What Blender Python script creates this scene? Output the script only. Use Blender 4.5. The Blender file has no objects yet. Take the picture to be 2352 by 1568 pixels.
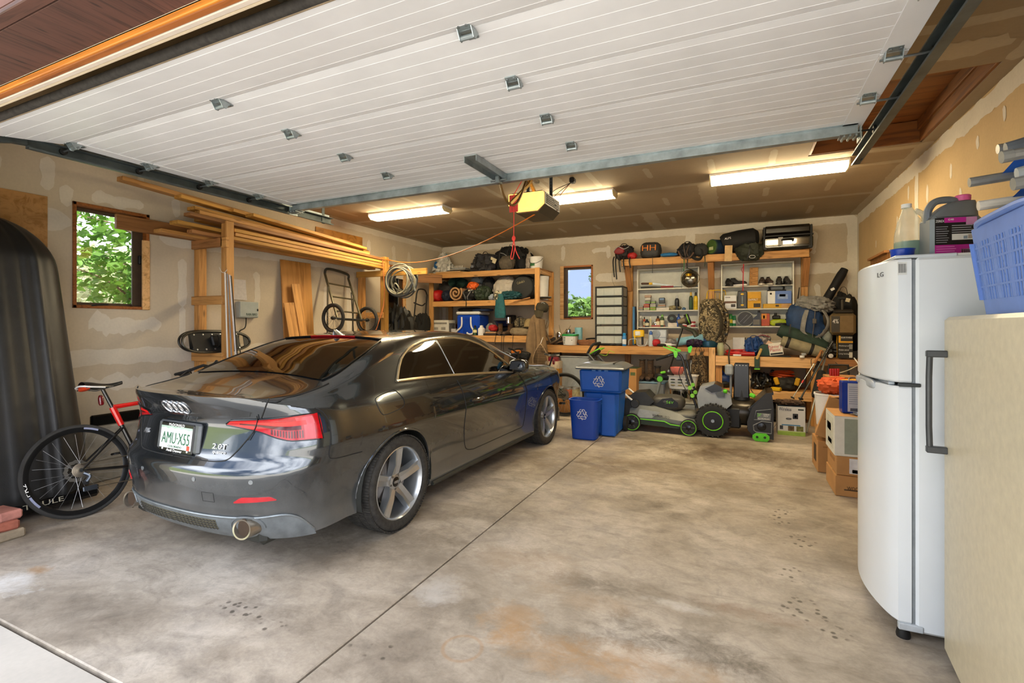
import bpy,bmesh,math,random
from mathutils import Vector,Matrix,noise
V = Vector
PI = math.pi
C = bpy.context.scene.collection
SC = bpy.context.scene
# ---------------------------------------------------------------- camera
HC = 1.40                       # eye height
TH = math.radians(24.7)         # camera turned left of the room's depth axis
FPX,CX,CY = 1127.0,1176.0,750.0
cam = bpy.data.objects.new('camera',bpy.data.cameras.new('camera'))
C.objects.link(cam)
cam.location = (0,0,HC)
cam.rotation_euler = (PI / 2,0,TH)
cam.data.sensor_width = 36.0
cam.data.lens = FPX / 2352 * 36
cam.data.shift_y = -(784 - CY) / 2352
cam.data.clip_start = 0.02
cam.data.clip_end = 300
SC.camera = cam
# ---------------------------------------------------------------- world, sun, exposure
wd = bpy.data.worlds.new('sky')
SC.world = wd
wd.use_nodes = True
nt = wd.node_tree
bg = nt.nodes['Background']
tcw = nt.nodes.new('ShaderNodeTexCoord')
sep = nt.nodes.new('ShaderNodeSeparateXYZ')
rmp = nt.nodes.new('ShaderNodeValToRGB')
nzw = nt.nodes.new('ShaderNodeTexNoise')
cr2 = nt.nodes.new('ShaderNodeValToRGB')
mxw = nt.nodes.new('ShaderNodeMixRGB')
nt.links.new(tcw.outputs['Generated'],sep.inputs[0])
nt.links.new(sep.outputs['Z'],rmp.inputs[0])
rmp.color_ramp.elements[0].position = 0.0
rmp.color_ramp.elements[0].color = (0.27,0.34,0.47,1)
rmp.color_ramp.elements[1].position = 0.75
rmp.color_ramp.elements[1].color = (0.12,0.22,0.45,1)
nzw.inputs['Scale'].default_value = 2.2
nzw.inputs['Detail'].default_value = 5
nt.links.new(tcw.outputs['Generated'],nzw.inputs['Vector'])
nt.links.new(nzw.outputs['Fac'],cr2.inputs[0])
cr2.color_ramp.elements[0].position = 0.44
cr2.color_ramp.elements[1].position = 0.60
nt.links.new(cr2.outputs[0],mxw.inputs[0])
nt.links.new(rmp.outputs[0],mxw.inputs[1])
mxw.inputs[2].default_value = (2.75,2.82,3.0,1)
nt.links.new(mxw.outputs[0],bg.inputs[0])
bg.inputs[1].default_value = 1.0
sun = bpy.data.objects.new('sun',bpy.data.lights.new('sun','SUN'))
C.objects.link(sun)
sun.data.energy = 10.0
sun.data.angle = math.radians(2.0)
sun.data.color = (1.0,0.97,0.93)
sun.rotation_euler = V((-0.62,-0.22,-0.75)).to_track_quat('-Z','Y').to_euler()
SC.view_settings.view_transform = 'Standard'
SC.view_settings.look = 'None'
SC.view_settings.gamma = 1.0
SC.view_settings.use_curve_mapping = False
SC.view_settings.exposure = 1.2
LAMP = 28.0                      # fluorescent diffuser strength
# ---------------------------------------------------------------- helpers: positions
CT,ST = math.cos(TH),math.sin(TH)
def PY(px,py,Y):
 """point on the vertical plane y=Y seen along the photograph's (px, py)"""
 u = (px - CX) / FPX
 d = Y / (CT + u * ST)
 return V((d * (-ST + u * CT),Y,HC - (py - CY) / FPX * d))
def PX(px,py,X):
 u = (px - CX) / FPX
 d = X / (-ST + u * CT)
 return V((X,d * (CT + u * ST),HC - (py - CY) / FPX * d))
def PZ(px,py,Z):
 u = (px - CX) / FPX
 d = (HC - Z) * FPX / (py - CY)
 return V((d * (-ST + u * CT),d * (CT + u * ST),Z))
# ---------------------------------------------------------------- helpers: mesh
class MB:
 def __init__(s,T=None):
  s.v,s.f,s.T = [],[],T
 def add(s,vs,fs):
  o = len(s.v)
  s.v += [tuple(s.T @ V(p)) for p in vs] if s.T is not None else [tuple(p) for p in vs]
  s.f += [tuple(i + o for i in f) for f in fs]
  return s
 def box(s,c,d,r=0,rot=None,taper=1.0):
  """box of size d centred at c, chamfer r, rotation matrix rot, top scaled by taper"""
  x,y,z = d[0] / 2,d[1] / 2,d[2] / 2
  c = V(c)
  if r <= 0:
   vs = [V((a * x,b * y,e * z)) for e in (-1,1) for b in (-1,1) for a in (-1,1)]
   fs = [(0,2,3,1),(4,5,7,6),(0,1,5,4),(2,6,7,3),(0,4,6,2),(1,3,7,5)]
  else:
   r = min(r,x * .98,y * .98,z * .98)
   vs,ix = [],{}
   for a in (-1,1):
    for b in (-1,1):
     for e in (-1,1):
      for k in range(3):
       q = [a * (x - r),b * (y - r),e * (z - r)]
       q[k] += (a,b,e)[k] * r
       ix[a,b,e,k] = len(vs)
       vs.append(V(q))
   fs = []
   S = (-1,1)
   for e in S:
    for k in range(3):
     o1,o2 = (k + 1) % 3,(k + 2) % 3
     q = []
     for p,w in ((-1,-1),(1,-1),(1,1),(-1,1)):
      t = [0,0,0]
      t[k],t[o1],t[o2] = e,p,w
      q.append(ix[t[0],t[1],t[2],k])
     fs.append(tuple(q if e > 0 else q[::-1]))
   for k in range(3):
    o1,o2 = (k + 1) % 3,(k + 2) % 3
    for p in S:
     for w in S:
      def g(e,kk):
       t = [0,0,0]
       t[k],t[o1],t[o2] = e,p,w
       return ix[t[0],t[1],t[2],kk]
      q = [g(-1,o1),g(1,o1),g(1,o2),g(-1,o2)]
      fs.append(tuple(q[::-1] if p * w > 0 else q))
   for a in S:
    for b in S:
     for e in S:
      q = [ix[a,b,e,0],ix[a,b,e,1],ix[a,b,e,2]]
      fs.append(tuple(q if a * b * e > 0 else q[::-1]))
  if taper != 1.0:
   for p in vs:
    t = 1 + (taper - 1) * (p.z + z) / (2 * z)
    p.x *= t
    p.y *= t
  if rot is not None:
   vs = [rot @ p for p in vs]
  return s.add([p + c for p in vs],fs)
 def bb(s,x0,x1,y0,y1,z0,z1,r=0):
  return s.box(((x0 + x1) / 2,(y0 + y1) / 2,(z0 + z1) / 2),(abs(x1 - x0),abs(y1 - y0),abs(z1 - z0)),r)
 def cyl(s,p0,p1,r0,r1=None,n=16,cap=True):
  return s.tube([p0,p1],[r0,r0 if r1 is None else r1],n,cap)
 def tube(s,pts,r,n=8,cap=True,closed=False,flat=1.0):
  pts = [V(p) for p in pts]
  k = len(pts)
  rs = r if isinstance(r,(list,tuple)) else [r] * k
  vs,fs = [],[]
  up = None
  for i,p in enumerate(pts):
   if closed:
    d = pts[(i + 1) % k] - pts[i - 1]
   else:
    d = pts[min(i + 1,k - 1)] - pts[max(i - 1,0)]
   if d.length < 1e-9:
    d = V((0,0,1))
   d.normalize()
   if up is None:
    up = V((0,0,1)) if abs(d.z) < .9 else V((1,0,0))
   a = up - d * up.dot(d)
   if a.length < 1e-6:
    a = d.orthogonal()
   a.normalize()
   up = a
   b = d.cross(a)
   for j in range(n):
    t = 2 * PI * (j + .5) / n
    vs.append(p + (a * math.cos(t) * flat + b * math.sin(t)) * rs[i])
  for i in range(k if closed else k - 1):
   for j in range(n):
    q,w = i * n,((i + 1) % k) * n
    fs.append((q + j,q + (j + 1) % n,w + (j + 1) % n,w + j))
  if cap and not closed:
   fs.append(tuple(range(n))[::-1])
   fs.append(tuple((k - 1) * n + j for j in range(n)))
  return s.add(vs,fs)
 def lathe(s,prof,n=24,o=(0,0,0),axis='z',sx=1,sy=1,power=2,cap=True):
  """profile of (radius, height); power>2 gives squarish plans"""
  vs,fs = [],[]
  o = V(o)
  for r,h in prof:
   for j in range(n):
    t = 2 * PI * j / n
    ca,sa = math.cos(t),math.sin(t)
    if power != 2:
     m = (abs(ca) ** power + abs(sa) ** power) ** (-1 / power)
     ca,sa = ca * m,sa * m
    x,y = r * ca * sx,r * sa * sy
    vs.append(o + (V((x,y,h)) if axis == 'z' else V((h,x,y)) if axis == 'x' else V((y,h,x))))
  k = len(prof)
  for i in range(k - 1):
   for j in range(n):
    fs.append((i * n + j,i * n + (j + 1) % n,(i + 1) * n + (j + 1) % n,(i + 1) * n + j))
  if cap:
   if prof[0][0] > 1e-5:
    fs.append(tuple(range(n))[::-1])
   if prof[-1][0] > 1e-5:
    fs.append(tuple((k - 1) * n + j for j in range(n)))
  return s.add(vs,fs)
 def prism(s,poly,h,o=(0,0,0),ax=None):
  """2-D polygon extruded by h; ax=(right, up, normal) vectors"""
  r,u,w = [V(a) for a in (ax or ((1,0,0),(0,1,0),(0,0,1)))]
  o = V(o)
  n = len(poly)
  vs = [o + r * p[0] + u * p[1] for p in poly] + [o + r * p[0] + u * p[1] + w * h for p in poly]
  fs = [tuple(range(n))[::-1],tuple(range(n,2 * n))]
  fs += [(i,(i + 1) % n,n + (i + 1) % n,n + i) for i in range(n)]
  return s.add(vs,fs)
 def grid(s,fn,nu,nv,cu=False,cv=False):
  vs = [fn(i / (nu if cu else nu - 1),j / (nv if cv else nv - 1)) for i in range(nu) for j in range(nv)]
  fs = []
  for i in range(nu if cu else nu - 1):
   for j in range(nv if cv else nv - 1):
    fs.append((i * nv + j,((i + 1) % nu) * nv + j,((i + 1) % nu) * nv + (j + 1) % nv,i * nv + (j + 1) % nv))
  return s.add(vs,fs)
 def soft(s,c,d,sq=2.6,amp=.06,fr=2.0,seed=0,n=16,rot=None,sag=0.0,wr=.02):
  """lumpy superellipsoid of size d resting on c (c is the bottom centre)"""
  c = V(c)
  n = n * 3 // 2
  vs,fs = [],[]
  off = V((seed * 7.31,seed * 3.17,seed * 5.77))
  for i in range(n + 1):
   a = PI * i / n
   for j in range(2 * n):
    b = PI * j / n
    q = V((math.sin(a) * math.cos(b),math.sin(a) * math.sin(b),-math.cos(a)))
    m = (abs(q.x) ** sq + abs(q.y) ** sq + abs(q.z) ** sq) ** (-1 / sq)
    p = q * m
    k = 1 + amp * 1.25 * noise.noise(q * fr + off) + amp * noise.noise(q * fr * 2.7 + off) + wr * 2.6 * (.5 - abs(noise.noise(q * fr * 2.4 + off * 1.7)) * 1.6)
    p = p * k
    if sag:
     p.x *= 1 - sag * p.z
     p.y *= 1 - sag * p.z
    if p.z < -.9:
     p.z = -.9 + (p.z + .9) * .1
    vs.append(V((p.x * d[0] / 2,p.y * d[1] / 2,p.z * d[2] / 2)))
  zs = min(p.z for p in vs)
  for p in vs:
   p.z -= zs
  if rot is not None:
   vs = [rot @ p for p in vs]
   zs = min(p.z for p in vs)
   for p in vs:
    p.z -= zs
  w = 2 * n
  for i in range(n):
   for j in range(w):
    fs.append((i * w + j,i * w + (j + 1) % w,(i + 1) * w + (j + 1) % w,(i + 1) * w + j))
  return s.add([p + c for p in vs],fs)
def Rz(a):
 return Matrix.Rotation(math.radians(a),3,'Z')
def Rx(a):
 return Matrix.Rotation(math.radians(a),3,'X')
def Ry(a):
 return Matrix.Rotation(math.radians(a),3,'Y')
def mesh(name,mb,mat,smooth=35):
 me = bpy.data.meshes.new(name)
 me.from_pydata([tuple(p) for p in mb.v],[],mb.f)
 me.update()
 if mat:
  me.materials.append(mat)
 if smooth:
  me.polygons.foreach_set('use_smooth',[True] * len(me.polygons))
  me.set_sharp_from_angle(angle=math.radians(smooth))
 return me
def obj(name,mb,mat,parent=None,loc=None,rz=0,smooth=35,label=None,kind=None):
 o = bpy.data.objects.new(name,mesh(name,mb,mat,smooth) if isinstance(mb,MB) else mb)
 C.objects.link(o)
 if loc is not None:
  o.location = loc
 o.rotation_euler.z = rz
 if parent is not None:
  o.parent = parent
 if label:
  o['label'] = label
 if kind:
  o['kind'] = kind
 return o
def tag(o,label,cat,group=None):
 o['label'],o['category'] = label,cat
 if group:
  o['group'] = group
 return o
def thing(name,label,cat,loc=(0,0,0),rz=0,group=None,rot=None):
 o = bpy.data.objects.new(name,None)
 C.objects.link(o)
 o.location = loc
 o.rotation_euler = rot if rot else (0,0,rz)
 o.empty_display_size = .1
 return tag(o,label,cat,group)
def wpart(name,mb,mat,parent,smooth=35,label=None,kind=None):
 """a part whose mesh is written in world coordinates"""
 o = obj(name,mb,mat,parent,None,0,smooth,label,kind)
 o.matrix_parent_inverse = (Matrix.Translation(parent.location) @ parent.rotation_euler.to_matrix().to_4x4()).inverted()
 return o
def struct(name,mb,mat,smooth=0):
 return obj(name,mb,mat,None,None,0,smooth,None,'structure')
def board(name,p0,p1,w,h,mat,parent=None,up=(0,0,1),r=.003,label=None):
 """timber from p0 to p1 (centre line), w across, h along up; grain along its own X"""
 p0,p1 = V(p0),V(p1)
 x = (p1 - p0)
 L = x.length
 x.normalize()
 z = V(up)
 z = (z - x * z.dot(x)).normalized()
 y = z.cross(x)
 R = Matrix((x,y,z)).transposed().to_4x4()
 o = obj(name,MB().box((0,0,0),(L,w,h),r),mat,parent,None,0,30,label)
 M = Matrix.Translation((p0 + p1) / 2) @ R
 if parent is not None:
  o.matrix_parent_inverse = (Matrix.Translation(parent.location) @ parent.rotation_euler.to_matrix().to_4x4()).inverted()
 o.matrix_basis = M
 return o
def curve(pts,n=8,closed=False):
 """Catmull-Rom through pts"""
 pts = [V(p) for p in pts]
 k = len(pts)
 out = []
 for i in range(k if closed else k - 1):
  if closed:
   a,b,c,d = pts[i - 1],pts[i],pts[(i + 1) % k],pts[(i + 2) % k]
  else:
   a,b,c,d = pts[max(i - 1,0)],pts[i],pts[i + 1],pts[min(i + 2,k - 1)]
  for j in range(n):
   t = j / n
   out.append(.5 * ((2 * b) + (c - a) * t + (2 * a - 5 * b + 4 * c - d) * t * t + (3 * b - a - 3 * c + d) * t ** 3))
 if not closed:
  out.append(pts[-1])
 return out
def interp(tab,x):
 """smooth (monotone-ish cubic) interpolation of a table [(x, y), ...]"""
 if x <= tab[0][0]:
  return tab[0][1]
 if x >= tab[-1][0]:
  return tab[-1][1]
 for i in range(len(tab) - 1):
  if x <= tab[i + 1][0]:
   break
 x0,y0 = tab[i]
 x1,y1 = tab[i + 1]
 h = x1 - x0
 def sl(k):
  if k <= 0:
   return (tab[1][1] - tab[0][1]) / (tab[1][0] - tab[0][0])
  if k >= len(tab) - 1:
   return (tab[-1][1] - tab[-2][1]) / (tab[-1][0] - tab[-2][0])
  a = (tab[k][1] - tab[k - 1][1]) / (tab[k][0] - tab[k - 1][0])
  b = (tab[k + 1][1] - tab[k][1]) / (tab[k + 1][0] - tab[k][0])
  return 0 if a * b <= 0 else 2 * a * b / (a + b)
 m0,m1 = sl(i),sl(i + 1)
 t = (x - x0) / h
 return (2 * t ** 3 - 3 * t * t + 1) * y0 + (t ** 3 - 2 * t * t + t) * h * m0 + (-2 * t ** 3 + 3 * t * t) * y1 + (t ** 3 - t * t) * h * m1
def text(parent,s,c,right,up,w,h,mat,name='lettering',ext=.0006,world=False,keep=True):
 """raised lettering fitted to w x h on the plane (right, up) at c"""
 cu = bpy.data.curves.new('t','FONT')
 cu.body = s
 cu.align_x,cu.align_y = 'CENTER','CENTER'
 cu.resolution_u = 2
 cu.extrude = .01
 ob = bpy.data.objects.new('t',cu)
 me = bpy.data.meshes.new_from_object(ob)
 bpy.data.objects.remove(ob)
 bpy.data.curves.remove(cu)
 vs = [v.co.copy() for v in me.vertices]
 if not vs:
  return None
 x0,x1 = min(p.x for p in vs),max(p.x for p in vs)
 y0,y1 = min(p.y for p in vs),max(p.y for p in vs)
 sx,sy = w / (x1 - x0),h / max(y1 - y0,1e-4)
 if keep:
  sx = min(sx,sy * 1.6)
  sy = min(sy,sx * 1.6)
 right,up,c = V(right).normalized(),V(up).normalized(),V(c)
 nn = right.cross(up)
 for v in me.vertices:
  p = v.co
  v.co = c + right * ((p.x - (x0 + x1) / 2) * sx) + up * ((p.y - (y0 + y1) / 2) * sy) + nn * ((p.z / .01) * ext)
 me.materials.clear()
 me.materials.append(mat)
 o = obj(name,me,mat,parent)
 if world:
  o.matrix_parent_inverse = (Matrix.Translation(parent.location) @ parent.rotation_euler.to_matrix().to_4x4()).inverted()
 return o
# ---------------------------------------------------------------- helpers: materials
def hexc(h):
 h = h.lstrip('#')
 r = [int(h[i:i + 2],16) / 255 for i in (0,2,4)]
 return tuple((c / 12.92 if c <= .04045 else ((c + .055) / 1.055) ** 2.4) for c in r) + (1,)
MATS = {}
class NB:
 def __init__(s,name):
  s.m = bpy.data.materials.new(name)
  s.m.use_nodes = True
  s.t = s.m.node_tree
  s.b = s.t.nodes['Principled BSDF']
  s.co = s.t.nodes.new('ShaderNodeTexCoord')
 def n(s,typ,**kw):
  nd = s.t.nodes.new('ShaderNode' + typ)
  for k,v in kw.items():
   if hasattr(nd,k):
    setattr(nd,k,v)
  return nd
 def l(s,a,b):
  s.t.links.new(a,b)
 def vec(s,scale=(1,1,1),rnd=False,src='Object',loc=(0,0,0)):
  mp = s.n('Mapping')
  mp.inputs['Scale'].default_value = scale
  mp.inputs['Location'].default_value = loc
  s.l(s.co.outputs[src],mp.inputs['Vector'])
  if rnd:
   oi = s.n('ObjectInfo')
   vm = s.n('VectorMath',operation='MULTIPLY_ADD')
   vm.inputs[1].default_value = (37,19,53)
   s.l(oi.outputs['Random'],vm.inputs[0])
   s.l(mp.outputs[0],vm.inputs[2])
   return vm.outputs[0]
  return mp.outputs[0]
 def noise(s,vec,scale,detail=3,rough=.5,dist=0):
  nz = s.n('TexNoise')
  nz.inputs['Scale'].default_value = scale
  nz.inputs['Detail'].default_value = detail
  nz.inputs['Roughness'].default_value = rough
  nz.inputs['Distortion'].default_value = dist
  s.l(vec,nz.inputs['Vector'])
  return nz.outputs['Fac']
 def ramp(s,fac,stops):
  r = s.n('ValToRGB')
  e = r.color_ramp.elements
  while len(e) < len(stops):
   e.new(.5)
  for i,(p,c) in enumerate(stops):
   e[i].position = p
   e[i].color = c if not isinstance(c,(int,float)) else (c,c,c,1)
  s.l(fac,r.inputs[0])
  return r.outputs[0]
 def mix(s,fac,a,b,mode='MIX'):
  m = s.n('MixRGB',blend_type=mode)
  for i,q in enumerate((fac,a,b)):
   if isinstance(q,(int,float)):
    m.inputs[i].default_value = q if i == 0 else (q,q,q,1)
   elif isinstance(q,tuple):
    m.inputs[i].default_value = q
   else:
    s.l(q,m.inputs[i])
  return m.outputs[0]
 def math(s,op,a,b=None):
  m = s.n('Math',operation=op)
  for i,q in enumerate((a,b)):
   if q is None:
    continue
   if isinstance(q,(int,float)):
    m.inputs[i].default_value = q
   else:
    s.l(q,m.inputs[i])
  return m.outputs[0]
 def bump(s,h,strength=.3,dist=.01):
  b = s.n('Bump')
  b.inputs['Strength'].default_value = strength
  b.inputs['Distance'].default_value = dist
  s.l(h,b.inputs['Height'])
  s.l(b.outputs[0],s.b.inputs['Normal'])
 def set(s,**kw):
  for k,v in kw.items():
   k = k.replace('_',' ')
   if isinstance(v,(int,float,tuple)):
    s.b.inputs[k].default_value = v
   else:
    s.l(v,s.b.inputs[k])
  return s
def mat(col,r=.5,m=0.0,var=.12,sc=14,bmp=0,bsc=60,coat=0,emit=0,alpha=None,ecol=None):
 """plain procedural material with mottling; cached"""
 key = (col,r,m,var,sc,bmp,bsc,coat,emit,ecol)
 if key in MATS:
  return MATS[key]
 nb = NB('plain_%03d' % len(MATS))
 c = hexc(col)
 v = nb.vec(rnd=True)
 f = nb.noise(v,sc,4,.6)
 d = tuple(x * (1 - var * 1.6) for x in c[:3]) + (1,)
 u = tuple(min(1,x * (1 + var)) for x in c[:3]) + (1,)
 nb.set(Base_Color=nb.ramp(f,[(.3,d),(.7,u)]),Roughness=r,Metallic=m,Coat_Weight=coat)
 if bmp:
  nb.bump(nb.noise(v,bsc,3),bmp,.004)
 if emit:
  nb.set(Emission_Color=hexc(ecol or col),Emission_Strength=emit)
 MATS[key] = nb.m
 return nb.m
def wood(col='#c08a4c',dark='#8a5a2a',sc=1.0,r=.6,key=None,bmp=.15):
 k = ('wood',col,dark,sc)
 if k in MATS:
  return MATS[k]
 nb = NB('wood_' + (key or str(len(MATS))))
 v = nb.vec((.9 * sc,14 * sc,14 * sc),rnd=True)
 g = nb.noise(v,1.6,5,.6,1.2)
 v2 = nb.vec((1.5 * sc,3 * sc,3 * sc),rnd=True)
 h = nb.noise(v2,1.2,3)
 kn = nb.n('TexVoronoi')
 kn.inputs['Scale'].default_value = 1.0
 nb.l(nb.vec((2.2 * sc,7 * sc,7 * sc),rnd=True),kn.inputs['Vector'])
 c0,c1 = hexc(dark),hexc(col)
 base = nb.ramp(g,[(.36,c0),(.50,c1),(.70,tuple(min(1,x * 1.18) for x in c1[:3]) + (1,))])
 base = nb.mix(.35,base,nb.ramp(h,[(.3,c0),(.65,c1)]),'MIX')
 knot = nb.ramp(kn.outputs['Distance'],[(.05,1.0),(.13,0.0)])
 base = nb.mix(nb.math('MULTIPLY',knot,.75),base,tuple(x * .35 for x in c0[:3]) + (1,))
 oi = nb.n('ObjectInfo')
 tint = nb.ramp(oi.outputs['Random'],[(0,.84),(1,1.12)])
 base = nb.mix(1.0,base,tint,'MULTIPLY')
 nb.set(Base_Color=base,Roughness=r)
 nb.bump(g,bmp,.003)
 MATS[k] = nb.m
 return nb.m
def glassmat(tint=(1,1,1,1),refl=.12):
 k = ('glass',tint,refl)
 if k in MATS:
  return MATS[k]
 nb = NB('pane_glass')
 tr = nb.n('BsdfTransparent')
 tr.inputs[0].default_value = tint
 gl = nb.n('BsdfGlossy')
 gl.inputs['Roughness'].default_value = .01
 fr = nb.n('Fresnel')
 fr.inputs[0].default_value = 1.45
 mx = nb.n('MixShader')
 nb.l(fr.outputs[0],mx.inputs[0])
 nb.l(tr.outputs[0],mx.inputs[1])
 nb.l(gl.outputs[0],mx.inputs[2])
 nb.l(mx.outputs[0],nb.t.nodes['Material Output'].inputs[0])
 MATS[k] = nb.m
 return nb.m
def camo(cols,sc=9,r=.9):
 k = ('camo',) + tuple(cols) + (sc,)
 if k in MATS:
  return MATS[k]
 nb = NB('camo_cloth')
 v = nb.vec(rnd=True)
 n1,n2 = nb.noise(v,sc,2,.5,.6),nb.noise(v,sc * 1.9,3,.6,1.5)
 b = nb.ramp(n1,[(.44,hexc(cols[0])),(.5,hexc(cols[1]))])
 b = nb.mix(nb.ramp(n2,[(.53,0.0),(.56,1.0)]),b,hexc(cols[2]))
 b = nb.mix(nb.ramp(nb.noise(v,sc * 3.1,2),[(.6,0.0),(.63,1.0)]),b,hexc(cols[3]))
 nb.set(Base_Color=b,Roughness=r)
 nb.bump(nb.noise(v,50,2),.2,.004)
 MATS[k] = nb.m
 return nb.m
def clear(col='#e8eef0',a=.35,r=.15):
 """translucent plastic: part see-through, part milky"""
 k = ('clear',col,a,r)
 if k in MATS:
  return MATS[k]
 nb = NB('clear_plastic')
 f = nb.noise(nb.vec(rnd=True),20,2)
 nb.set(Base_Color=nb.ramp(f,[(.3,tuple(x * .9 for x in hexc(col)[:3]) + (1,)),(.7,hexc(col))]),Roughness=r,Alpha=a)
 MATS[k] = nb.m
 return nb.m
# shared materials
WOOD = wood('#d29b58','#9c682f',key='fir')
WOODL = wood('#dfb27a','#b58444',key='pine')
WOODD = wood('#a87444','#724a24',key='aged')
WOODO = wood('#cf9a48','#98661f',key='amber')
BLK = mat('#141414',.55,bmp=.1)
BLKG = mat('#0c0c0c',.25)
BLKF = mat('#191918',.9,bmp=.3,bsc=120)
GREY = mat('#6d6f70',.5)
GREYF = mat('#55564f',.9,bmp=.25,bsc=120)
LGREY = mat('#a9adad',.5)
WHT = mat('#e6e4df',.45,var=.04)
WHTP = mat('#eceae6',.6,var=.05)
STEEL = mat('#9ba1a3',.34,.9,var=.18,sc=6)
DSTEEL = mat('#4d5152',.4,.8)
CHROME = mat('#d8d8d8',.12,1.0,var=.03)
BLUE = mat('#0c4fae',.38,var=.05,sc=4)
RED = mat('#c01515',.4)
ORANGE = mat('#e06a10',.5)
YEL = mat('#e2b50f',.5)
GRN = mat('#2f6b34',.6)
LIME = mat('#74d21e',.4)
CARD = mat('#b5854f',.85,var=.08,sc=5,bmp=.1,bsc=40)
CARDD = mat('#9a6c3c',.85,var=.08,sc=5)
RUB = mat('#1d1c1b',.75,var=.15,bmp=.2,bsc=80)
INK = mat('#1a1a1a',.6)
# ================================================================ the garage shell
XL,XR,YF,YB,ZC = -5.60,1.60,1.11,8.68,3.05
DX0,DX1,DZ = -4.25,0.80,2.44            # door opening
JX,JY = -1.578,4.89                       # control joints in the slab
def concrete():
 nb = NB('concrete')
 v = nb.vec((1,1,1))
 big = nb.noise(v,.9,6,.62,.4)
 mid = nb.noise(nb.vec((1.3,1.9,1)),2.3,6,.68,.8)
 fine = nb.noise(v,60,4,.7)
 base = nb.ramp(big,[(.30,hexc('#847b70')),(.48,hexc('#a9a196')),(.66,hexc('#c4beb6'))])
 base = nb.mix(.7,base,nb.ramp(mid,[(.30,hexc('#786f64')),(.5,hexc('#b0a89c')),(.7,hexc('#cbc5bb'))]),'MULTIPLY')
 base = nb.mix(1.0,base,1.62,'MULTIPLY')
 base = nb.mix(.16,base,nb.ramp(fine,[(.35,.25),(.65,1.0)]),'MULTIPLY')
 streak = nb.noise(nb.vec((1.1,2.6,1)),1.9,6,.7,1.2)
 base = nb.mix(nb.math('MULTIPLY',nb.ramp(streak,[(.52,0.0),(.70,1.0)]),.40),base,hexc('#6b6052'))
 blot = nb.noise(nb.vec((1,1.2,1)),8,7,.78,.8)
 base = nb.mix(.55,base,nb.ramp(blot,[(.34,.62),(.52,1.0),(.68,1.12)]),'MULTIPLY')
 # stains with shapes of their own: (px, py, rx, ry, colour, strength)
 wob = nb.noise(v,5,5,.7,.6)
 wob2 = nb.noise(nb.vec((3,4,1)),4,6,.75,1.2)
 sp = nb.n('SeparateXYZ')
 nb.l(nb.co.outputs['Object'],sp.inputs[0])
 dk,ru,li = '#4c443a','#a07848','#d8d6d2'
 for px,py,rx,ry,col,st in (
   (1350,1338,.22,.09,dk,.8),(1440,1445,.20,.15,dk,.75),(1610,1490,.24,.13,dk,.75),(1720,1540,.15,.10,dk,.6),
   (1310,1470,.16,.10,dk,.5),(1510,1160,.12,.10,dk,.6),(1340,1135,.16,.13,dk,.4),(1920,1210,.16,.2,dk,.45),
   (1170,1420,.17,.16,ru,.7),(1280,1500,.34,.12,ru,.55),(1200,1290,.35,.22,ru,.32),(1500,1540,.45,.14,ru,.5),
   (1350,1380,.30,.10,ru,.28),(95,1308,.10,.05,ru,.8),(1690,1400,.35,.07,'#7a5a44',.5),(1010,1355,.15,.16,li,.6),
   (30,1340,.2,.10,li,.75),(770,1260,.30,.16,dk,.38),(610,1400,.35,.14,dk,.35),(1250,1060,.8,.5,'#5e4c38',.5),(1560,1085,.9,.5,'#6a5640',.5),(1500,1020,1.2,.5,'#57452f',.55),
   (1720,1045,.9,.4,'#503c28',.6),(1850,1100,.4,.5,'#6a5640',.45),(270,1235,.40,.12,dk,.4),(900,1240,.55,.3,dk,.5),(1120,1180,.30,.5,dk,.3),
   (1560,1390,.16,.05,li,.5),(1100,1300,.7,.4,'#8f8475',.5)):
  p = PZ(px,py,0)
  a = nb.math('DIVIDE',nb.math('SUBTRACT',sp.outputs[0],p.x),rx)
  b = nb.math('DIVIDE',nb.math('SUBTRACT',sp.outputs[1],p.y),ry)
  r2 = nb.math('ADD',nb.math('MULTIPLY',a,a),nb.math('MULTIPLY',b,b))
  q = nb.math('ADD',nb.math('MULTIPLY',r2,.22),nb.math('ADD',nb.math('MULTIPLY',wob,.9),nb.math('MULTIPLY',wob2,.6)))
  f = nb.math('MULTIPLY',nb.ramp(q,[(.60,1.0),(1.02,0.0)]),st)
  base = nb.mix(f,base,hexc(col))
 # small oil drips in a trail along the right-hand bay
 vo = nb.n('TexVoronoi')
 vo.inputs['Scale'].default_value = 24
 nb.l(nb.vec((1,1,1)),vo.inputs['Vector'])
 area = None
 for px,py,rx,ry in ((1795,1185,.10,.22),(1830,1240,.13,.14),(1815,1318,.08,.13),(1850,1400,.14,.13),(1910,1450,.09,.07),(860,1490,.16,.06),(560,1400,.18,.06),(630,1440,.10,.05),(1560,1010,.2,.1)):
  p = PZ(px,py,0)
  qa = nb.math('DIVIDE',nb.math('SUBTRACT',sp.outputs[0],p.x),rx)
  qb = nb.math('DIVIDE',nb.math('SUBTRACT',sp.outputs[1],p.y),ry)
  r2 = nb.math('ADD',nb.math('MULTIPLY',qa,qa),nb.math('MULTIPLY',qb,qb))
  k = nb.ramp(r2,[(.5,1.0),(1.0,0.0)])
  area = k if area is None else nb.math('MAXIMUM',area,k)
 dots = nb.math('MULTIPLY',nb.math('MULTIPLY',nb.ramp(vo.outputs['Distance'],[(.20,1.0),(.34,0.0)]),area),.75)
 # faint rust ring left by a can
 p = PZ(1062,1488,0)
 qa,qb = nb.math('SUBTRACT',sp.outputs[0],p.x),nb.math('SUBTRACT',sp.outputs[1],p.y)
 rr_ = nb.math('SQRT',nb.math('ADD',nb.math('MULTIPLY',qa,qa),nb.math('MULTIPLY',qb,qb)))
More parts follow.
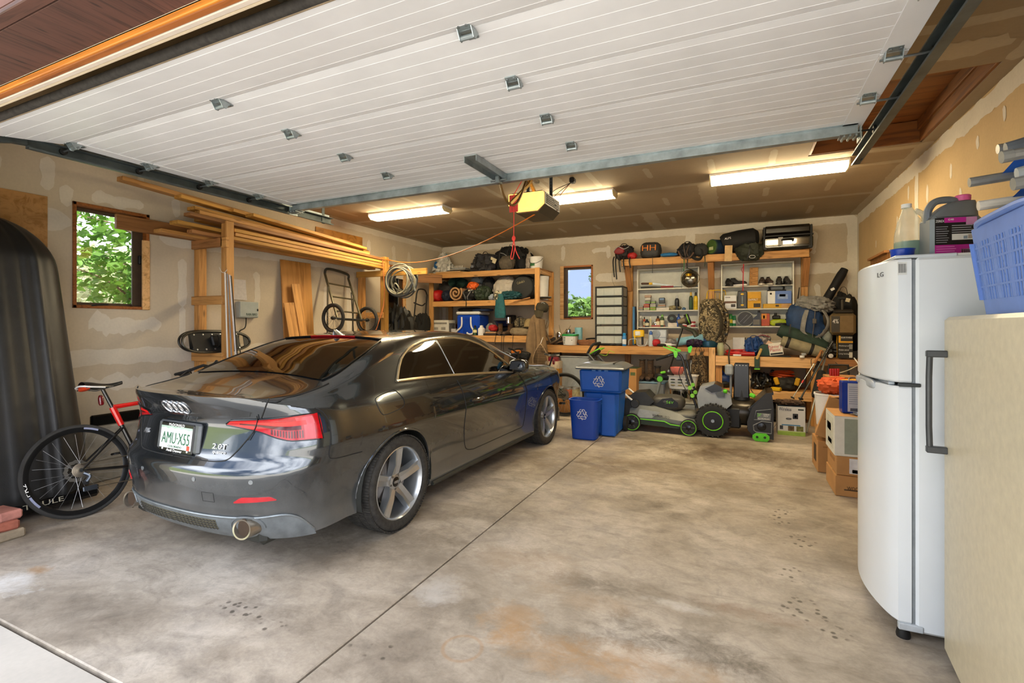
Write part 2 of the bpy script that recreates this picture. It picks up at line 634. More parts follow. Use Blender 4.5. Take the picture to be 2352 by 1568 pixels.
 ring = nb.ramp(nb.math('ABSOLUTE',nb.math('SUBTRACT',rr_,.085)),[(.004,.55),(.012,0.0)])
 base = nb.mix(nb.math('MULTIPLY',ring,wob),base,hexc('#a0713a'))
 base = nb.mix(dots,base,hexc('#3b342c'))
 nb.set(Base_Color=base,Roughness=nb.ramp(mid,[(.3,.42),(.7,.7)]),Specular_IOR_Level=.4)
 nb.bump(nb.math('ADD',fine,nb.math('MULTIPLY',big,2)),.12,.006)
 return nb.m
def drywall(col,name):
 nb = NB(name)
 v = nb.vec()
 a,b = nb.noise(v,1.1,4,.6),nb.noise(v,45,3)
 c = hexc(col)
 base = nb.ramp(a,[(.3,tuple(x * .84 for x in c[:3]) + (1,)),(.7,tuple(min(1,x * 1.06) for x in c[:3]) + (1,))])
 base = nb.mix(.12,base,nb.ramp(b,[(.3,.5),(.7,1.0)]),'MULTIPLY')
 nb.set(Base_Color=base,Roughness=.9)
 nb.bump(b,.06,.003)
 return nb.m
CONC = concrete()
DRYW = drywall('#c4b49b','drywall_paper')
DRYR = drywall('#c8ab7e','drywall_lamp_warmed')  # right wall's drywall, the lamp's warm light tinted into its colour
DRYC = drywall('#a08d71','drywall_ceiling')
MUD = drywall('#ddd4c4','joint_compound')
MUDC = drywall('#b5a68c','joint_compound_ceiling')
# floor: a bed with four slabs parted by tooled joints
fl = struct('floor',MB().bb(XL - .15,XR + .15,YF,YB + .15,-.20,-.025),mat('#4a4338',.95))
for x0,x1 in ((XL,JX - .006),(JX + .006,XR)):
 for y0,y1 in ((YF,JY - .005),(JY + .005,YB)):
  obj('slab',MB().bb(x0,x1,y0,y1,-.03,0,.005),CONC,fl,smooth=0)
struct('driveway',MB().bb(-8,8,-16,YF - .012,-.16,-.006,.006),drywall('#bdb6ab','driveway_concrete'))
GRASS = mat('#6d7748',.95,var=.3,sc=6,bmp=.4,bsc=12)
def terrain(x,y):
 h = 4.6 * min(1,max(0,(-x - 13.5) / 14)) ** .8 + .75 * min(1,max(0,(y - 11.2) / 3)) + .5 * min(1,max(0,(y - 15) / 10))
 return -.17 + h + .25 * noise.noise(V((x * .35,y * .35,0))) * min(1,h)
struct('ground',MB().grid(lambda a,b: V((-60 + 100 * a,-40 + 90 * b,terrain(-60 + 100 * a,-40 + 90 * b))),101,91),GRASS,60)
# left wall with two windows, back wall with one
W1 = [PX(166,462,XL).y,PX(342,708,XL).y,1.575,2.565]
W2 = [6.74,7.44,1.575,2.50]
W3 = [PY(1287,612,YB).x,PY(1362,733,YB).x,PY(1320,733,YB).z,PY(1320,610,YB).z]
def wall_with(holes,a0,a1,z0,z1,put):
 mb = MB()
 cur = a0
 for h in sorted(holes):
  put(mb,cur,h[0],z0,z1)
  put(mb,h[0],h[1],z0,h[2])
  put(mb,h[0],h[1],h[3],z1)
  cur = h[1]
 put(mb,cur,a1,z0,z1)
 return mb
wl = struct('wall_left',wall_with([W1,W2],YF,YB + .14,-.1,ZC + .25,lambda m,a,b,z0,z1: m.bb(XL - .14,XL,a,b,z0,z1)),drywall('#cfc1aa','drywall_daylit'))  # left wall's drywall is a lightened copy, daylight put into the colour
wb = struct('wall_back',wall_with([W3],XL,XR,-.1,ZC + .25,lambda m,a,b,z0,z1: m.bb(a,b,YB,YB + .14,z0,z1)),DRYW)
wr = struct('wall_right',MB().bb(XR,XR + .14,YF,YB + .14,-.1,ZC + .25),DRYR)
# concrete stem wall showing along the foot of the left wall
struct('baseboard_left',MB().bb(XL,XL + .03,YF,YB,0,.17,.006),mat('#8f8a80',.9,var=.15,sc=8,bmp=.2,bsc=40))
# front wall: two piers and the header over the open door
wf = struct('wall_front',MB().bb(XL - .14,DX0,YF - .14,YF,-.1,ZC + .25).bb(DX1,XR + .14,YF - .14,YF,-.1,ZC + .25).bb(DX0,DX1,YF - .008,YF,DZ + .01,ZC + .25).bb(DX0,DX1,YF - .07,YF - .008,DZ + .034,ZC + .25),DRYW)
SOF = wood('#56352b','#321c15',sc=2.2,r=.75,key='soffit')
o = board('trim_1',(DX0 - 2,1.046,DZ + .027),(DX1 + 2,1.046,DZ + .027),.012,.028,wood('#c47a26','#96541a',key='casing'))
o['kind'] = 'structure'
o = board('trim_2',(DX0 - 2,1.065,DZ + .024),(DX1 + 2,1.065,DZ + .024),.028,.020,wood('#a35f27','#6f3a12',key='stop'))
o['kind'] = 'structure'
o = board('trim_3',(DX0,1.090,DZ + .022),(DX1,1.090,DZ + .022),.022,.022,mat('#c2b6aa',.7,var=.05))
o['kind'] = 'structure'
# stained boards lining the underside of the header, grain running out from the wall
sf = struct('soffit',MB().bb(XL - 1,XR + 1,.80,1.04,DZ + .06,DZ + .45),mat('#5f3a2e',.8))
for i in range(14):
 x = XL - 1 + i * .60
 board('panel',(x + .30,1.04,DZ + .05),(x + .30,.850,DZ + .05),.599,.02,SOF,sf,r=.001)
board('fascia',(XL - 1,.824,DZ + .05),(XR + 1,.824,DZ + .05),.046,.02,SOF,sf)
struct('roof',MB().bb(XL - .6,XR + .6,.82,YB + .6,ZC + .25,ZC + .33),mat('#4f4a45',.95))
# ceiling with the attic hatch near the right wall
H0,H1,HY0,HY1 = .62,1.50,PZ(2310,140,ZC).y,PZ(2130,325,ZC).y
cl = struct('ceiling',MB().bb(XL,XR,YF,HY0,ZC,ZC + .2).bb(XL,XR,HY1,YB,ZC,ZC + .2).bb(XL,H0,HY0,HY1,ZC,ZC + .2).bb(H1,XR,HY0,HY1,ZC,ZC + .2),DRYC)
HB = wood('#8a5420','#5c3210',key='hatch')
hw = struct('attic_hatch',MB().bb(H0 - .05,H1 + .05,HY0 - .05,HY1 + .05,ZC + .20,ZC + .235),wood('#7d4a1c','#54300f',sc=.6,key='hatchply'))
board('jamb',(H1 - .012,HY0,ZC + .10),(H1 - .012,HY1,ZC + .10),.024,.19,HB,hw)
board('jamb',(H1 - .032,HY0,ZC + .155),(H1 - .032,HY1,ZC + .155),.02,.09,HB,hw)
board('jamb',(H0 + .012,HY0,ZC + .10),(H0 + .012,HY1,ZC + .10),.024,.19,HB,hw)
board('jamb',(H0,HY1 - .012,ZC + .10),(H1,HY1 - .012,ZC + .10),.024,.19,HB,hw)
board('jamb',(H0,HY0 + .012,ZC + .10),(H1,HY0 + .012,ZC + .10),.024,.19,HB,hw)
# joint compound: ragged flat coats trowelled over seams and screws
rg = random.Random(4)
NCO = [0]
def coat(mb,put,a0,a1,b,w,rag=.15,off=.0008):
 NCO[0] += 1
 off = off + NCO[0] % 40 * .00006
 n = max(6,int((a1 - a0) / .035))
 vs,fs = [],[]
 s1,s2 = rg.random() * 90,rg.random() * 90
 for i in range(n + 1):
  t = i / n
  a = a0 + (a1 - a0) * t
  e = min(1,min(t,1 - t) * (a1 - a0) / (w * .5) + .25)
  k0 = (noise.noise(V((a * 7,s1,0))) + .6 * noise.noise(V((a * 23,s1,3)))) * rag * w
  k1 = (noise.noise(V((a * 7,s2,0))) + .6 * noise.noise(V((a * 23,s2,3)))) * rag * w
  vs += [put(a,b - w / 2 * e + k0,off),put(a,b + w / 2 * e + k1,off)]
 for i in range(n):
  fs.append((2 * i,2 * i + 1,2 * i + 3,2 * i + 2))
 mb.add(vs,fs)
m = MB()
cy = lambda a,b,o: V((b,a,ZC - o))      # strips along Y
cx = lambda a,b,o: V((a,b,ZC - o))      # strips along X
for y in (2.2,3.45,4.75,6.05,7.33):
 if y == 4.75:
  coat(m,cx,XL,H0 - .05,y,.10)
 else:
  coat(m,cx,XL,XR,y,.10)
coat(m,cx,XL,XR,YB - .04,.10)
coat(m,cy,YF,YB,XL + .05,.12)
coat(m,cy,YF,HY0,XR - .05,.12)
coat(m,cy,HY1,YB,XR - .05,.12)
coat(m,cx,.9,XR,HY1 + .09,.09)
for y0,y1,xs in ((6.05,7.33,(-3.35,-.33)),(7.33,YB,(-4.3,-1.2)),(4.75,6.05,(-1.9,))):
 for x in xs:
  coat(m,cy,y0,y1,x,.20)
for yc,L in ((8.0,.42),(6.7,.5),(5.4,.5)):
 for k in range(12):
  x = XL + .45 + k * .61 + rg.uniform(-.03,.03)
  if yc < 6 and x > .5:
   continue
  coat(m,cy,yc - L / 2 + rg.uniform(-.1,.1),yc + L / 2 + rg.uniform(-.08,.08),x,.065)
coat(m,cx,.95,1.45,3.78,.22,.4,.001)
coat(m,cx,.8,1.5,3.0,.2,.3,.001)
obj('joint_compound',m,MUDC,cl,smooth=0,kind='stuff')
m = MB()
ly = lambda a,b,o: V((XL + o,a,b))
lz = lambda a,b,o: V((XL + o,b,a))
coat(m,ly,YF,YB,1.10,.15)
coat(m,ly,1.2,2.42,2.36,.20)
coat(m,ly,3.18,YB,2.36,.17)
coat(m,ly,YF,YB,ZC - .05,.10)
coat(m,lz,0,ZC,YB - .05,.09)
coat(m,ly,W1[0] + .15,W1[1] - .05,2.64,.11,.4)
coat(m,lz,1.62,2.15,3.42,.09)
coat(m,lz,1.2,1.62,3.42,.07)
coat(m,lz,.2,2.3,6.02,.16)
for y,z0,z1 in ((2.25,2.62,2.92),(2.38,2.5,2.7),(1.9,2.7,2.85),(3.35,2.6,2.8),(4.35,1.6,2.1),(4.95,1.35,2.15),(6.45,2.5,2.85),(7.1,2.5,2.85),(7.55,2.5,2.8),(2.7,1.3,1.5),(4.3,.4,.8),(3.0,2.85,2.98),(5.5,1.5,2.0)):
 coat(m,lz,z0,z1,y,.085,.35)
coat(m,ly,2.55,3.2,1.42,.16,.5)
coat(m,ly,2.5,3.3,.85,.13,.5)
obj('joint_compound',m,MUD,wl,smooth=0,kind='stuff')
m = MB()
bx = lambda a,b,o: V((a,YB - o,b))
bz = lambda a,b,o: V((b,YB - o,a))
coat(m,bx,XL,XR,ZC - .06,.12)
coat(m,bx,W3[1] + .05,XR,2.28,.16)
coat(m,bx,XL,W3[0] - .1,1.15,.16)
coat(m,bx,W3[1] + .05,XR,1.12,.14)
coat(m,bz,0,ZC,XR - .06,.13)
coat(m,bz,0,ZC,XL + .05,.08)
coat(m,bz,2.3,ZC,-.72,.16)
for x,z0,z1 in ((-2.95,2.62,2.9),(-2.1,2.62,2.85),(-3.6,2.6,2.85),(-4.8,2.55,2.8),(1.05,2.5,2.85),(1.1,1.7,2.05),(-1.75,1.7,2.1),(-2.25,1.6,2.0)):
 coat(m,bz,z0,z1,x,.08,.35)
coat(m,bx,-2.4,-2.1,2.78,.08,.4)
obj('joint_compound',m,MUD,wb,smooth=0,kind='stuff')
m = MB()
ry = lambda a,b,o: V((XR - o,a,b))
rz_ = lambda a,b,o: V((XR - o,b,a))
coat(m,ry,YF,YB,ZC - .08,.15)
coat(m,rz_,0,ZC,YB - .05,.10)
coat(m,rz_,1.2,ZC,6.05,.10)
for y,z0,z1 in ((5.2,2.62,2.75),(5.75,2.55,2.72),(4.7,2.7,2.8),(6.7,2.5,2.62),(7.0,2.2,2.3),(7.6,2.4,2.5),(7.4,2.0,2.12),(6.3,2.7,2.85),(5.0,2.4,2.5),(7.9,2.1,2.2),(8.2,1.95,2.05),(4.3,2.75,2.86)):
 coat(m,rz_,z0,z1,y,.05,.35)
obj('joint_compound',m,MUD,wr,smooth=0,kind='stuff')
# wood-framed panel (back of a window) low on the right wall, just above the fridge's line
tr = struct('trim_4',MB().bb(XR - .03,XR,6.98,7.75,.9,2.26),wood('#8a5a2a','#5a3714',key='panelply'))
board('frame',(XR - .036,6.96,2.27),(XR - .036,7.77,2.27),.05,.03,WOODD,tr)
# windows
FRW = wood('#a8632a','#75400f',key='frame')
SASH = mat('#4a3a2c',.5)
def window(n,put,a0,a1,z0,z1,stile,crank):
 """put(a, depth, z): depth 0 is the room face, positive into the wall"""
 def bx_(A0,A1,D0,D1,Z0,Z1):
  p,q = put(A0,D0,Z0),put(A1,D1,Z1)
  return MB().bb(min(p.x,q.x),max(p.x,q.x),min(p.y,q.y),max(p.y,q.y),Z0,Z1,.003)
 w = obj('window_%d' % n,bx_(a0 + .055,a1 - .055,.095,.101,z0 + .055,z1 - .055),glassmat(),None,smooth=0,kind='structure')
 for A0,A1,Z0,Z1 in ((a0,a1,z1 - .03,z1),(a0,a1,z0,z0 + .03),(a0,a0 + .03,z0,z1),(a1 - .03,a1,z0,z1)):
  obj('jamb',bx_(A0,A1,-.012,.14,Z0,Z1),FRW,w)
 i0,i1,k0,k1 = a0 + .03,a1 - .03,z0 + .03,z1 - .03
 for A0,A1,Z0,Z1 in ((i0,i1,k1 - .035,k1),(i0,i1,k0,k0 + .028),(i0,i0 + .03,k0,k1),(i1 - .03,i1,k0,k1)):
  obj('sash',bx_(A0,A1,.075,.115,Z0,Z1),SASH,w)
 A = i1 - .10 if stile > 0 else i0
 obj('stile',bx_(A,A + .10,.05,.07,k0,k1),SASH,w)
 obj('casing',bx_(a1 - .07 if stile > 0 else a0,a1 if stile > 0 else a0 + .07,-.02,.0,z0,z1 if n != 1 else z0 + .72),WOODL,w)
 c = put(crank,-.015,z0 + .035)
 h = put(crank + .09,-.03,z0 + .04)
 obj('crank',MB().tube([put(crank - .05,0,z0 + .02),c,h],.009,6),DSTEEL,w)
 g = put(i1 - .035 if stile > 0 else i0 + .03,.03,(z0 + z1) / 2 + .02)
 obj('latch',MB().box(g,(.035,.035,.09),.006),BLK,w)
 return w
window(1,lambda a,d,z: V((XL - d,a,z)),W1[0],W1[1],W1[2],W1[3],1,W1[0] + .18)
window(2,lambda a,d,z: V((XL - d,a,z)),W2[0],W2[1],W2[2],W2[3],1,W2[0] + .18)
window(3,lambda a,d,z: V((a,YB + d,z)),W3[0],W3[1],W3[2],W3[3],-1,W3[0] + .12)
# ---------------------------------------------------------------- outside the windows
def leaves(c,rad,n,size,seed,mb=None,shell=.35):
 r = random.Random(seed)
 mb = mb or MB()
 for _ in range(n):
  while True:
   p = V((r.uniform(-1,1),r.uniform(-1,1),r.uniform(-1,1)))
   if shell < p.length < 1:
    break
  if noise.noise(V((p.x * 2.3 + seed,p.y * 2.3,p.z * 2.3))) < -.12:
   continue
  q = V((c[0] + p.x * rad[0],c[1] + p.y * rad[1],c[2] + p.z * rad[2]))
  a = V((r.gauss(0,1),r.gauss(0,1),r.gauss(0,.6))).normalized()
  b = a.cross(V((r.gauss(0,1),r.gauss(0,1),r.gauss(0,1)))).normalized()
  s = size * r.uniform(.6,1.3)
  mb.add([q - a * s,q + b * s * .5,q + a * s,q - b * s * .5],[(0,1,2,3)])
 return mb
def leafmat(col,name):
 nb = NB(name)
 f = nb.noise(nb.vec(),3,3)
 g = nb.n('NewGeometry')
 c = hexc(col)
 base = nb.mix(g.outputs['Random Per Island'],tuple(x * .55 for x in c[:3]) + (1,),tuple(min(1,x * 1.5) for x in c[:3]) + (1,))
 base = nb.mix(f,base,tuple(min(1,x * 1.25) for x in c[:3]) + (1,))
 tl = nb.n('BsdfTranslucent')
 nb.l(base,tl.inputs[0])
 nb.set(Base_Color=base,Roughness=.7)
 mx = nb.n('MixShader')
 mx.inputs[0].default_value = .45
 nb.l(nb.b.outputs[0],mx.inputs[1])
 nb.l(tl.outputs[0],mx.inputs[2])
 nb.l(mx.outputs[0],nb.t.nodes['Material Output'].inputs[0])
 return nb.m
LEAF = leafmat('#4c7022','leaf_bright')
LEAFD = leafmat('#435a30','leaf_dark')
SAGE = leafmat('#7d8060','leaf_sage')
BARK = mat('#5a4a3a',.9,bmp=.4,bsc=20)
def tree(label,base,h,blobs,lm,seed,size,n,limbs=(),group=None):
 t = thing('tree',label,'tree',base,group=group)
 obj('trunk',MB().tube(curve([(0,0,0),(.06,.04,h * .4),(-.05,.1,h * .8)],5),[.09 - .005 * i for i in range(11)],8),BARK,t)
 for i,l in enumerate(limbs):
  obj('limb',MB().tube(curve([V(p) - V(base) for p in l],5),[max(.006,.03 - .0028 * k) for k in range(5 * (len(l) - 1) + 1)],6),BARK,t)
 mb = MB()
 for i,(c,r) in enumerate(blobs):
  leaves(V(c) - V(base),r,n,size,seed + i,mb)
 obj('foliage',mb,lm,t,smooth=0,kind='stuff')
 return t
tree('leafy green tree with thin dark branches outside the left window',(-8.4,4.7,-.17),3.6,
     [((-7.9,4.0,3.0),(1.3,1.5,.8)),((-8.2,3.6,2.45),(.9,1.1,.55)),((-7.6,4.4,2.4),(.9,1.0,.6)),((-8.4,4.6,2.0),(.8,.8,.4)),((-8.6,3.4,3.3),(1.0,1.2,.7))],LEAF,11,.075,900,
     [[(-8.35,4.75,1.7),(-7.9,4.2,2.2),(-7.6,3.5,2.35)],[(-8.4,4.8,2.2),(-7.9,4.1,2.75),(-7.5,3.3,2.8)],[(-8.3,4.6,1.2),(-7.9,4.3,1.65),(-7.7,3.9,2.0)],[(-8.4,4.7,1.4),(-8.1,4.0,2.0),(-8.0,3.4,2.2)]])
for i,(x,y,r,h,l) in enumerate(((-10.2,4.4,1.1,1.35,'pale sagebrush shrub nearest the left window'),(-11.6,7.0,1.2,1.7,'pale sagebrush shrub behind the leafy tree, farther along'),(-13.4,4.0,1.6,2.2,'tall grey-green shrub at the back of the left window view'))):
 s = obj('shrub',leaves((0,0,h * .5),(r,r,h * .62),2400,.055,30 + i,None,.3),SAGE if i < 2 else LEAFD,None,(x,y,terrain(x,y) - .05),smooth=0)
 tag(s,l,'shrub','shrubs outside the left window')
for i,(x,y,r,h,lb) in enumerate(((-16,7.6,1.5,1.5,'sagebrush on the slope, lower middle of left window'),(-17.5,10.5,1.6,1.7,'sagebrush on the slope, lower right of left window'),(-21,8.6,1.9,2.0,'grey-green brush high on the slope in left window'),(-20,12.6,1.9,2.1,'grey-green brush high on the slope at window right'))):
 s = obj('shrub',leaves((0,0,h * .4),(r,r,h * .6),2000,.13,60 + i,None,.3),SAGE,None,(x,y,terrain(x,y) - .05),smooth=0)
 tag(s,lb,'shrub','shrubs outside the left window')
s = obj('shrub',leaves((0,0,1.2),(1.5,1.7,1.5),3000,.07,36,None,.3),LEAF,None,(-8.6,10.4,-.17),smooth=0)
tag(s,'bright green shrub outside the far left-wall window','shrub','shrubs outside the far left window')
for i,(x,y,r,h,l) in enumerate(((-9.2,25,2.0,2.1,'round green tree low in the back window, on its left'),(-5.9,21.5,1.5,1.75,'round green tree low in the back window, in its middle'),(-2.7,23.0,1.6,1.9,'round green tree low in the back window, on its right'))):
 s = obj('tree',leaves((0,0,h * .45),(r,r,h * .66),4200,.19,40 + i,None,.4),LEAFD if i == 0 else leafmat('#54702f','leaf_mid'),None,(x,y,terrain(x,y) - .05),smooth=0)
 tag(s,l,'tree','trees outside the back window')
tree('dark juniper tree reaching up the right side of back window',(-3.0,13.2,-.17),4.5,
     [((-3.05,13.2,3.4),(.55,.6,.55)),((-3.2,13.1,2.7),(.5,.5,.35)),((-2.9,13.2,2.0),(.7,.6,.5)),((-3.1,13.2,1.1),(.6,.6,.5))],LEAFD,51,.05,1000)
t = thing('parked_car','white parked car seen small through the back window','car',(-6.45,14.2,.42),.5)
m = MB().prism([(-2.1,.35),(2.1,.3),(2.15,.75),(1.2,.95),(.45,1.42),(-1.1,1.45),(-2.0,1.0)],1.7,(0,-.85,0),((1,0,0),(0,0,1),(0,1,0)))
obj('body',m,WHT,t)
obj('side_window',MB().prism([(1.0,.97),(.42,1.36),(-1.0,1.38),(-1.6,1.0)],.02,(0,-.87,0),((1,0,0),(0,0,1),(0,1,0))),BLKG,t)
for x in (-1.3,1.35):
 for y in (-.78,.78):
  obj('wheel',MB().lathe([(.30,-.1),(.33,-.07),(.33,.07),(.30,.1)],20,(x,y,.33),'y'),RUB,t)
# ================================================================ overhead door, opener, ceiling lights
DPZ = 2.645                     # underside of the open door
DA,DB = -4.17,0.70            # its ends
JO = [1.79,2.265,2.74,3.215,3.69]
DOORW = mat('#e0e2e5',.45,var=.04,sc=3)
GALV = mat('#a7b2b5',.38,.75,var=.22,sc=9)
GALVD = mat('#5d6668',.45,.7,var=.2,sc=7)
gd = thing('garage_door','white ribbed sectional overhead door, rolled up under ceiling','garage door',((DA + DB) / 2,2.6,DPZ))
def section(L):
 """profile along +Y of one section, underside grooved, in (y, z)"""
 p = [(.002,.004)]
 k = 5
 for i in range(k):
  a = L * (i + .5) / k
  p += [(a - .0022,0),(a - .0008,.002),(a + .0008,.002),(a + .0022,0)]
 return p + [(L - .002,.004),(L - .002,.045),(.002,.045)]
SL = .475
def put_section(y0,z0,ang,L=SL):
 c,s_ = math.cos(ang),math.sin(ang)
 pr = [(y0 + y * c - z * s_,z0 + y * s_ + z * c) for y,z in section(L)]
 return MB().prism(pr,DB - DA,(DA,0,0),((0,1,0),(0,0,1),(1,0,0)))
for j in range(4):
 wpart('panel',put_section(JO[j],DPZ,0),DOORW,gd,20)
 for x in (DA + .055,DB - .055):
  wpart('end_stile',MB().bb(x - .055,x + .055,JO[j] + .004,JO[j + 1] - .004,DPZ - .004,DPZ + .003,.001),DOORW,gd)
AL = math.radians(9.5)
y0,z0 = JO[0] - SL * math.cos(AL),DPZ - SL * math.sin(AL)
wpart('panel',put_section(y0,z0,AL),DOORW,gd,20)
# rubber bottom seal in its retainer
SEAL = mat('#3a3733',.8,var=.3,sc=30,bmp=.3,bsc=60)
wpart('bottom_seal',MB().tube([(DA - .01,y0 - .012,z0 + .016),(DB + .01,y0 - .012,z0 + .016)],.022,14),SEAL,gd)
wpart('seal_retainer',MB().bb(DA,DB,y0 - .004,y0 + .004,z0 - .006,z0 + .05,.002),mat('#8a7a62',.7),gd)
def hinge(x,y,roller=0):
 h = MB()
 z = DPZ
 h.prism([(-.028,-.055),(.028,-.055),(.034,-.01),(.034,.012),(-.034,.012),(-.034,-.01)],.006,(x,y,z - .006))
 h.prism([(-.034,-.008),(.034,-.008),(.024,.062),(-.024,.062)],.006,(x,y,z - .007))
 h.cyl((x - .036,y + .004,z - .030),(x + .036,y + .004,z - .030),.011,n=10)
 for s_ in (-1,1):
  h.prism([(-.03,-.006),(.035,-.006),(.012,-.042),(-.006,-.042)],.004,(x + s_ * .033 - .002,y,z),((0,1,0),(0,0,1),(1,0,0)))
 o = wpart('hinge',h,GALV,gd)
 bl = MB()
 for a,b in ((-.018,-.04),(.018,-.04),(-.014,.045),(.014,.045)):
  bl.lathe([(.007,-.005),(.007,0),(0,.001)],6,(x + a,y + b,z - .007))
 b_ = obj('bolts',bl,STEEL,o,kind='stuff')
 if roller:
  r = MB().cyl((x - roller * .05,y + .004,z - .030),(x + roller * .16,y + .004,z - .030),.006,n=8)
  wpart('roller_stem',r,STEEL,gd)
  wpart('roller',MB().lathe([(.010,-.009),(.023,-.008),(.023,.008),(.010,.009)],16,(x + roller * .145,y + .004,z - .030),'x'),BLK,gd)
for y in JO[:4]:
 for x in (-2.60,-1.03):
  hinge(x,y)
 hinge(DA + .06,y,-1)
 hinge(DB - .06,y,1)
# strengthening strut along the rear edge
ys = JO[4] - .045
st = MB().prism([(-.045,0),(-.02,0),(-.02,-.055),(.02,-.055),(.02,0),(.045,0),(.045,-.004),(.024,-.004),(.024,-.060),(-.024,-.060),(-.024,-.004),(-.045,-.004)],DB - DA - .06,(DA + .03,ys,DPZ),((0,1,0),(0,0,1),(1,0,0)))
wpart('strut',st,GALV,gd)
for x,s_ in ((DA + .07,-1),(DB - .07,1)):
 b = MB()
 b.bb(x - .055,x + .055,ys - .055,ys + .05,DPZ - .066,DPZ - .060)
 for k in range(3):
  b.bb(x - .04 + k * .032,x - .028 + k * .032,ys - .05,ys + .05,DPZ - .080,DPZ - .066,.003)
 b.bb(x + s_ * .05 - .003,x + s_ * .05 + .003,ys - .05,ys + .05,DPZ - .10,DPZ - .02)
 wpart('top_bracket',b,GALV,gd)
 wpart('roller',MB().lathe([(.010,-.009),(.023,-.008),(.023,.008),(.010,.009)],16,(x + s_ * .135,ys + .03,DPZ - .03),'x').cyl((x,ys + .03,DPZ - .03),(x + s_ * .14,ys + .03,DPZ - .03),.006,n=8),BLK,gd)
# operator bracket: channel on the top section
xo = -1.76
ob = MB()
ob.bb(xo - .05,xo + .05,3.10,ys - .05,DPZ - .009,DPZ - .003)
ob.bb(xo - .052,xo - .047,3.10,ys - .02,DPZ - .05,DPZ - .003)
ob.bb(xo + .047,xo + .052,3.10,ys - .02,DPZ - .05,DPZ - .003)
wpart('operator_bracket',ob,GALV,gd)
wpart('bracket_pin',MB().cyl((xo - .07,ys - .08,DPZ - .06),(xo + .07,ys - .08,DPZ - .06),.009,n=8).bb(xo - .02,xo + .02,ys - .11,ys - .05,DPZ - .09,DPZ - .03,.006),STEEL,gd)
def track(x,s_,label):
 t = thing('door_track',label,'door track',(x,2.9,DPZ),group='door tracks')
 # U-channel: web outside, lips inside, opening towards the door
 pr = [(0,.030),(-.050,.030),(-.050,.024),(-.006,.024),(-.006,-.036),(-.050,-.036),(-.050,-.048),(-.044,-.048),(-.044,-.042),(0,-.042)]
 zc = DPZ - .030
 pts = [(1.62,0)] + [(4.27,0)]
 m = MB()
 m.prism([(a * s_,b) for a,b in (pr if s_ > 0 else pr[::-1])],4.27 - 1.60,(x + s_ * .01,1.60,zc),((1,0,0),(0,0,1),(0,1,0)))
 wpart('channel',m,GALVD,t,25)
 # radius and upright down to the floor
 arc = [(1.60 - .36 * math.sin(a),zc - .36 + .36 * math.cos(a)) for a in [PI / 2 * k / 8 for k in range(9)]]
 m = MB()
 for k in range(8):
  (ya,za),(yb,zb) = arc[k],arc[k + 1]
  m.tube([(x,ya,za),(x,yb,zb)],.03,4)
 m.tube([(x,arc[-1][0],arc[-1][1]),(x,arc[-1][0],.02)],.03,4)
 wpart('upright',m,GALVD,t)
 wpart('angle_iron',MB().bb(x - .002,x + .002,1.8,4.24,zc + .03,zc + .06).bb(x - .025,x,1.8,4.24,zc + .056,zc + .06),GALV,t)
 for y in (4.15,):
  wpart('hanger',MB().bb(x - .003,x + .003,y - .02,y + .02,zc - .05,ZC,.001),GALVD,t)
 return t
track(DA - .09,-1,'galvanised door track along left side, above lumber')
track(DB + .09,1,'galvanised door track on right, beside attic hatch')
# opener hung from the ceiling behind the door
ox,oy,oz = -1.83,4.30,2.49
op = thing('garage_door_opener','garage door opener with glowing amber lamp cover, hung from ceiling','door opener',(ox,oy + .2,oz))
w,dp,h = .36,.42,.20
OPB = mat('#8f8a78',.45)
m = MB().prism([(-.11,0),(.11,0),(.18,.07),(.18,.185),(-.18,.185),(-.18,.07)],dp,(ox,oy + .03,oz),((1,0,0),(0,0,1),(0,1,0)))
wpart('housing',m,mat('#3a3328',.4),op)
m = MB()
for k in range(5):
 m.bb(ox + .178,ox + .183,oy + .08,oy + .43,oz + .09 + k * .018,oz + .10 + k * .018)
wpart('vents',m,BLK,op,kind='stuff')
m = MB().prism([(-.105,.012),(.105,.012),(.175,.072),(.175,.18),(-.175,.18),(-.175,.072)],.05,(ox,oy - .02,oz),((1,0,0),(0,0,1),(0,1,0)))
wpart('lamp_cover',m,mat('#ffc878',.4,emit=.9,ecol='#ffb458'),op)
wpart('top_plate',MB().bb(ox - .16,ox + .16,oy + .02,oy + .44,oz + .185,oz + .20,.004),DSTEEL,op)
wpart('rail',MB().bb(ox + .07 - .02,ox + .07 + .02,1.14,oy + .12,DPZ + .14,DPZ + .17,.003),OPB,op)
wpart('rail_bracket',MB().tube([(ox + .07,oy + .05,oz + .19),(ox + .07,oy - .12,DPZ + .13),(ox - .02,oy - .26,DPZ + .13)],.018,4),wood('#c79a3a','#a07020',key='arm'),op)
m = MB().tube(curve([(xo,ys - .06,DPZ - .06),(xo,ys + .02,DPZ - .16),(xo + .02,ys + .10,DPZ - .215),(xo + .05,ys + .2,DPZ - .17),(xo + .05,ys + .42,DPZ + .12)],5),.011,6)
wpart('curved_arm',m,mat('#7a6038',.4,.6),op)
wpart('straight_arm',MB().tube([(xo + .02,ys + .1,DPZ - .21),(xo + .06,ys + .40,DPZ + .02),(xo + .06,ys + .5,DPZ + .12)],.016,4),mat('#a8843c',.4,.5),op)
for x in (ox - .12,ox + .13):
 m = MB()
 m.bb(x - .016,x + .016,oy + .33,oy + .337,oz + .19,ZC)
 o = wpart('hanger_strap',m,GALVD,op)
 hh = MB()
 for k in range(9):
  hh.cyl((x,oy + .328,oz + .23 + k * .032),(x,oy + .339,oz + .23 + k * .032),.006,n=8)
 obj('holes',hh,BLK,o,kind='stuff')
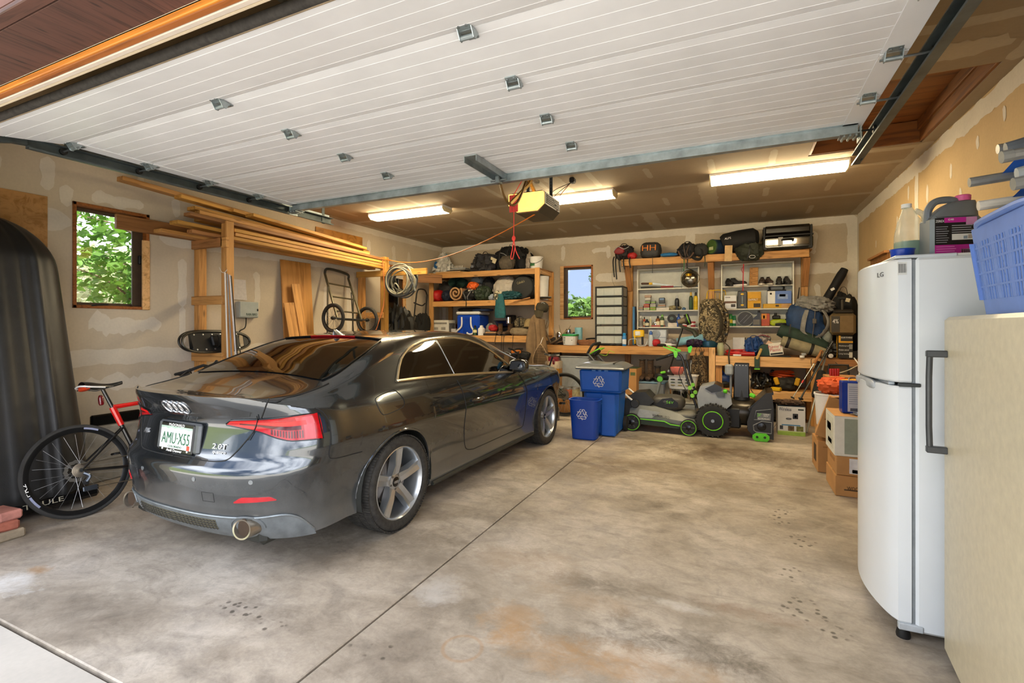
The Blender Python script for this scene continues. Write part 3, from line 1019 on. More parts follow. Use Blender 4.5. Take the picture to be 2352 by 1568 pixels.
# release tag and cord
tx,ty = PY(1180,467,4.12).x,4.12
tg = thing('release_cord','red emergency release tag and cord hanging from door opener','release cord',(tx,ty,2.0))
TAG = mat('#c3332c',.5)
p0,p1 = PY(1170,449,ty),PY(1190,486,ty)
wpart('tag',MB().bb(p0.x,p1.x,ty - .003,ty,p1.z,p0.z,.002),TAG,tg)
CORD = mat('#f0443a',.7,emit=0)
wpart('cord',MB().tube([(ox + .07,ty,DPZ + .142),(tx,ty,p0.z),(tx + .003,ty - .004,p1.z),(tx,ty,PY(1181,545,ty).z)],.0035,6),CORD,tg)
zk = PY(1181,548,ty).z
wpart('knot',MB().soft((tx,ty,zk - .02),(.035,.035,.05),2,.15,3,5,6),CORD,tg)
wpart('loop',MB().tube(curve([(tx,ty,zk),(tx - .015,ty,zk - .10),(tx - .03,ty,zk - .17),(tx - .01,ty,zk - .18),(tx + .012,ty,zk - .08)],6),.004,6).tube(curve([(tx,ty,zk),(tx + .02,ty,zk - .11),(tx + .06,ty,zk - .19)],5),.004,6),CORD,tg)
# plug and leads on the ceiling
pp = PZ(1315,408,ZC)
pl = thing('ceiling_outlet','black plug with three leads on ceiling behind door opener','outlet',(pp.x,pp.y,ZC - .05))
wpart('plug',MB().bb(pp.x - .03,pp.x + .03,pp.y - .04,pp.y + .04,ZC - .06,ZC - .001,.012),BLK,pl)
for k,(a,b) in enumerate(((.05,.06),(.02,.11),(-.02,.16))):
 wpart('lead',MB().tube(curve([(pp.x - .01 * k,pp.y,ZC - .05),(pp.x - .15,pp.y - .15 - a,ZC - .12 - b),(ox + .19,oy + .25 + .05 * k,oz + .15 - .04 * k)],6),.004,6),BLK if k < 2 else mat('#8a3a10',.6),pl)
# three wrap-around fluorescent fixtures
LENS = NB('fluorescent_lens')
f_ = LENS.noise(LENS.vec((1,30,1)),2,2)
LENS.set(Base_Color=hexc('#fff2cf'),Roughness=.5,Emission_Color=hexc('#ffe9bd'),Emission_Strength=LAMP)
for x0,x1,y,lb in ((-4.88,-3.60,5.72,'long fluorescent ceiling light nearest the lumber rack'),(-2.62,-1.34,5.90,'fluorescent ceiling light half hidden behind the door opener'),(-.28,1.00,5.83,'large fluorescent ceiling light near the right wall')):
 t = thing('ceiling_light',lb,'ceiling light',((x0 + x1) / 2,y,ZC),group='ceiling lights')
 wpart('housing',MB().bb(x0,x1,y - .12,y + .12,ZC - .03,ZC,.004),WHT,t)
 pr = [(-.118,-.03),(-.118,-.05),(-.075,-.085),(.075,-.085),(.118,-.05),(.118,-.03)]
 wpart('diffuser',MB().prism(pr,x1 - x0 - .03,(x0 + .015,y,ZC),((0,1,0),(0,0,1),(1,0,0))),LENS.m,t,20)
 for x in (x0,x1 - .015):
  wpart('end_cap',MB().prism([(a * 1.03,b * 1.03) for a,b in pr],.015,(x,y,ZC),((0,1,0),(0,0,1),(1,0,0))),mat('#e9dcae',.5),t)
# ================================================================ the car (x right, y forward from the rear axle, z up)
CAR = thing('car','dark grey metallic two-door coupe parked with its tail to the door','car',(-3.005,2.77,0),math.radians(-1.0))
WBASE = 2.764
def paint():
 nb = NB('car_paint')
 fl_ = nb.noise(nb.vec(),900,1)
 dust = nb.noise(nb.vec((3,3,1.5)),2.5,5,.65)
 sp = nb.n('SeparateXYZ')
 nb.l(nb.co.outputs['Object'],sp.inputs[0])
 base = nb.ramp(fl_,[(.35,hexc('#373c40')),(.65,hexc('#4b5156'))])
 # road dust lies on the lowest panels and the tail
 low = nb.ramp(nb.math('ADD',sp.outputs[2],nb.math('MULTIPLY',dust,-.35)),[(.05,1.0),(.42,0.0)])
 base = nb.mix(nb.math('MULTIPLY',low,.30),base,hexc('#85837e'))
 nb.set(Base_Color=base,Metallic=nb.math('SUBTRACT',.85,nb.math('MULTIPLY',low,.35)),Roughness=nb.math('ADD',.19,nb.math('MULTIPLY',low,.35)),Coat_Weight=1.0,Coat_Roughness=.03,Coat_IOR=1.7)
 return nb.m
PAINT = paint()
TINT = mat('#050505',.03,var=.02,coat=1.0)
TRIMS = mat('#c9b998',.25,.9,var=.05)
SEAM = mat('#0d0d0d',.7,var=.02)
PLAS = mat('#23241f',.6,bmp=.15,bsc=100)
DIFF = mat('#6d7274',.5,.35,var=.2,sc=10)
# ---- control curves
SIDE = [(.10,.79),(.17,.845),(.215,.872),(.26,.872),(.32,.868),(.42,.878),(.52,.893),(.60,.906),(.67,.917),(.715,.923),(.745,.920),(.80,.908),(.87,.888),(.94,.858),(.99,.825),(1.03,.79)]
TAPER = [(-.45,.958),(-.15,.995),(.2,1.0),(.9,.992),(1.6,.992),(2.4,.998),(2.8,.995),(3.05,.975)]
REAR = [(.20,-.90),(.24,-.945),(.30,-.975),(.345,-.985),(.36,-.998),(.40,-1.002),(.50,-1.018),(.575,-1.022),(.61,-1.012),(.635,-.975),(.66,-.955),(.72,-.938),(.78,-.925),(.83,-.918),(.87,-.925),(.91,-.950),(.945,-.975),(.98,-.995),(1.01,-1.003)]
BELT = [(-.45,.945),(-.2,.965),(.1,1.0),(.4,.995),(1.0,.965),(1.9,.915),(2.35,.905),(2.7,.89),(3.05,.85)]
CTR = [(-1.01,1.005),(-.97,1.006),(-.85,1.002),(-.70,1.012),(-.52,1.045),(-.35,1.105),(-.1,1.20),(.15,1.285),(.40,1.335),(.75,1.364),(1.1,1.371),(1.4,1.358),(1.6,1.325),(1.9,1.21),(2.2,1.07),(2.36,.995),(2.5,.975),(2.8,.955),(3.05,.92),(3.35,.84),(3.58,.72)]
YC,YFR,YN = -.45,3.05,3.62
NSE = 2.55
def cospow(a,n):
 return abs(a) ** (2 / n)
def Wd(y,z):
 return interp(SIDE,z) * interp(TAPER,y)
def yrear(z):
 return interp(REAR,z)
def ztop(s):
 """height of the shoulder edge; s: 0..1 tail, 1..2 flank, 2..3 nose"""
 if s <= 1:
  x = cospow(math.sin(s * PI / 2),NSE)
  t = max(0,min(1,(x - .62) / .36))
  return 1.005 + (.945 - 1.005) * t * t * (3 - 2 * t)
 if s <= 2:
  return interp(BELT,YC + (YFR - YC) * (s - 1))
 return .85 - .15 * (s - 2) ** 1.5
def B(s,z):
 """outer skin below the shoulder"""
 if s < 1:
  f = s * PI / 2
  yr = yrear(z)
  return V((Wd(YC,z) * cospow(math.sin(f),NSE),YC - (YC - yr) * cospow(math.cos(f),NSE),z))
 if s <= 2:
  y = YC + (YFR - YC) * (s - 1)
  return V((Wd(y,z),y,z))
 f = (s - 2) * PI / 2
 nose = YN - .10 * max(0,(z - .6) / .25) ** 2 - .06 * max(0,(.4 - z) / .25)
 return V((Wd(YFR,z) * cospow(math.cos(f),2.5),YFR + (nose - YFR) * cospow(math.sin(f),2.5),z))
def sy(y):
 return 1 + (y - YC) / (YFR - YC)
def U(s,t):
 """skin above the shoulder: t=0 shoulder edge, t=1 centre line"""
 z0 = ztop(s)
 p = B(s,z0)
 zc = interp(CTR,p.y)
 if s >= 2:
  zc = max(zc,z0)
 hg = max(zc - z0,0)
 win = .05 + .44 * hg
 rx = max(p.x - win,p.x * .55)
 rz = z0 + .86 * hg
 mid = V((p.x + (rx - p.x) * .495 + .006 * min(1,hg / .3),0,z0 + (rz - z0) * .50))
 rl = V((rx + (p.x - rx) * .10 + .008,0,z0 + (rz - z0) * .88))
 pts = [V((p.x,0,z0)),mid,rl,V((rx * .88,0,z0 + .935 * hg)),V((rx * .5,0,z0 + .985 * hg)),V((0,0,zc))]
 ts = [0,.28,.50,.62,.80,1]
 for i in range(5):
  if t <= ts[i + 1]:
   break
 k = (t - ts[i]) / (ts[i + 1] - ts[i])
 a = pts[i - 1] if i else pts[0] * 2 - pts[1]
 b,c = pts[i],pts[i + 1]
 d = pts[i + 2] if i < 4 else V((-pts[4].x,0,pts[4].z))
 q = .5 * ((2 * b) + (c - a) * k + (2 * a - 5 * b + 4 * c - d) * k * k + (3 * b - a - 3 * c + d) * k ** 3)
 return V((max(q.x,0),p.y,q.z))
def nrm(F,s,t,e=.004):
 a = F(min(s + e,2.99),t) - F(max(s - e,.002),t)
 b = F(s,min(t + e,1.2)) - F(s,t - e)
 n = a.cross(b)
 if n.length < 1e-9:
  return V((0,0,1))
 n.normalize()
 return n if (n.x > -.02 or n.z > .5) else -n
def on(F,s,t,off):
 """a point off millimetres proud of the skin"""
 n = nrm(F,s,t)
 p = F(s,t)
 c = V((0,1.2,.6))
 if n.dot(p - c) < 0:
  n = -n
 return p + n * off
AR,AZ = .372,.325             # wheel arches
def zlow(s):
 if s < 1:
  return interp([(0,.205),(.5,.205),(.72,.215),(1,.235)],s)
 if s <= 2:
  y = YC + (YFR - YC) * (s - 1)
  for yc in (0,WBASE):
   if abs(y - yc) < AR:
    return AZ + math.sqrt(max(0,AR ** 2 - (y - yc) ** 2))
  return .235 if y < -AR else (.185 if y < WBASE else .20)
 return .20
cols = [i / 36 for i in range(36)]
ys_ = []
for yc in (0,WBASE):
 ys_ += [yc - AR - .0006,yc + AR + .0006] + [yc + AR * math.cos(PI * k / 26) * .99999 for k in range(27)]
ys_ += [YC + .02 * k for k in range(4)] + [AR + .02 + (WBASE - 2 * AR - .04) * k / 44 for k in range(45)]
cols += sorted(sy(y) for y in ys_ if YC <= y <= YFR)
cols += [2 + k / 18 for k in range(1,19)]
cols = sorted(set(round(c,6) for c in cols))
NZ,NT = 30,24
body = MB()
half = []
for s in cols:
 row = []
 z0,z1 = zlow(s),ztop(s)
 for j in range(NZ):
  k = j / (NZ - 1)
  row.append(B(s,z0 + (z1 - z0) * k))
 for j in range(1,NT + 1):
  row.append(U(s,j / NT))
 half.append(row)
n = NZ + NT
for sg in (1,-1):
 vs = [V((p.x * sg,p.y,p.z)) for r in half for p in r]
 fs = []
 for i in range(len(cols) - 1):
  for j in range(n - 1):
   q = (i * n + j,(i + 1) * n + j,(i + 1) * n + j + 1,i * n + j + 1)
   fs.append(q if sg > 0 else q[::-1])
 body.add(vs,fs)
bo = obj('body',body,PAINT,CAR,smooth=55)
bm = bmesh.new()
bm.from_mesh(bo.data)
bmesh.ops.remove_doubles(bm,verts=bm.verts,dist=.0004)
bmesh.ops.recalc_face_normals(bm,faces=bm.faces)
bm.to_mesh(bo.data)
bm.free()
bo.data.polygons.foreach_set('use_smooth',[True] * len(bo.data.polygons))
bo.data.set_sharp_from_angle(angle=math.radians(50))
def mirror(mb):
 k = len(mb.v)
 mb.v += [(-x,y,z) for x,y,z in mb.v]
 mb.f += [tuple(i + k for i in f)[::-1] for f in mb.f]
 return mb
def patch(F,lo,hi,a0,a1,na,nb_,off,sg=1,thick=.004):
 """slab over the skin: parameter a from a0 to a1, other parameter between lo(a) and hi(a)"""
 mb = MB()
 vs,fs = [],[]
 for lay in (off,off - thick):
  for i in range(na + 1):
   a = a0 + (a1 - a0) * i / na
   for j in range(nb_ + 1):
    b = lo(a) + (hi(a) - lo(a)) * j / nb_
    p = on(F,a,b,lay)
    vs.append(V((p.x * sg,p.y,p.z)))
 w,h = nb_ + 1,(na + 1) * (nb_ + 1)
 for i in range(na):
  for j in range(nb_):
   q = (i * w + j,(i + 1) * w + j,(i + 1) * w + j + 1,i * w + j + 1)
   fs.append(q if sg > 0 else q[::-1])
   q2 = tuple(x + h for x in q)
   fs.append(q2[::-1] if sg > 0 else q2)
 rim = [i * w for i in range(na + 1)] + [na * w + j for j in range(1,w)] + [i * w + nb_ for i in range(na - 1,-1,-1)] + list(range(nb_ - 1,0,-1))
 for i in range(len(rim)):
  a,b = rim[i],rim[(i + 1) % len(rim)]
  fs.append((a,a + h,b + h,b) if sg > 0 else (a,b,b + h,a + h))
 return mb.add(vs,fs)
def line(F,pts,off,r,sg=1,closed=False,n=6,dense=10):
 q = []
 m_ = len(pts)
 for i in range(m_ if closed else m_ - 1):
  a,b = pts[i],pts[(i + 1) % m_]
  for k in range(dense):
   f = k / dense
   q.append((a[0] + (b[0] - a[0]) * f,a[1] + (b[1] - a[1]) * f))
 if not closed:
  q.append(pts[-1])
 pp_ = []
 for s,t in q:
  p = on(F,s,t,off)
  pp_.append(V((p.x * sg,p.y,p.z)))
 return MB().tube(pp_,r,n,True,closed)
def crv2(pts,n=6,closed=False):
 return [(p.x,p.y) for p in curve([(a,b,0) for a,b in pts],n,closed)]
def uy(y):
 return sy(y) if y > YC else None
# t of the upper skin at a given height, for a station s
def t_at(s,z):
 lo,hi = 0.0,.6
 for _ in range(24):
  m_ = (lo + hi) / 2
  if U(s,m_).z < z:
   lo = m_
  else:
   hi = m_
 return (lo + hi) / 2
# ---- side glass
def dlo_top(s):
 y = YC + (YFR - YC) * (s - 1)
 return t_at(s,interp([(.07,1.02),(.11,1.06),(.22,1.155),(.36,1.222),(.55,1.266),(.8,1.290),(1.1,1.293),(1.35,1.262),(1.6,1.175),(1.8,1.045),(1.93,.935)],y))
def dlo_bot(s):
 y = YC + (YFR - YC) * (s - 1)
 return t_at(s,interp([(.07,1.014),(.5,1.004),(1.0,.982),(1.93,.927)],y))
for sg in (1,-1):
 for a0,a1 in ((.085,.79),(.812,1.90)):
  obj('side_window',patch(U,dlo_bot,dlo_top,sy(a0),sy(a1),30,8,.004,sg),TINT,CAR,smooth=40)
 ring = [(sy(y),dlo_top(sy(y))) for y in (.07,.09,.12,.16,.22,.28,.36,.45,.55,.68,.8,.95,1.1,1.22,1.35,1.48,1.6,1.7,1.8,1.87,1.93)]
 ring += [(sy(y),dlo_bot(sy(y))) for y in (1.85,1.6,1.3,1.0,.75,.5,.3,.15,.07)]
 obj('window_trim',line(U,ring,.004,.011,sg,True,8,3),TRIMS,CAR)
 p = [(sy(.80),dlo_bot(sy(.80)) + (dlo_top(sy(.80)) - dlo_bot(sy(.80))) * k / 6) for k in range(7)]
 obj('pillar_trim',line(U,p,.006,.004,sg,False,6,2),mat('#9a9a98',.3,.6),CAR)
# ---- rear glass and the spoiler lip over it
def rw(y):
 return interp([(-.47,.60),(-.3,.645),(0,.60),(.24,.53),(.30,.50)],y)
def rg_pt(y,x):
 s = sy(y)
 lo,hi = 0.3,1.0
 for _ in range(22):
  m_ = (lo + hi) / 2
  if U(s,m_).x > x:
   lo = m_
  else:
   hi = m_
 return on(U,s,(lo + hi) / 2,.004)
def topgrid(y0,y1,wf_,off,ny=20,nx=16):
 mb = MB()
 def f(a,b):
  y = y0 + (y1 - y0) * a
  x = (b * 2 - 1) * wf_(y)
  yy = y - .05 * (x / .6) ** 2 * (1 if off else 1)
  p = rg_pt(max(yy,YC + .005),abs(x))
  return V((p.x if x > 0 else -p.x,p.y,p.z + off))
 return mb.grid(f,ny,nx)
rgm = topgrid(-.40,.27,rw,.002)
obj('rear_window',rgm,TINT,CAR)
obj('rear_window_edge',MB().tube([V(rgm.v[(19) * 16 + j]) + V((0,0,.004)) for j in range(16)],.009,6),BLKG,CAR)
obj('brake_light',MB().tube([V(rgm.v[19 * 16 + j]) + V((0,-.010,.006)) for j in range(4,12)],.007,6),mat('#8a0d16',.2,coat=1),CAR)
obj('roof_seam',MB().tube([V(rgm.v[i * 16]) for i in range(20)],.006,6),BLKG,CAR)
obj('roof_seam',MB().tube([V(rgm.v[i * 16 + 15]) for i in range(20)],.006,6),BLKG,CAR)
# windscreen
wsm = topgrid(1.58,2.30,lambda y: interp([(1.58,.50),(2.3,.64)],y),.002)
obj('windscreen',wsm,TINT,CAR)
# aerial fin
q = rg_pt(.33,0.0)
fin = MB().grid(lambda a,b: V(((.022 * (1 - b) * math.sin(a * 2 * PI)) * (1 - .2 * b),q.y + .075 * math.cos(a * 2 * PI) * (1 - b * .78) - .05 * b,q.z - .004 + .052 * b)),16,6,True)
obj('antenna',fin,mat('#6e7274',.25,.7,coat=1),CAR)
# ---- shut lines
for sg in (1,-1):
 L = crv2([(sy(.80),.95),(sy(.825),.85),(sy(.835),.70),(sy(.845),.55),(sy(.88),.42),(sy(.93),.345),(sy(1.05),.318)],5)
 L += [(sy(y),.318 + .004 * (y - 1)) for y in (1.3,1.6,1.9,2.05)] + crv2([(sy(2.10),.335),(sy(2.12),.45),(sy(2.10),.65),(sy(2.05),.80),(sy(1.97),.90)],5)
 obj('door_gap',line(B,L,.0005,.004,sg,False,5,3),SEAM,CAR)
 # bumper-to-quarter-panel seam
 L = [(.985,.665),(.99,.62),(1.0,.60),(sy(-.40),.600)] + [(sy(-.37),.598)]
 L = crv2([(.80,.93),(.84,.90),(.86,.82),(.85,.70),(.86,.645),(.90,.628),(1.0,.622),(sy(-.365),.622)],6)
 obj('bumper_gap',line(B,L,.0005,.0035,sg,False,5,2),SEAM,CAR)
# boot lid: down each side, across the bumper's top edge
zb = lambda s: .655 + .0 * s
def sx(x,z):
 """tail parameter at half-width x"""
 lo,hi = 0.0,1.0
 for _ in range(26):
  m_ = (lo + hi) / 2
  if B(m_,z).x < x:
   lo = m_
  else:
   hi = m_
 return (lo + hi) / 2
for sg in (1,-1):
 P_ = [(.64,1.0),(.635,.97),(.60,.90),(.575,.86),(.52,.775),(.455,.69),(.42,.655),(.36,.640),(.2,.637),(0.005,.637)]
 obj('boot_gap',line(B,crv2([(sx(x,z),z) for x,z in P_],5),.0006,.004,sg,False,5,2),SEAM,CAR)
 # lid-to-wing seam running forward over the deck
 pts = []
 for y in [-.86 + .05 * k for k in range(9)]:
  pts.append((y,interp([(-.9,.64),(-.6,.70),(-.45,.70)],y)))
 def top_at(x,y):
  z0_ = .98
  lo,hi = 0.02,sy(0) if y > YC else 1.0
  if y > YC:
   s = sy(y)
  else:
   lo,hi = 0.0,1.0
   for _ in range(26):
    m_ = (lo + hi) / 2
    if B(m_,ztop(m_)).y < y:
     lo = m_
    else:
     hi = m_
   s = (lo + hi) / 2
  l2,h2 = 0.0,1.0
  for _ in range(22):
   m_ = (l2 + h2) / 2
   if U(s,m_).x > x:
    l2 = m_
   else:
    h2 = m_
  return U(s,(l2 + h2) / 2)
 obj('boot_gap',MB().tube([V((p.x * sg,p.y,p.z + .001)) for p in (top_at(x,y) for y,x in pts)],.004,5),SEAM,CAR)
# fuel flap on the right flank
FP = crv2([(sy(-.20),.935),(sy(-.05),.960),(sy(.0),.955),(sy(.045),.90),(sy(.04),.855),(sy(-.02),.835),(sy(-.16),.82),(sy(-.20),.84),(sy(-.215),.90)],4,True)
obj('fuel_flap',line(B,FP,.0005,.003,1,True,5,1),SEAM,CAR)
# ---- tail lamps
LRED = mat('#a80c14',.12,var=.15,sc=30)
LDRK = mat('#4a0709',.1,var=.2,sc=40)
LPNK = mat('#c04046',.12,var=.1)
for sg in (1,-1):
 zt = lambda s: interp([(.40,.795),(.47,.830),(.60,.848),(.80,.862),(.905,.868)],s)
 zl = lambda s: interp([(.40,.790),(.46,.768),(.60,.728),(.70,.722),(.905,.722)],s)
 zt2 = lambda s: zt(s) + .045
 zl2 = lambda s: zl(s) + .045
 a0,a1 = sx(.37,.84),.80
 T2 = lambda s: interp([(a0,.846),(a0 + .03,.868),(.5,.885),(.7,.900),(a1,.903)],s)
 L2 = lambda s: interp([(a0,.840),(.40,.810),(.52,.772),(.60,.758),(a1,.757)],s)
 lm = obj('tail_lamp',patch(B,L2,T2,a0,a1,34,8,.006,sg),LRED,CAR,smooth=40)
 obj('lamp_rim',line(B,[(a0 + (a1 - a0) * k / 20,T2(a0 + (a1 - a0) * k / 20)) for k in range(21)] + [(a1 - (a1 - a0) * k / 20,L2(a1 - (a1 - a0) * k / 20)) for k in range(21)],.005,.004,sg,True,5,1),BLKG,lm)
 f = lambda k: (lambda s: L2(s) + (T2(s) - L2(s)) * k)
 obj('light_bar',patch(B,f(.60),f(.78),a0 + .02,a1 - .10,24,2,.0085,sg),mat('#d01c14',.2),lm)
 obj('reflector',patch(B,f(.62),f(.92),a1 - .16,a1 - .045,10,2,.008,sg),LPNK,lm)
 obj('reflector',patch(B,f(.05),f(.62),a1 - .12,a1 - .05,8,2,.008,sg),LPNK,lm)
 obj('dark_insert',patch(B,f(.42),f(.58),a0 + .08,a1 - .14,20,2,.008,sg),LDRK,lm)
 for k in range(12):
  s0 = .475 + k * .017
  obj('led_blade',patch(B,f(.10),f(.38),s0,s0 + .008,2,3,.0088,sg),LDRK,lm)
 obj('lamp_gap',line(B,[(sx(.585,.88),.905),(sx(.565,.85),.855),(sx(.525,.77),.762)],.009,.003,sg,False,5,4),SEAM,lm)
 # bumper reflector
 r0,r1 = sx(.50,.45),sx(.70,.45)
 rf = obj('bumper_reflector',patch(B,lambda s: interp([(r0,.428),(r1,.440)],s),lambda s: interp([(r0,.435),(r0 + .05,.462),(r1 - .04,.462),(r1,.443)],s),r0,r1,16,3,.004,sg),mat('#b81e28',.15,coat=1),CAR)
 # parking sensors
 for x,z in ((.25,.545),(.60,.548)):
  p = on(B,sx(x,z),z,.0015)
  n_ = nrm(B,sx(x,z),z)
  if n_.y > 0:
   n_ = -n_
  n_ = V((n_.x * sg,n_.y,n_.z))
  obj('parking_sensor',MB().tube([V((p.x * sg,p.y,p.z)) - n_ * .003,V((p.x * sg,p.y,p.z)) + n_ * .001],[.0125,.0125],14),mat('#8c9092',.3,.6),CAR)
 # tail pipe
 ex,ez = .545,.285
 y_ = B(sx(ex,.26),.26).y
 obj('tail_pipe',MB().grid(lambda a,b: V((sg * ex + [.058,.062,.062,.052,.050][int(round(b * 4))] * 1.18 * math.cos(a * 2 * PI),y_ + [.16,-.04,-.052,-.050,.10][int(round(b * 4))] + .012 * math.sin(a * 2 * PI),ez + [.058,.062,.062,.052,.050][int(round(b * 4))] * .82 * math.sin(a * 2 * PI))),28,5,True),mat('#a39a8c',.28,.85),CAR)
 obj('pipe_soot',MB().lathe([(.055,0),(0,.001)],20,(sg * ex,y_ - .038,ez),'y',1.06,.86),mat('#3a2a1a',.9),CAR)
# tow-eye cover, lower valance, diffuser grille
tw = [(sx(.38,.47),.478),(sx(.30,.47),.478),(sx(.30,.44),.425),(sx(.38,.44),.425)]
obj('tow_cover',line(B,tw,-.0002,.0015,1,True,5,4),SEAM,CAR)
for sg in (1,-1):
 obj('valance',patch(B,lambda s: .207,lambda s: interp([(0,.335),(.45,.338),(.60,.350),(.70,.318),(.78,.235)],s),.0,.78,36,5,.006,sg),DIFF,CAR,smooth=40)
 obj('valance_lip',line(B,[(.78 * k / 30,interp([(0,.335),(.45,.338),(.60,.350),(.70,.318),(.78,.235)],.78 * k / 30) + .004) for k in range(31)],.006,.0065,sg,False,6,1),mat('#7c8284',.35,.5),CAR)
 g = obj('diffuser_grille',patch(B,lambda s: .262,lambda s: .318,.0,sx(.36,.29),20,2,.009,sg),mat('#55503f',.8),CAR)
 for k in range(4):
  zz = .268 + .0145 * k
  obj('mesh_bar',MB().tube([V((p.x * sg,p.y,p.z)) for p in (on(B,sx(.36,.29) * q_ / 24,zz + (.003 if q_ % 2 else -.003),.012) for q_ in range(25))],.0028,5),mat('#2b2820',.7),g)
 pr = [(sx(.545 + .088 * math.cos(a),.28),.285 + .066 * math.sin(a)) for a in [PI * k / 14 for k in range(15)]]
 obj('pipe_surround',line(B,pr,.008,.006,sg,False,6,1),mat('#6d7274',.4,.4),CAR)
# ---- number plate in its black frame
pz,py_ = .742,yrear(.742) - .022
tl = math.radians(-7)
up = V((0,-math.sin(tl) * -1,math.cos(tl)))
up = V((0,.12,.99)).normalized()
rt = V((1,0,0))
nn = rt.cross(up)
pc = V((0,py_,pz))
R3 = Matrix((rt,-nn,up)).transposed()
obj('plate_recess',MB().box(pc + V((0,.016,.004)),(.40,.03,.175),.012,R3),mat('#55585a',.4,.4),CAR)
fr_ = obj('plate_frame',MB().box(pc,(.318,.014,.170),.006,R3),BLKG,CAR)
PLW = mat('#e9ebe6',.4,var=.03)
PLG = mat('#1d5a3c',.5)
obj('plate',MB().box(pc + nn * .0075,(.300,.003,.128),0,R3),PLW,fr_)
mt = [(-.150,.064),(-.150,.048),(-.11,.056),(-.08,.046),(-.055,.058),(-.02,.050),(.02,.058),(.045,.048),(.08,.056),(.115,.046),(.150,.052),(.150,.064)]
obj('plate_mountains',MB().prism(mt,.001,pc + nn * .009,(rt,up,nn)),mat('#9db4a3',.5),fr_)
text(fr_,'AMU·X55',pc + nn * .0106 - up * .004,rt,up,.268,.066,PLG,keep=False)
text(fr_,'McDONALD',pc + nn * .0106 + up * .0735,rt,up,.15,.016,WHT)
text(fr_,'Audi Denver',pc + nn * .0106 - up * .0745,rt,up,.15,.016,WHT)
text(fr_,'COLORADO',pc + nn * .0106 - up * .052,rt,up,.13,.013,PLG)
obj('sticker',MB().box(pc + nn * .0105 + rt * .128 - up * .050,(.026,.001,.026),0,R3),mat('#d8452c',.5),fr_)
for sg in (-1,1):
 obj('plate_screw',MB().lathe([(.006,-.001),(.006,.003),(0,.004)],8,pc + nn * .009 + rt * sg * .12 - up * .071,'y'),WHT,fr_)
# ---- badges
BADGE = mat('#dfe0e2',.18,.9,var=.03)
rr = .036
def tail_pt(x,z,off):
 p = on(B,sx(abs(x),z),z,off)
 return V((math.copysign(p.x,x) if x else 0,p.y,p.z))
em = MB()
for k in range(4):
 cx_ = -.079 + k * .0525
 em.tube([tail_pt(cx_ + rr * math.cos(a),.925 + rr * math.sin(a) * .95,.004) for a in [2 * PI * j / 26 for j in range(26)]],.0052,6,False,True)
obj('ring_emblem',em,BADGE,CAR)
def badge(s_,x,z,w_,h_):
 p = tail_pt(x,z,.003)
 a,b = tail_pt(x - .04,z,.003),tail_pt(x + .04,z,.003)
 r_ = (b - a).normalized()
 c_,d_ = tail_pt(x,z - .02,.003),tail_pt(x,z + .02,.003)
 u_ = (d_ - c_).normalized()
 text(CAR,s_,p,r_,u_,w_,h_,BADGE,'badge',.0025)
badge('A5',-.40,.742,.065,.032)
badge('2.0T',.345,.718,.105,.030)
badge('quattro',.350,.684,.095,.020)
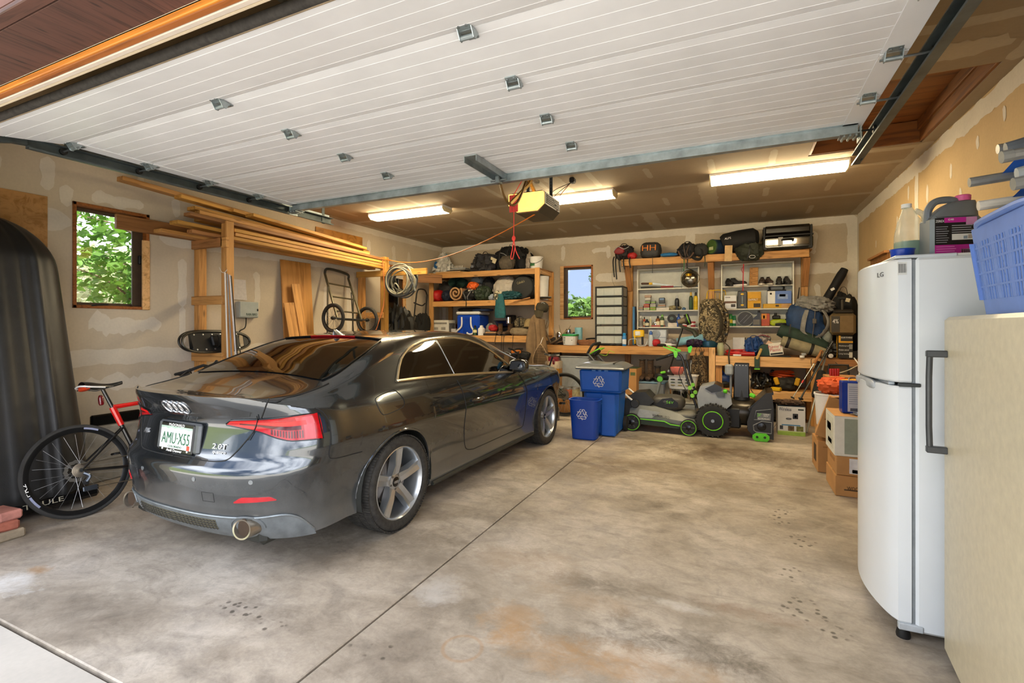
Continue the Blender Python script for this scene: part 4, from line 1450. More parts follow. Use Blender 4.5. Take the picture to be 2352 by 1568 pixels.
# ---- wheels
TIRE = NB('tyre_rubber')
tn = TIRE.noise(TIRE.vec(),40,3)
TIRE.set(Base_Color=TIRE.ramp(tn,[(.3,hexc('#201e1b')),(.7,hexc('#36332e'))]),Roughness=.85)
TIRE.bump(tn,.2,.003)
ALLOY = mat('#b9bdc0',.28,.85,var=.06)
ALLOYD = mat('#6d6a66',.4,.7)
def make_wheel():
 w = {}
 t = MB().lathe([(.240,-.105),(.256,-.118),(.285,-.122),(.308,-.114),(.320,-.098),(.325,-.06),(.326,0),(.325,.06),(.320,.098),(.308,.114),(.285,.122),(.258,.118),(.247,.108),(.240,.10)],64,axis='x',cap=False)
 tr_ = MB()
 for k in range(56):
  a = 2 * PI * k / 56
  for j,(x0,x1) in enumerate(((-.112,-.062),(-.054,-.006),(.006,.054),(.062,.112))):
   a_ = a + (.03 if j % 2 else 0)
   for da in (.006,.058):
    rr_ = .3265 if j in (1,2) else .3225
    tr_.box((0,0,0),(.001,.001,.001)) if False else None
    c_ = V(((x0 + x1) / 2,rr_ * math.cos(a_ + da),rr_ * math.sin(a_ + da)))
    tr_.box(c_,(x1 - x0,.013,.008),0,Matrix.Rotation(a_ + da - PI / 2,3,'X'))
 rim = MB().lathe([(.250,.098),(.249,.108),(.242,.111),(.234,.102),(.226,.07),(.221,-.09),(.21,-.09)],56,axis='x',cap=False)
 disc = MB().lathe([(.04,.02),(.150,.02),(.155,.015),(.155,-.01),(.04,-.01)],40,axis='x')
 back = MB().lathe([(.215,-.075),(.0,-.074)],32,axis='x')
 spk = []
 for k in range(5):
  a = 2 * PI * k / 5 + PI / 2
  m_ = MB()
  for sg in (1,-1):
   # faceted half-spoke: hub wide, groove down the middle, flaring to the rim
   c0 = [(.050,.000,.060),(.050,.036 * sg,.062),(.050,.038 * sg,.02),(.050,.0,.02)]
   c1 = [(.120,.0,.074),(.120,.030 * sg,.088),(.120,.034 * sg,.03),(.120,.0,.03)]
   c2 = [(.236,.0,.086),(.232,.036 * sg,.100),(.232,.042 * sg,.06),(.236,.0,.06)]
   vs = []
   for sec in (c0,c1,c2):
    for r_,w_,x_ in sec:
     vs.append(V((x_,r_ * math.cos(a) - w_ * math.sin(a),r_ * math.sin(a) + w_ * math.cos(a))))
   fs = []
   for q_ in range(2):
    for j in range(4):
     f = (q_ * 4 + j,q_ * 4 + (j + 1) % 4,q_ * 4 + 4 + (j + 1) % 4,q_ * 4 + 4 + j)
     fs.append(f if sg < 0 else f[::-1])
   m_.add(vs,fs)
  spk.append(m_)
 hub = MB().lathe([(.062,.02),(.062,.055),(.05,.062),(.034,.066)],30,axis='x')
 cap_ = MB().lathe([(.034,.06),(.034,.068),(.030,.070),(0,.071)],24,axis='x')
 return t,tr_,rim,disc,back,spk,hub,cap_
wm = make_wheel()
ME = [mesh('tyre',wm[0],TIRE.m),mesh('tread',wm[1],TIRE.m),mesh('rim',wm[2],ALLOY),mesh('brake_disc',wm[3],mat('#77706a',.35,.8)),mesh('hub_back',wm[4],mat('#14120f',.8)),[mesh('spoke',s_,ALLOY,20) for s_ in wm[5]],mesh('hub',wm[6],ALLOY),mesh('hub_cap',wm[7],BLKG)]
lug = mesh('lug_nut',MB().lathe([(.009,.04),(.009,.058),(.005,.060)],8,axis='x'),ALLOYD)
cal = mesh('caliper',MB().box((.0,0,0),(.05,.12,.06),.012),ALLOYD)
for sg in (1,-1):
 for yw in (0,WBASE):
  root = obj('tyre',ME[0],None,CAR,(sg * .785,yw,.325),0 if sg > 0 else PI)
  k = obj('tread',ME[1],None,root,kind='stuff')
  obj('rim',ME[2],None,root)
  obj('brake_disc',ME[3],None,root)
  obj('hub_back',ME[4],None,root)
  for s_ in ME[5]:
   obj('spoke',s_,None,root)
  obj('hub',ME[6],None,root)
  hc_ = obj('hub_cap',ME[7],None,root)
  for q_ in range(5):
   a = 2 * PI * (q_ + .5) / 5 + PI / 2
   obj('lug_nut',lug,None,root,(.005,.046 * math.cos(a),.046 * math.sin(a)))
  obj('caliper',cal,None,root,(.005,-.13,.03))
  if sg > 0:
   rg_ = MB()
   for q_ in range(4):
    c_ = -.0155 + q_ * .0103
    rg_.tube([V((.0715,c_ + .0072 * math.cos(b),.0072 * math.sin(b))) for b in [2 * PI * j / 12 for j in range(12)]],.0013,4,False,True)
   obj('cap_emblem',rg_,BADGE,root)
  # wheel housing
  x0,x1 = sg * .55,sg * .885
  mb = MB().grid(lambda a,b: V((x0 + (x1 - x0) * b,yw + (AR + .004) * math.cos(PI * a * 1.14 - .22),AZ + (AR + .004) * math.sin(PI * a * 1.14 - .22))),26,3)
  obj('wheel_arch',mb,PLAS,CAR)
  mb = MB().tube([V((sg * (Wd(yw + AR * math.cos(a),AZ + AR * math.sin(a)) - .004),yw + (AR - .004) * math.cos(a),AZ + (AR - .004) * math.sin(a))) for a in [PI * k / 24 - .0 for k in range(25)]],.011,6)
  obj('arch_lip',mb,PAINT,CAR)
obj('underbody',MB().bb(-.62,.62,-.86,3.4,.17,.40,.03).bb(-.80,.80,.42,2.34,.17,.40,.03),PLAS,CAR)
for sg in (1,-1):
 obj('sill_blade',line(B,[(sy(.40 + 1.95 * k / 12),.205) for k in range(13)],.006,.018,sg,False,6,2),PLAS,CAR)
 # handle in its cup
 hz,hy0,hy1 = .765,.93,1.14
 obj('handle_cup',patch(B,lambda s: hz - .035,lambda s: hz + .022,sy(hy0 + .03),sy(hy1 - .03),8,4,.0015,sg),mat('#1d1c1a',.3,.5,coat=1),CAR)
 obj('door_handle',MB().tube([V((q_.x * sg,q_.y,q_.z)) for q_ in (on(B,sy(hy0 + (hy1 - hy0) * k / 10),hz,.004 + .030 * math.sin(PI * k / 10) ** .5) for k in range(11))],[.010 + .006 * math.sin(PI * k / 10) for k in range(11)],10,True,False,1.0),PAINT,CAR)
 # mirror
 px_ = .83
 m_ = MB().soft((sg * (px_ + .10),1.86,.935),(.21,.12,.14),3.0,.02,2,3,10,Rz(-8 * sg),0,.0)
 mi = obj('mirror',m_,PAINT,CAR)
 obj('mirror_glass',MB().prism([(-.08,.03),(-.06,.115),(.075,.11),(.085,.05),(.06,.025)],.004,(sg * (px_ + .10),1.798,.935),((1,0,0),(0,0,1),(0,1,0))),BLKG,mi)
 obj('mirror_foot',MB().tube([(sg * .83,1.90,.93),(sg * (px_ + .05),1.88,.955)],[.035,.03],8),BLKG,mi)
# head-lamp housings and grille far out of view keep the nose whole
obj('front_grille',MB().bb(-.5,.5,3.555,3.60,.35,.66,.03),BLK,CAR)
# ================================================================ left wall
# ---- roof cargo box standing on end, leaning on the wall
ROOFB = NB('textured_black_plastic')
v_ = ROOFB.vec()
g_ = ROOFB.noise(v_,260,2)
ROOFB.set(Base_Color=ROOFB.ramp(ROOFB.noise(v_,3,5,.7),[(.3,hexc('#171717')),(.62,hexc('#242423')),(.8,hexc('#3a3936'))]),Roughness=.42)
ROOFB.bump(g_,.25,.002)
cb = thing('roof_cargo_box','tall black plastic roof cargo box leaning upright on left wall','cargo box',(-4.87,1.72,.004),rot=(0,math.radians(-12.5),0))
CBW,CBH,CBD = .50,2.33,.40
def cbw(v):
 t = max(0,(v - .80) / .20)
 b = max(0,(.06 - v) / .06)
 return CBW * (1 - .12 * v) * (1 - t ** 2.2) ** .5 * (1 - .05 * b * b) if t < 1 else 0.0
def cbs(a,b,flat):
 v = b ** .85 if b < 1 else 1
 w_ = cbw(min(v,.9995))
 u_ = a * 2 - 1
 u_ = math.copysign(abs(u_) ** .8,u_)
 dep = (1 - abs(u_) ** 5) ** .6 * min(1,((1 - v) / .16) ** .5 if v > .84 else 1) * min(1,.75 + v / .12)
 ridge = .016 * math.exp(-((abs(u_) - .52) / .05) ** 2) + .012 * math.exp(-(u_ / .05) ** 2) - .010 * math.exp(-((abs(u_) - .30) / .035) ** 2)
 x = (CBD * .62 * dep + ridge * dep) if not flat else -CBD * .38 * dep
 return V((x,u_ * w_,v * CBH))
obj('lid',MB().grid(lambda a,b: cbs(a,b,0),61,56),ROOFB.m,cb,smooth=60)
obj('base',MB().grid(lambda a,b: cbs(1 - a,b,1),31,36),ROOFB.m,cb,smooth=60)
obj('seam',MB().tube([V((.002,cbw(v) * 1.004,v * CBH)) for v in [k / 40 * .995 for k in range(41)]] + [V((.002,-cbw(v) * 1.004,v * CBH)) for v in [k / 40 * .995 for k in range(40,-1,-1)]],.008,6),BLKG,cb)
obj('end_skirt',MB().bb(.05,.25,-.47,.47,.0,.085,.02),BLKG,cb)
text(cb,'THULE',(.2515,.12,.045),(0,1,0),(0,0,1),.24,.034,mat('#b9b29a',.5))
# plywood panel screwed to the wall behind it
o = obj('plywood_sheet',MB().bb(XL + .003,XL + .018,1.2,PX(107,450,XL).y,1.35,PX(107,452,XL).z,.001),wood('#b98a52','#8f6128',sc=.5,key='ply'))
tag(o,'plywood panel fixed to left wall behind top of cargo box','plywood')
# ---- three loose pieces of masonry by the door
BRK = mat('#a8614c',.9,var=.2,sc=12,bmp=.4,bsc=30)
for k,(z,m_,rz_k,lb,dd) in enumerate(((0,mat('#9a8a72',.95,var=.2,sc=10,bmp=.5,bsc=25),3,'rough grey stone block under two red bricks by the door',(.24,.15,.062)),(.0625,BRK,-4,'red brick in the middle of the little masonry stack',(.215,.12,.062)),(.125,mat('#b5786a',.9,var=.2,sc=12,bmp=.4,bsc=30),6,'pinkish red brick on top of the little masonry stack',(.21,.125,.062)))):
 o = obj('brick' if k else 'stone_block',MB().box((0,0,dd[2] / 2),dd,.012),m_,None,(-4.44,1.545,z),math.radians(rz_k))
 tag(o,lb,'brick' if k else 'stone','masonry stack')
# ---- bicycle maker: y forward from the rear axle, x right, z up
WR = .338
def bike(name,label,loc,rz,lean,c1,c2,rimtext=None,drop=True,sad='#1a1a1a',steer=0):
 b = thing(name,label,'bicycle',loc,group='bicycles')
 b.rotation_euler = (Matrix.Rotation(rz,3,'Z') @ Matrix.Rotation(lean,3,'Y')).to_euler()
 TYR = mat('#2c2b29',.8,var=.2,bmp=.2,bsc=90)
 CARB = mat('#141414',.3,coat=.6)
 for yw in (0,.995):
  t = obj('tyre',MB().tube([V((0,yw + (WR - .014) * math.cos(a),WR + (WR - .014) * math.sin(a))) for a in [2 * PI * k / 56 for k in range(56)]],.0155,8,False,True),TYR,b)
  obj('rim',MB().grid(lambda a,q: V(((.0,.011,.011,.0,-.011,-.011)[int(round(q * 6)) % 6],yw + (.303,.309,.325,.327,.325,.309)[int(round(q * 6)) % 6] * math.cos(a * 2 * PI) * (1 if 1 else 1) - (.022 * math.cos(a * 2 * PI) if int(round(q * 6)) % 6 == 0 else 0),WR + ((.303,.309,.325,.327,.325,.309)[int(round(q * 6)) % 6] - (.022 if int(round(q * 6)) % 6 == 0 else 0)) * math.sin(a * 2 * PI))),56,6,True,True),CARB,t)
  sp = MB().cyl((-.01,0,0),(-.01,0,.262),.0011,n=4)
  sm = mesh('spoke',MB().cyl((0,0,0),(0,0,.262),.0012,n=4),mat('#b5b5b5',.3,.8),0)
  for k in range(24):
   a = 2 * PI * k / 24
   s_ = obj('spoke',sm,None,t,((.018 if k % 2 else -.018),yw + .022 * math.cos(a + 1.2 * (1 if k % 4 < 2 else -1)),WR + .022 * math.sin(a + 1.2 * (1 if k % 4 < 2 else -1))))
   tip = V((0,yw + .283 * math.cos(a),WR + .283 * math.sin(a)))
   d_ = tip - V(s_.location)
   s_.rotation_euler = d_.to_track_quat('Z','Y').to_euler()
  obj('hub',MB().lathe([(.012,-.05),(.026,-.022),(.014,-.012),(.014,.012),(.026,.022),(.012,.05)],14,(0,yw,WR),'x'),DSTEEL,t)
  obj('brake_rotor',MB().grid(lambda a,q: V((-.03,yw + (.055 + .025 * q + .003 * math.sin(a * 80)) * math.cos(a * 2 * PI),WR + (.055 + .025 * q + .003 * math.sin(a * 80)) * math.sin(a * 2 * PI))),60,2,True),mat('#8f8a80',.35,.8),t)
  if rimtext and yw == 0:
   text(t,rimtext,(.0125,-.313 * math.cos(.2),WR - .313 * math.sin(.2)),(0,-.2,1),(0,-1,-.2),.13,.026,WHT)
   for a0 in (PI * 1.12,PI * .35):
    obj('rim_decal',MB().grid(lambda a,q: V((.0122,yw + (.302 + .02 * q) * math.cos(a0 + a * .3),WR + (.302 + .02 * q) * math.sin(a0 + a * .3))),8,2),mat('#8e93ad',.5),t)
 BB,SC_,HT,HB_ = V((0,.41,.275)),V((0,.255,.775)),V((0,.80,.80)),V((0,.835,.665))
 RA,FA = V((0,0,WR)),V((0,.995,WR))
 obj('seat_tube',MB().tube([BB,BB.lerp(SC_,.72)],[.019,.016],10),CARB,b)
 obj('seat_cluster',MB().tube([BB.lerp(SC_,.70),SC_],[.021,.024],10),c1,b)
 obj('top_tube',MB().tube([SC_,SC_.lerp(HT,.5),HT],[.019,.016,.022],10),c1,b)
 obj('down_tube',MB().tube([HB_,BB],[.028,.030],10),c2,b)
 obj('head_tube',MB().tube([HB_,HT],[.026,.024],10),c2,b)
 for sx_ in (-1,1):
  o = V((.052 * sx_,0,0))
  i = V((.016 * sx_,0,0))
  obj('seat_stay',MB().tube([RA + o,BB.lerp(SC_,.66) + i],.0075,8),CARB,b)
  obj('chain_stay',MB().tube([RA + o,BB + i * 1.6],[.008,.012],8),CARB,b)
  obj('fork_blade',MB().tube(curve([FA + o,V((.045 * sx_,.95,.50)),HB_ + i + V((0,.0,-.03))],4),.010,8),CARB,b)
 obj('seat_post',MB().tube([BB.lerp(SC_,.9),V((0,.205,.925))],.0135,10),CARB,b)
 sd = MB().grid(lambda a,q: V(((.075 * max(.22,1 - (q * 1.25) ** 1.4)) * math.sin(a * 2 * PI) if q < .98 else .012 * math.sin(a * 2 * PI),.07 + .27 * q,.962 + .022 * math.cos(a * 2 * PI) * (1 - .35 * q) + .012 * math.cos(q * 5) - .035 * abs(math.sin(a * 2 * PI)) ** 3 * (1 - q))),20,12,True)
 so = obj('saddle',sd,mat(sad,.35,coat=.3),b)
 if drop:
  obj('saddle_tail',MB().soft((0,.088,.925),(.14,.05,.045),2.5,.05,2,2,8),mat('#d8431c',.4),so)
  obj('saddle_edge',MB().tube(curve([(-.072,.10,.945),(-.06,.06,.955),(0,.05,.962),(.06,.06,.955),(.072,.10,.945),(.05,.2,.935)],5),.007,6),WHT,so)
 for sx_ in (-1,1):
  obj('saddle_rail',MB().tube([(.022 * sx_,.10,.935),(.022 * sx_,.17,.918),(.018 * sx_,.27,.940)],.0035,6),STEEL,so)
 obj('tail_light',MB().soft((0,.185,.80),(.032,.035,.085),3,.02,2,1,8),mat('#5c0d12',.15,coat=1),b)
 obj('stem',MB().tube([HT,HT + V((0,-.012,.16)),HT + V((0,.075,.215))],.015,8),CARB,b)
 hb = V((0,.87,.872))
 if drop:
  pts = [(-.20,.80,.755),(-.20,.86,.745),(-.205,.935,.79),(-.205,.955,.855),(-.205,.90,.885),(-.195,.87,.885),(0,.87,.880),(.195,.87,.885),(.205,.90,.885),(.205,.955,.855),(.205,.935,.79),(.20,.86,.745),(.20,.80,.755)]
 else:
  pts = [(-.31,.83,.90),(-.15,.87,.895),(0,.87,.88),(.15,.87,.895),(.31,.83,.90)]
 pts = [(a,b,c + .14) for a,b,c in pts]
 ho = obj('handlebar',MB().tube(curve(pts,5),.014,8),BLKF,b)
 if drop:
  for sx_ in (-1,1):
   obj('brake_hood',MB().tube(curve([(.205 * sx_,.93,1.015),(.207 * sx_,.99,1.035),(.207 * sx_,1.015,1.065)],4),[.016,.016,.017,.017,.017,.016,.015,.014,.012],8),BLK,ho)
   obj('brake_lever',MB().tube(curve([(.207 * sx_,1.01,1.045),(.212 * sx_,1.02,.99),(.215 * sx_,.985,.94)],4),.006,6),BLKG,ho)
 # drive side
 cs = obj('cassette',MB().lathe([(.05,.016),(.05,.020),(.045,.021),(.045,.026),(.038,.027),(.038,.031),(.030,.032),(.030,.038),(.022,.039),(.022,.044)],40,RA,'x'),mat('#a59a88',.35,.85),b)
 obj('chainring',MB().grid(lambda a,q: V((.045,.41 + (.07 + .028 * q + .002 * math.sin(a * 270)) * math.cos(a * 2 * PI),.275 + (.07 + .028 * q + .002 * math.sin(a * 270)) * math.sin(a * 2 * PI))),90,2,True),BLKG,b)
 for k,(a,x_) in enumerate(((-.9,.058),(PI - .9,-.058))):
  e = V((x_,.41 + .172 * math.cos(a),.275 + .172 * math.sin(a)))
  cr = obj('crank_arm',MB().tube([V((x_,.41,.275)),e],[.017,.012],8),BLKG,b)
  obj('pedal',MB().box(e + V((.045 * (1 if x_ > 0 else -1),0,0)),(.07,.08,.018),.006),BLK,cr)
 obj('chain',MB().tube([(.034,.0,WR + .045),(.045,.41,.275 + .098)],.004,5).tube([(.040,.075,.195),(.045,.40,.178)],.004,5),mat('#6f675a',.4,.8),b)
 dr = obj('derailleur',MB().tube(curve([(.04,.01,.315),(.05,.04,.285),(.042,.02,.25)],4),.013,8).bb(.036,.046,-.005,.085,.178,.215,.008),mat('#5a6068',.3,.8),b)
 for yy,zz in ((.02,.245),(.075,.195)):
  obj('jockey_wheel',MB().lathe([(.004,.03),(.02,.032),(.02,.038),(.004,.04)],12,(0,yy,zz),'x'),BLK,dr)
 return b
bike('bicycle','red and black road bicycle leaning between cargo box and car',(-4.37,1.965,.002),math.radians(-2),math.radians(-13),mat('#d01714',.25,coat=1),mat('#17171a',.3,coat=1),'PR2',True)
# flat charcoal water-bottle-like pouch and dark tub seen behind its wheel
o = obj('hand_saw_case',MB().bb(-.02,.02,-.20,.20,0,.10,.012),BLKG,None,(-5.28,2.62,.50),0)
tag(o,'flat black case on concrete ledge behind bicycle wheel','case')
o = obj('concrete_block',MB().bb(-.09,.09,-.28,.28,0,.50,.012),mat('#8d887e',.95,var=.2,sc=9,bmp=.4,bsc=30),None,(-5.30,2.62,0),0)
tag(o,'grey concrete block standing behind bicycle rear wheel','block')
# ---- lumber rack: two ladder frames of two-by-fours
rk = thing('lumber_rack','two-by-four lumber rack standing against left wall','lumber rack',(-5.3,4.9,0))
Y1,Y2 = 3.585,6.22
board('post',(-5.545,Y1,0),(-5.545,Y1,2.36),.088,.088,WOOD,rk,(0,1,0))
board('post',(-5.08,Y1,0),(-5.08,Y1,PY(523,509,Y1).z),.088,.088,WOOD,rk,(0,1,0))
for z,m_ in ((2.315,WOODD),(1.69,WOOD),(1.065,WOOD)):
 board('rung',(-5.58,Y1 - .063,z),(-5.06,Y1 - .063,z),.038,.095,m_,rk)
board('block',(-5.08,Y1 - .064,2.31),(-4.99,Y1 - .064,2.31),.036,.11,WOOD,rk)
board('post',(-5.545,Y2,0),(-5.545,Y2,2.22),.088,.088,WOOD,rk,(0,1,0))
board('post',(-5.08,Y2,0),(-5.08,Y2,2.50),.088,.088,WOODO,rk,(0,1,0))
board('arm',(-5.59,Y2 - .063,2.235),(-4.24,Y2 - .063,2.235),.038,.092,WOODO,rk)
board('rung',(-5.59,Y2 - .063,1.58),(-5.06,Y2 - .063,1.58),.038,.09,WOOD,rk)
# ---- the boards lying on it: (x, z, y near, y far, across, high, twist x, twist z)
BD = [(-5.40,2.385,3.05,6.30,.14,.038,0,-.06),(-5.10,2.38,3.62,6.30,.089,.038,.0,-.07),(-5.19,2.395,3.24,6.1,.089,.038,.02,-.07),
      (-5.53,2.44,2.76,4.6,.040,.145,0,0),
      (-5.10,2.425,3.66,6.32,.089,.038,0,-.075),(-5.22,2.465,3.10,6.25,.14,.038,.03,-.09),(-5.42,2.44,3.66,6.2,.14,.036,0,-.06),
      (-5.09,2.468,3.64,6.28,.089,.038,0,-.08),(-5.22,2.51,3.66,6.2,.14,.036,.02,-.09),(-5.43,2.49,3.65,6.25,.14,.038,0,-.07),
      (-5.13,2.555,3.18,6.26,.12,.036,.04,-.13),(-5.30,2.56,3.4,6.1,.14,.036,.0,-.11),(-5.16,2.60,3.3,5.9,.089,.038,.03,-.12),
      (-5.26,2.655,3.3,5.95,.14,.038,.10,-.16),(-5.40,2.60,3.5,6.15,.12,.036,0,-.1),(-5.15,2.695,3.9,5.8,.14,.036,.02,-.16),
      (-5.42,2.83,2.72,5.75,.10,.045,.03,-.21),(-5.32,2.76,3.2,5.85,.12,.038,.05,-.18),(-5.45,2.68,4.0,6.2,.14,.036,0,-.1),(-5.26,2.73,3.75,5.9,.09,.036,.0,-.17)]
LBL = ['bottom','outermost bottom','short low','wide weathered','second outer','long second-layer','inner second-layer','third outer','third-layer','inner third-layer','split-ended','inner fourth-layer','narrow fifth-layer','pale-ended upper','inner upper','broad amber upper','highest long','upper dark','topmost inner','thin topmost']
rl_ = random.Random(2)
for k,(x,z,ya,yb,w_,h_,dx_,dz_) in enumerate(BD):
 x,dx_ = min(max(x,-5.51),-5.03 - w_ / 2) if k != 3 else -5.57,dx_ * .5
 m_ = [WOOD,WOODO,WOODD,WOODO][k % 4] if k != 3 else WOODD
 o = board('lumber',(x,ya,z),(x + dx_,yb,z + dz_ * .75),w_,h_,m_)
 tag(o,'%s board in the pile on the lumber rack' % LBL[k],'lumber','lumber on the rack')
o = obj('osb_panel',MB().bb(-5.597,-5.584,PX(725,512,-5.59).y,PX(832,540,-5.59).y,2.45,2.86,.001),wood('#b07a34','#7d4f18',sc=.25,key='osb'))
tag(o,'strand board offcut upright on wall behind the lumber pile','board')
# plywood sheet and two offcuts propped against the wall beneath
PLYW = wood('#c08a48','#8f5e26',sc=.55,key='sheet')
p0,p1 = PX(650,600,-5.5).y,PX(719,600,-5.5).y
for nm,lb,ya,yb,za,zb_,xa,xb_,dy in (('plywood_sheet','tall plywood sheet standing against left wall under the lumber',p0,p1,.002,2.30,-5.40,-5.555,0),('plank','leaning plank nearer the back of the plywood sheet',p0 + .20,p0 + .33,.002,1.98,-5.25,-5.46,.10),('plank','shorter leaning plank on the near side of plywood sheet',p0 + .02,p0 + .18,.002,1.72,-5.20,-5.44,.06)):
 o = board(nm,(xa,(ya + yb) / 2 + dy,za),(xb_,(ya + yb) / 2 - dy,zb_),yb - ya,.016,PLYW if dy == 0 else WOOD,None,(1,0,0))
 tag(o,lb,'plywood' if dy == 0 else 'plank')
# ---- sprinkler controller, note, hanging slats, snowshoes
c0,c1_ = PX(541,692,XL),PX(585,730,XL)
sc_ = thing('sprinkler_controller','pale grey sprinkler controller box on left wall behind rack','controller',(XL,(c0.y + c1_.y) / 2,c1_.z))
wpart('box',MB().bb(XL,XL + .07,c0.y,c1_.y,c1_.z,c0.z,.008),mat('#b5bcb9',.4,var=.04),sc_)
wpart('door_edge',MB().bb(XL + .07,XL + .078,c0.y + .004,c1_.y - .006,c1_.z + .012,c0.z - .004,.003),mat('#aab2af',.4,var=.04),sc_)
text(sc_,'RAIN BIRD',(XL + .0795,(c0.y + c1_.y) / 2 + .03,c1_.z + .042),(0,1,0),(0,0,1),.15,.03,mat('#1e4a36',.5),world=True)
wpart('latch',MB().box((XL + .082,c1_.y - .02,(c0.z + c1_.z) / 2),(.012,.014,.03),.003),BLK,sc_)
wpart('cable',MB().tube(curve([(XL + .03,c0.y + .12,c1_.z),(XL + .04,c0.y + .10,c1_.z - .12),(XL + .03,c0.y + .02,c1_.z - .2),(XL + .02,c0.y + .06,c1_.z - .5)],5),.007,6),BLK,sc_)
n0,n1 = PX(532,640,XL),PX(564,689,XL)
o = obj('paper_note',MB().grid(lambda a,b: V((XL + .004 + .012 * (1 - b) ** 2,n0.y + (n1.y - n0.y) * a + .01 * (1 - b),n1.z + (n0.z - n1.z) * b)),4,8),mat('#cfc9c4',.8,var=.06,sc=30))
tag(o,'white sheet of notes pinned above the sprinkler controller','note')
sl = thing('slat_bundle','bundle of white slats tied by string to the rack post','slats',(-5.03,Y1 + .02,.9))
zt_ = PY(525,626,Y1 - .05).z
for k,(dx_,dy,m_) in enumerate(((.0,-.07,WHT),(.02,-.04,mat('#8f9094',.5)),(.045,-.06,mat('#c9c8d4',.5)),(.03,-.02,BLK))):
 wpart('slat',MB().tube([(-5.025 + dx_ * .4,Y1 - .07 + k * .02,zt_ - .01 * k),(-5.0 + dx_ * 1.6,Y1 - .05 + k * .03,.80)],.011,4,True,False,.3),m_,sl)
wpart('string',MB().tube(curve([(-5.09,Y1 - .09,zt_ + .06),(-5.06,Y1 - .085,zt_ + .01),(-5.02,Y1 - .08,zt_ + .0),(-4.99,Y1 - .07,zt_ + .03)],4),.003,5),WHT,sl)
def snowshoe(label,loc,rx,rz):
 s = thing('snowshoe',label,'snowshoe',loc,group='snowshoes')
 s.rotation_euler = (Matrix.Rotation(rz,3,'Z') @ Matrix.Rotation(rx,3,'Y')).to_euler()
 L_,w_ = .80,.115
 out = [V((w_ * math.sin(t) * (1 - .15 * math.cos(t)),L_ / 2 * math.copysign(abs(math.cos(t)) ** .55,math.cos(t)),0)) for t in [2 * PI * k / 48 for k in range(48)]]
 obj('frame',MB().tube(out,.012,8,False,True),mat('#3b3934',.35,.6),s)
 obj('deck',MB().grid(lambda a,b: V(((b * 2 - 1) * w_ * .9,(a - .5) * L_ * .70 - .02,.004 * math.sin(b * PI))),10,5),mat('#1b1b1a',.6),s)
 obj('deck',MB().grid(lambda a,b: V(((b * 2 - 1) * w_ * .75 * (1 - .4 * a),.32 + a * .06,.0)),4,5),mat('#1b1b1a',.6),s)
 for k in range(12):
  sg = 1 if k % 2 else -1
  obj('rivet',MB().lathe([(.010,0),(.009,.004),(0,.006)],8,(sg * w_ * .72,-.26 + (k // 2) * .10,.004)),mat('#c9c9c9',.3,.8),s)
 obj('binding',MB().box((0,.03,.03),(.12,.26,.035),.012),BLK,s)
 for y_ in (-.05,.03,.10):
  obj('strap',MB().tube(curve([(-.07,y_,.02),(-.05,y_,.075),(.05,y_,.075),(.07,y_,.02)],4),.009,4,True,False,.3),BLKF,s)
 obj('toe_crampon',MB().prism([(-.05,0),(.05,0),(.03,-.035),(.015,0),(-.015,0),(-.03,-.035)],.006,(0,.12,0),((1,0,0),(0,0,1),(0,1,0))),STEEL,s)
 return s
snowshoe('black snowshoe on the rack rung, nearer the wall',(-5.32,3.62,1.24),math.radians(78),math.radians(-2))
snowshoe('black snowshoe on the rack rung, outer of the pair',(-5.20,3.56,1.235),math.radians(70),math.radians(3))
# ---- two-wheeled game cart hung against the wall
CTM = mat('#5d553f',.45,.4)
gc = thing('game_cart','olive tubular two-wheeled cart hung against left wall','cart',(-5.3,5.5,1.3))
w1,w2 = V((-5.12,5.17,1.52)),V((-5.12,5.86,1.50))
tl_,trr = PX(746,628,-5.54),PX(800,640,-5.54)
for a,b in ((w1 + V((-.02,.10,0)),tl_),(w2 + V((-.02,-.10,0)),trr)):
 wpart('rail',MB().tube([a,b],.017,8),CTM,gc)
wpart('handle',MB().tube(curve([tl_,tl_ + V((.01,.03,.07)),(tl_ + trr) / 2 + V((.015,0,.08)),trr + V((.01,-.02,.06)),trr],5),.019,8),mat('#3b382e',.7),gc)
for f in (.78,.48,.16,-.02):
 a = (w1 + V((-.02,.10,0))).lerp(tl_,f)
 b = (w2 + V((-.02,-.10,0))).lerp(trr,f)
 wpart('crossbar',MB().tube([a,b],.012,8),CTM,gc)
wpart('axle',MB().tube([w1,w2],.011,8),DSTEEL,gc)
wpart('leg',MB().tube([w1 + V((-.16,.06,.45)),w1 + V((-.18,.07,-.35))],.013,8),CTM,gc)
wpart('leg',MB().tube([w2 + V((-.16,-.12,.35)),w2 + V((-.18,-.12,-.35))],.013,8),CTM,gc)
wpart('strap',MB().tube([trr.lerp(w2,.35) + V((.02,-.1,0)),w2 + V((.0,-.28,-.3))],.012,4,True,False,.25),BLK,gc)
for w_ in (w1,w2):
 ty = wpart('wheel',MB().tube([w_ + V((.185 * math.cos(a),0,.185 * math.sin(a))) for a in [2 * PI * k / 36 for k in range(36)]],.024,8,False,True),mat('#3a3630',.9,bmp=.4,bsc=60),gc)
 obj('rim',MB().tube([w_ + V((.16 * math.cos(a),0,.16 * math.sin(a))) for a in [2 * PI * k / 36 for k in range(36)]],.008,6,False,True),BLKG,ty)
 for k in range(16):
  a = 2 * PI * k / 16
  obj('spoke',MB().cyl(w_ + V((.02 * math.cos(a + .9),(.015 if k % 2 else -.015),.02 * math.sin(a + .9))),w_ + V((.158 * math.cos(a),0,.158 * math.sin(a))),.0016,n=4),STEEL,ty)
 obj('hub',MB().lathe([(.02,-.03),(.026,-.015),(.026,.015),(.02,.03)],12,w_,'y'),BLK,ty)
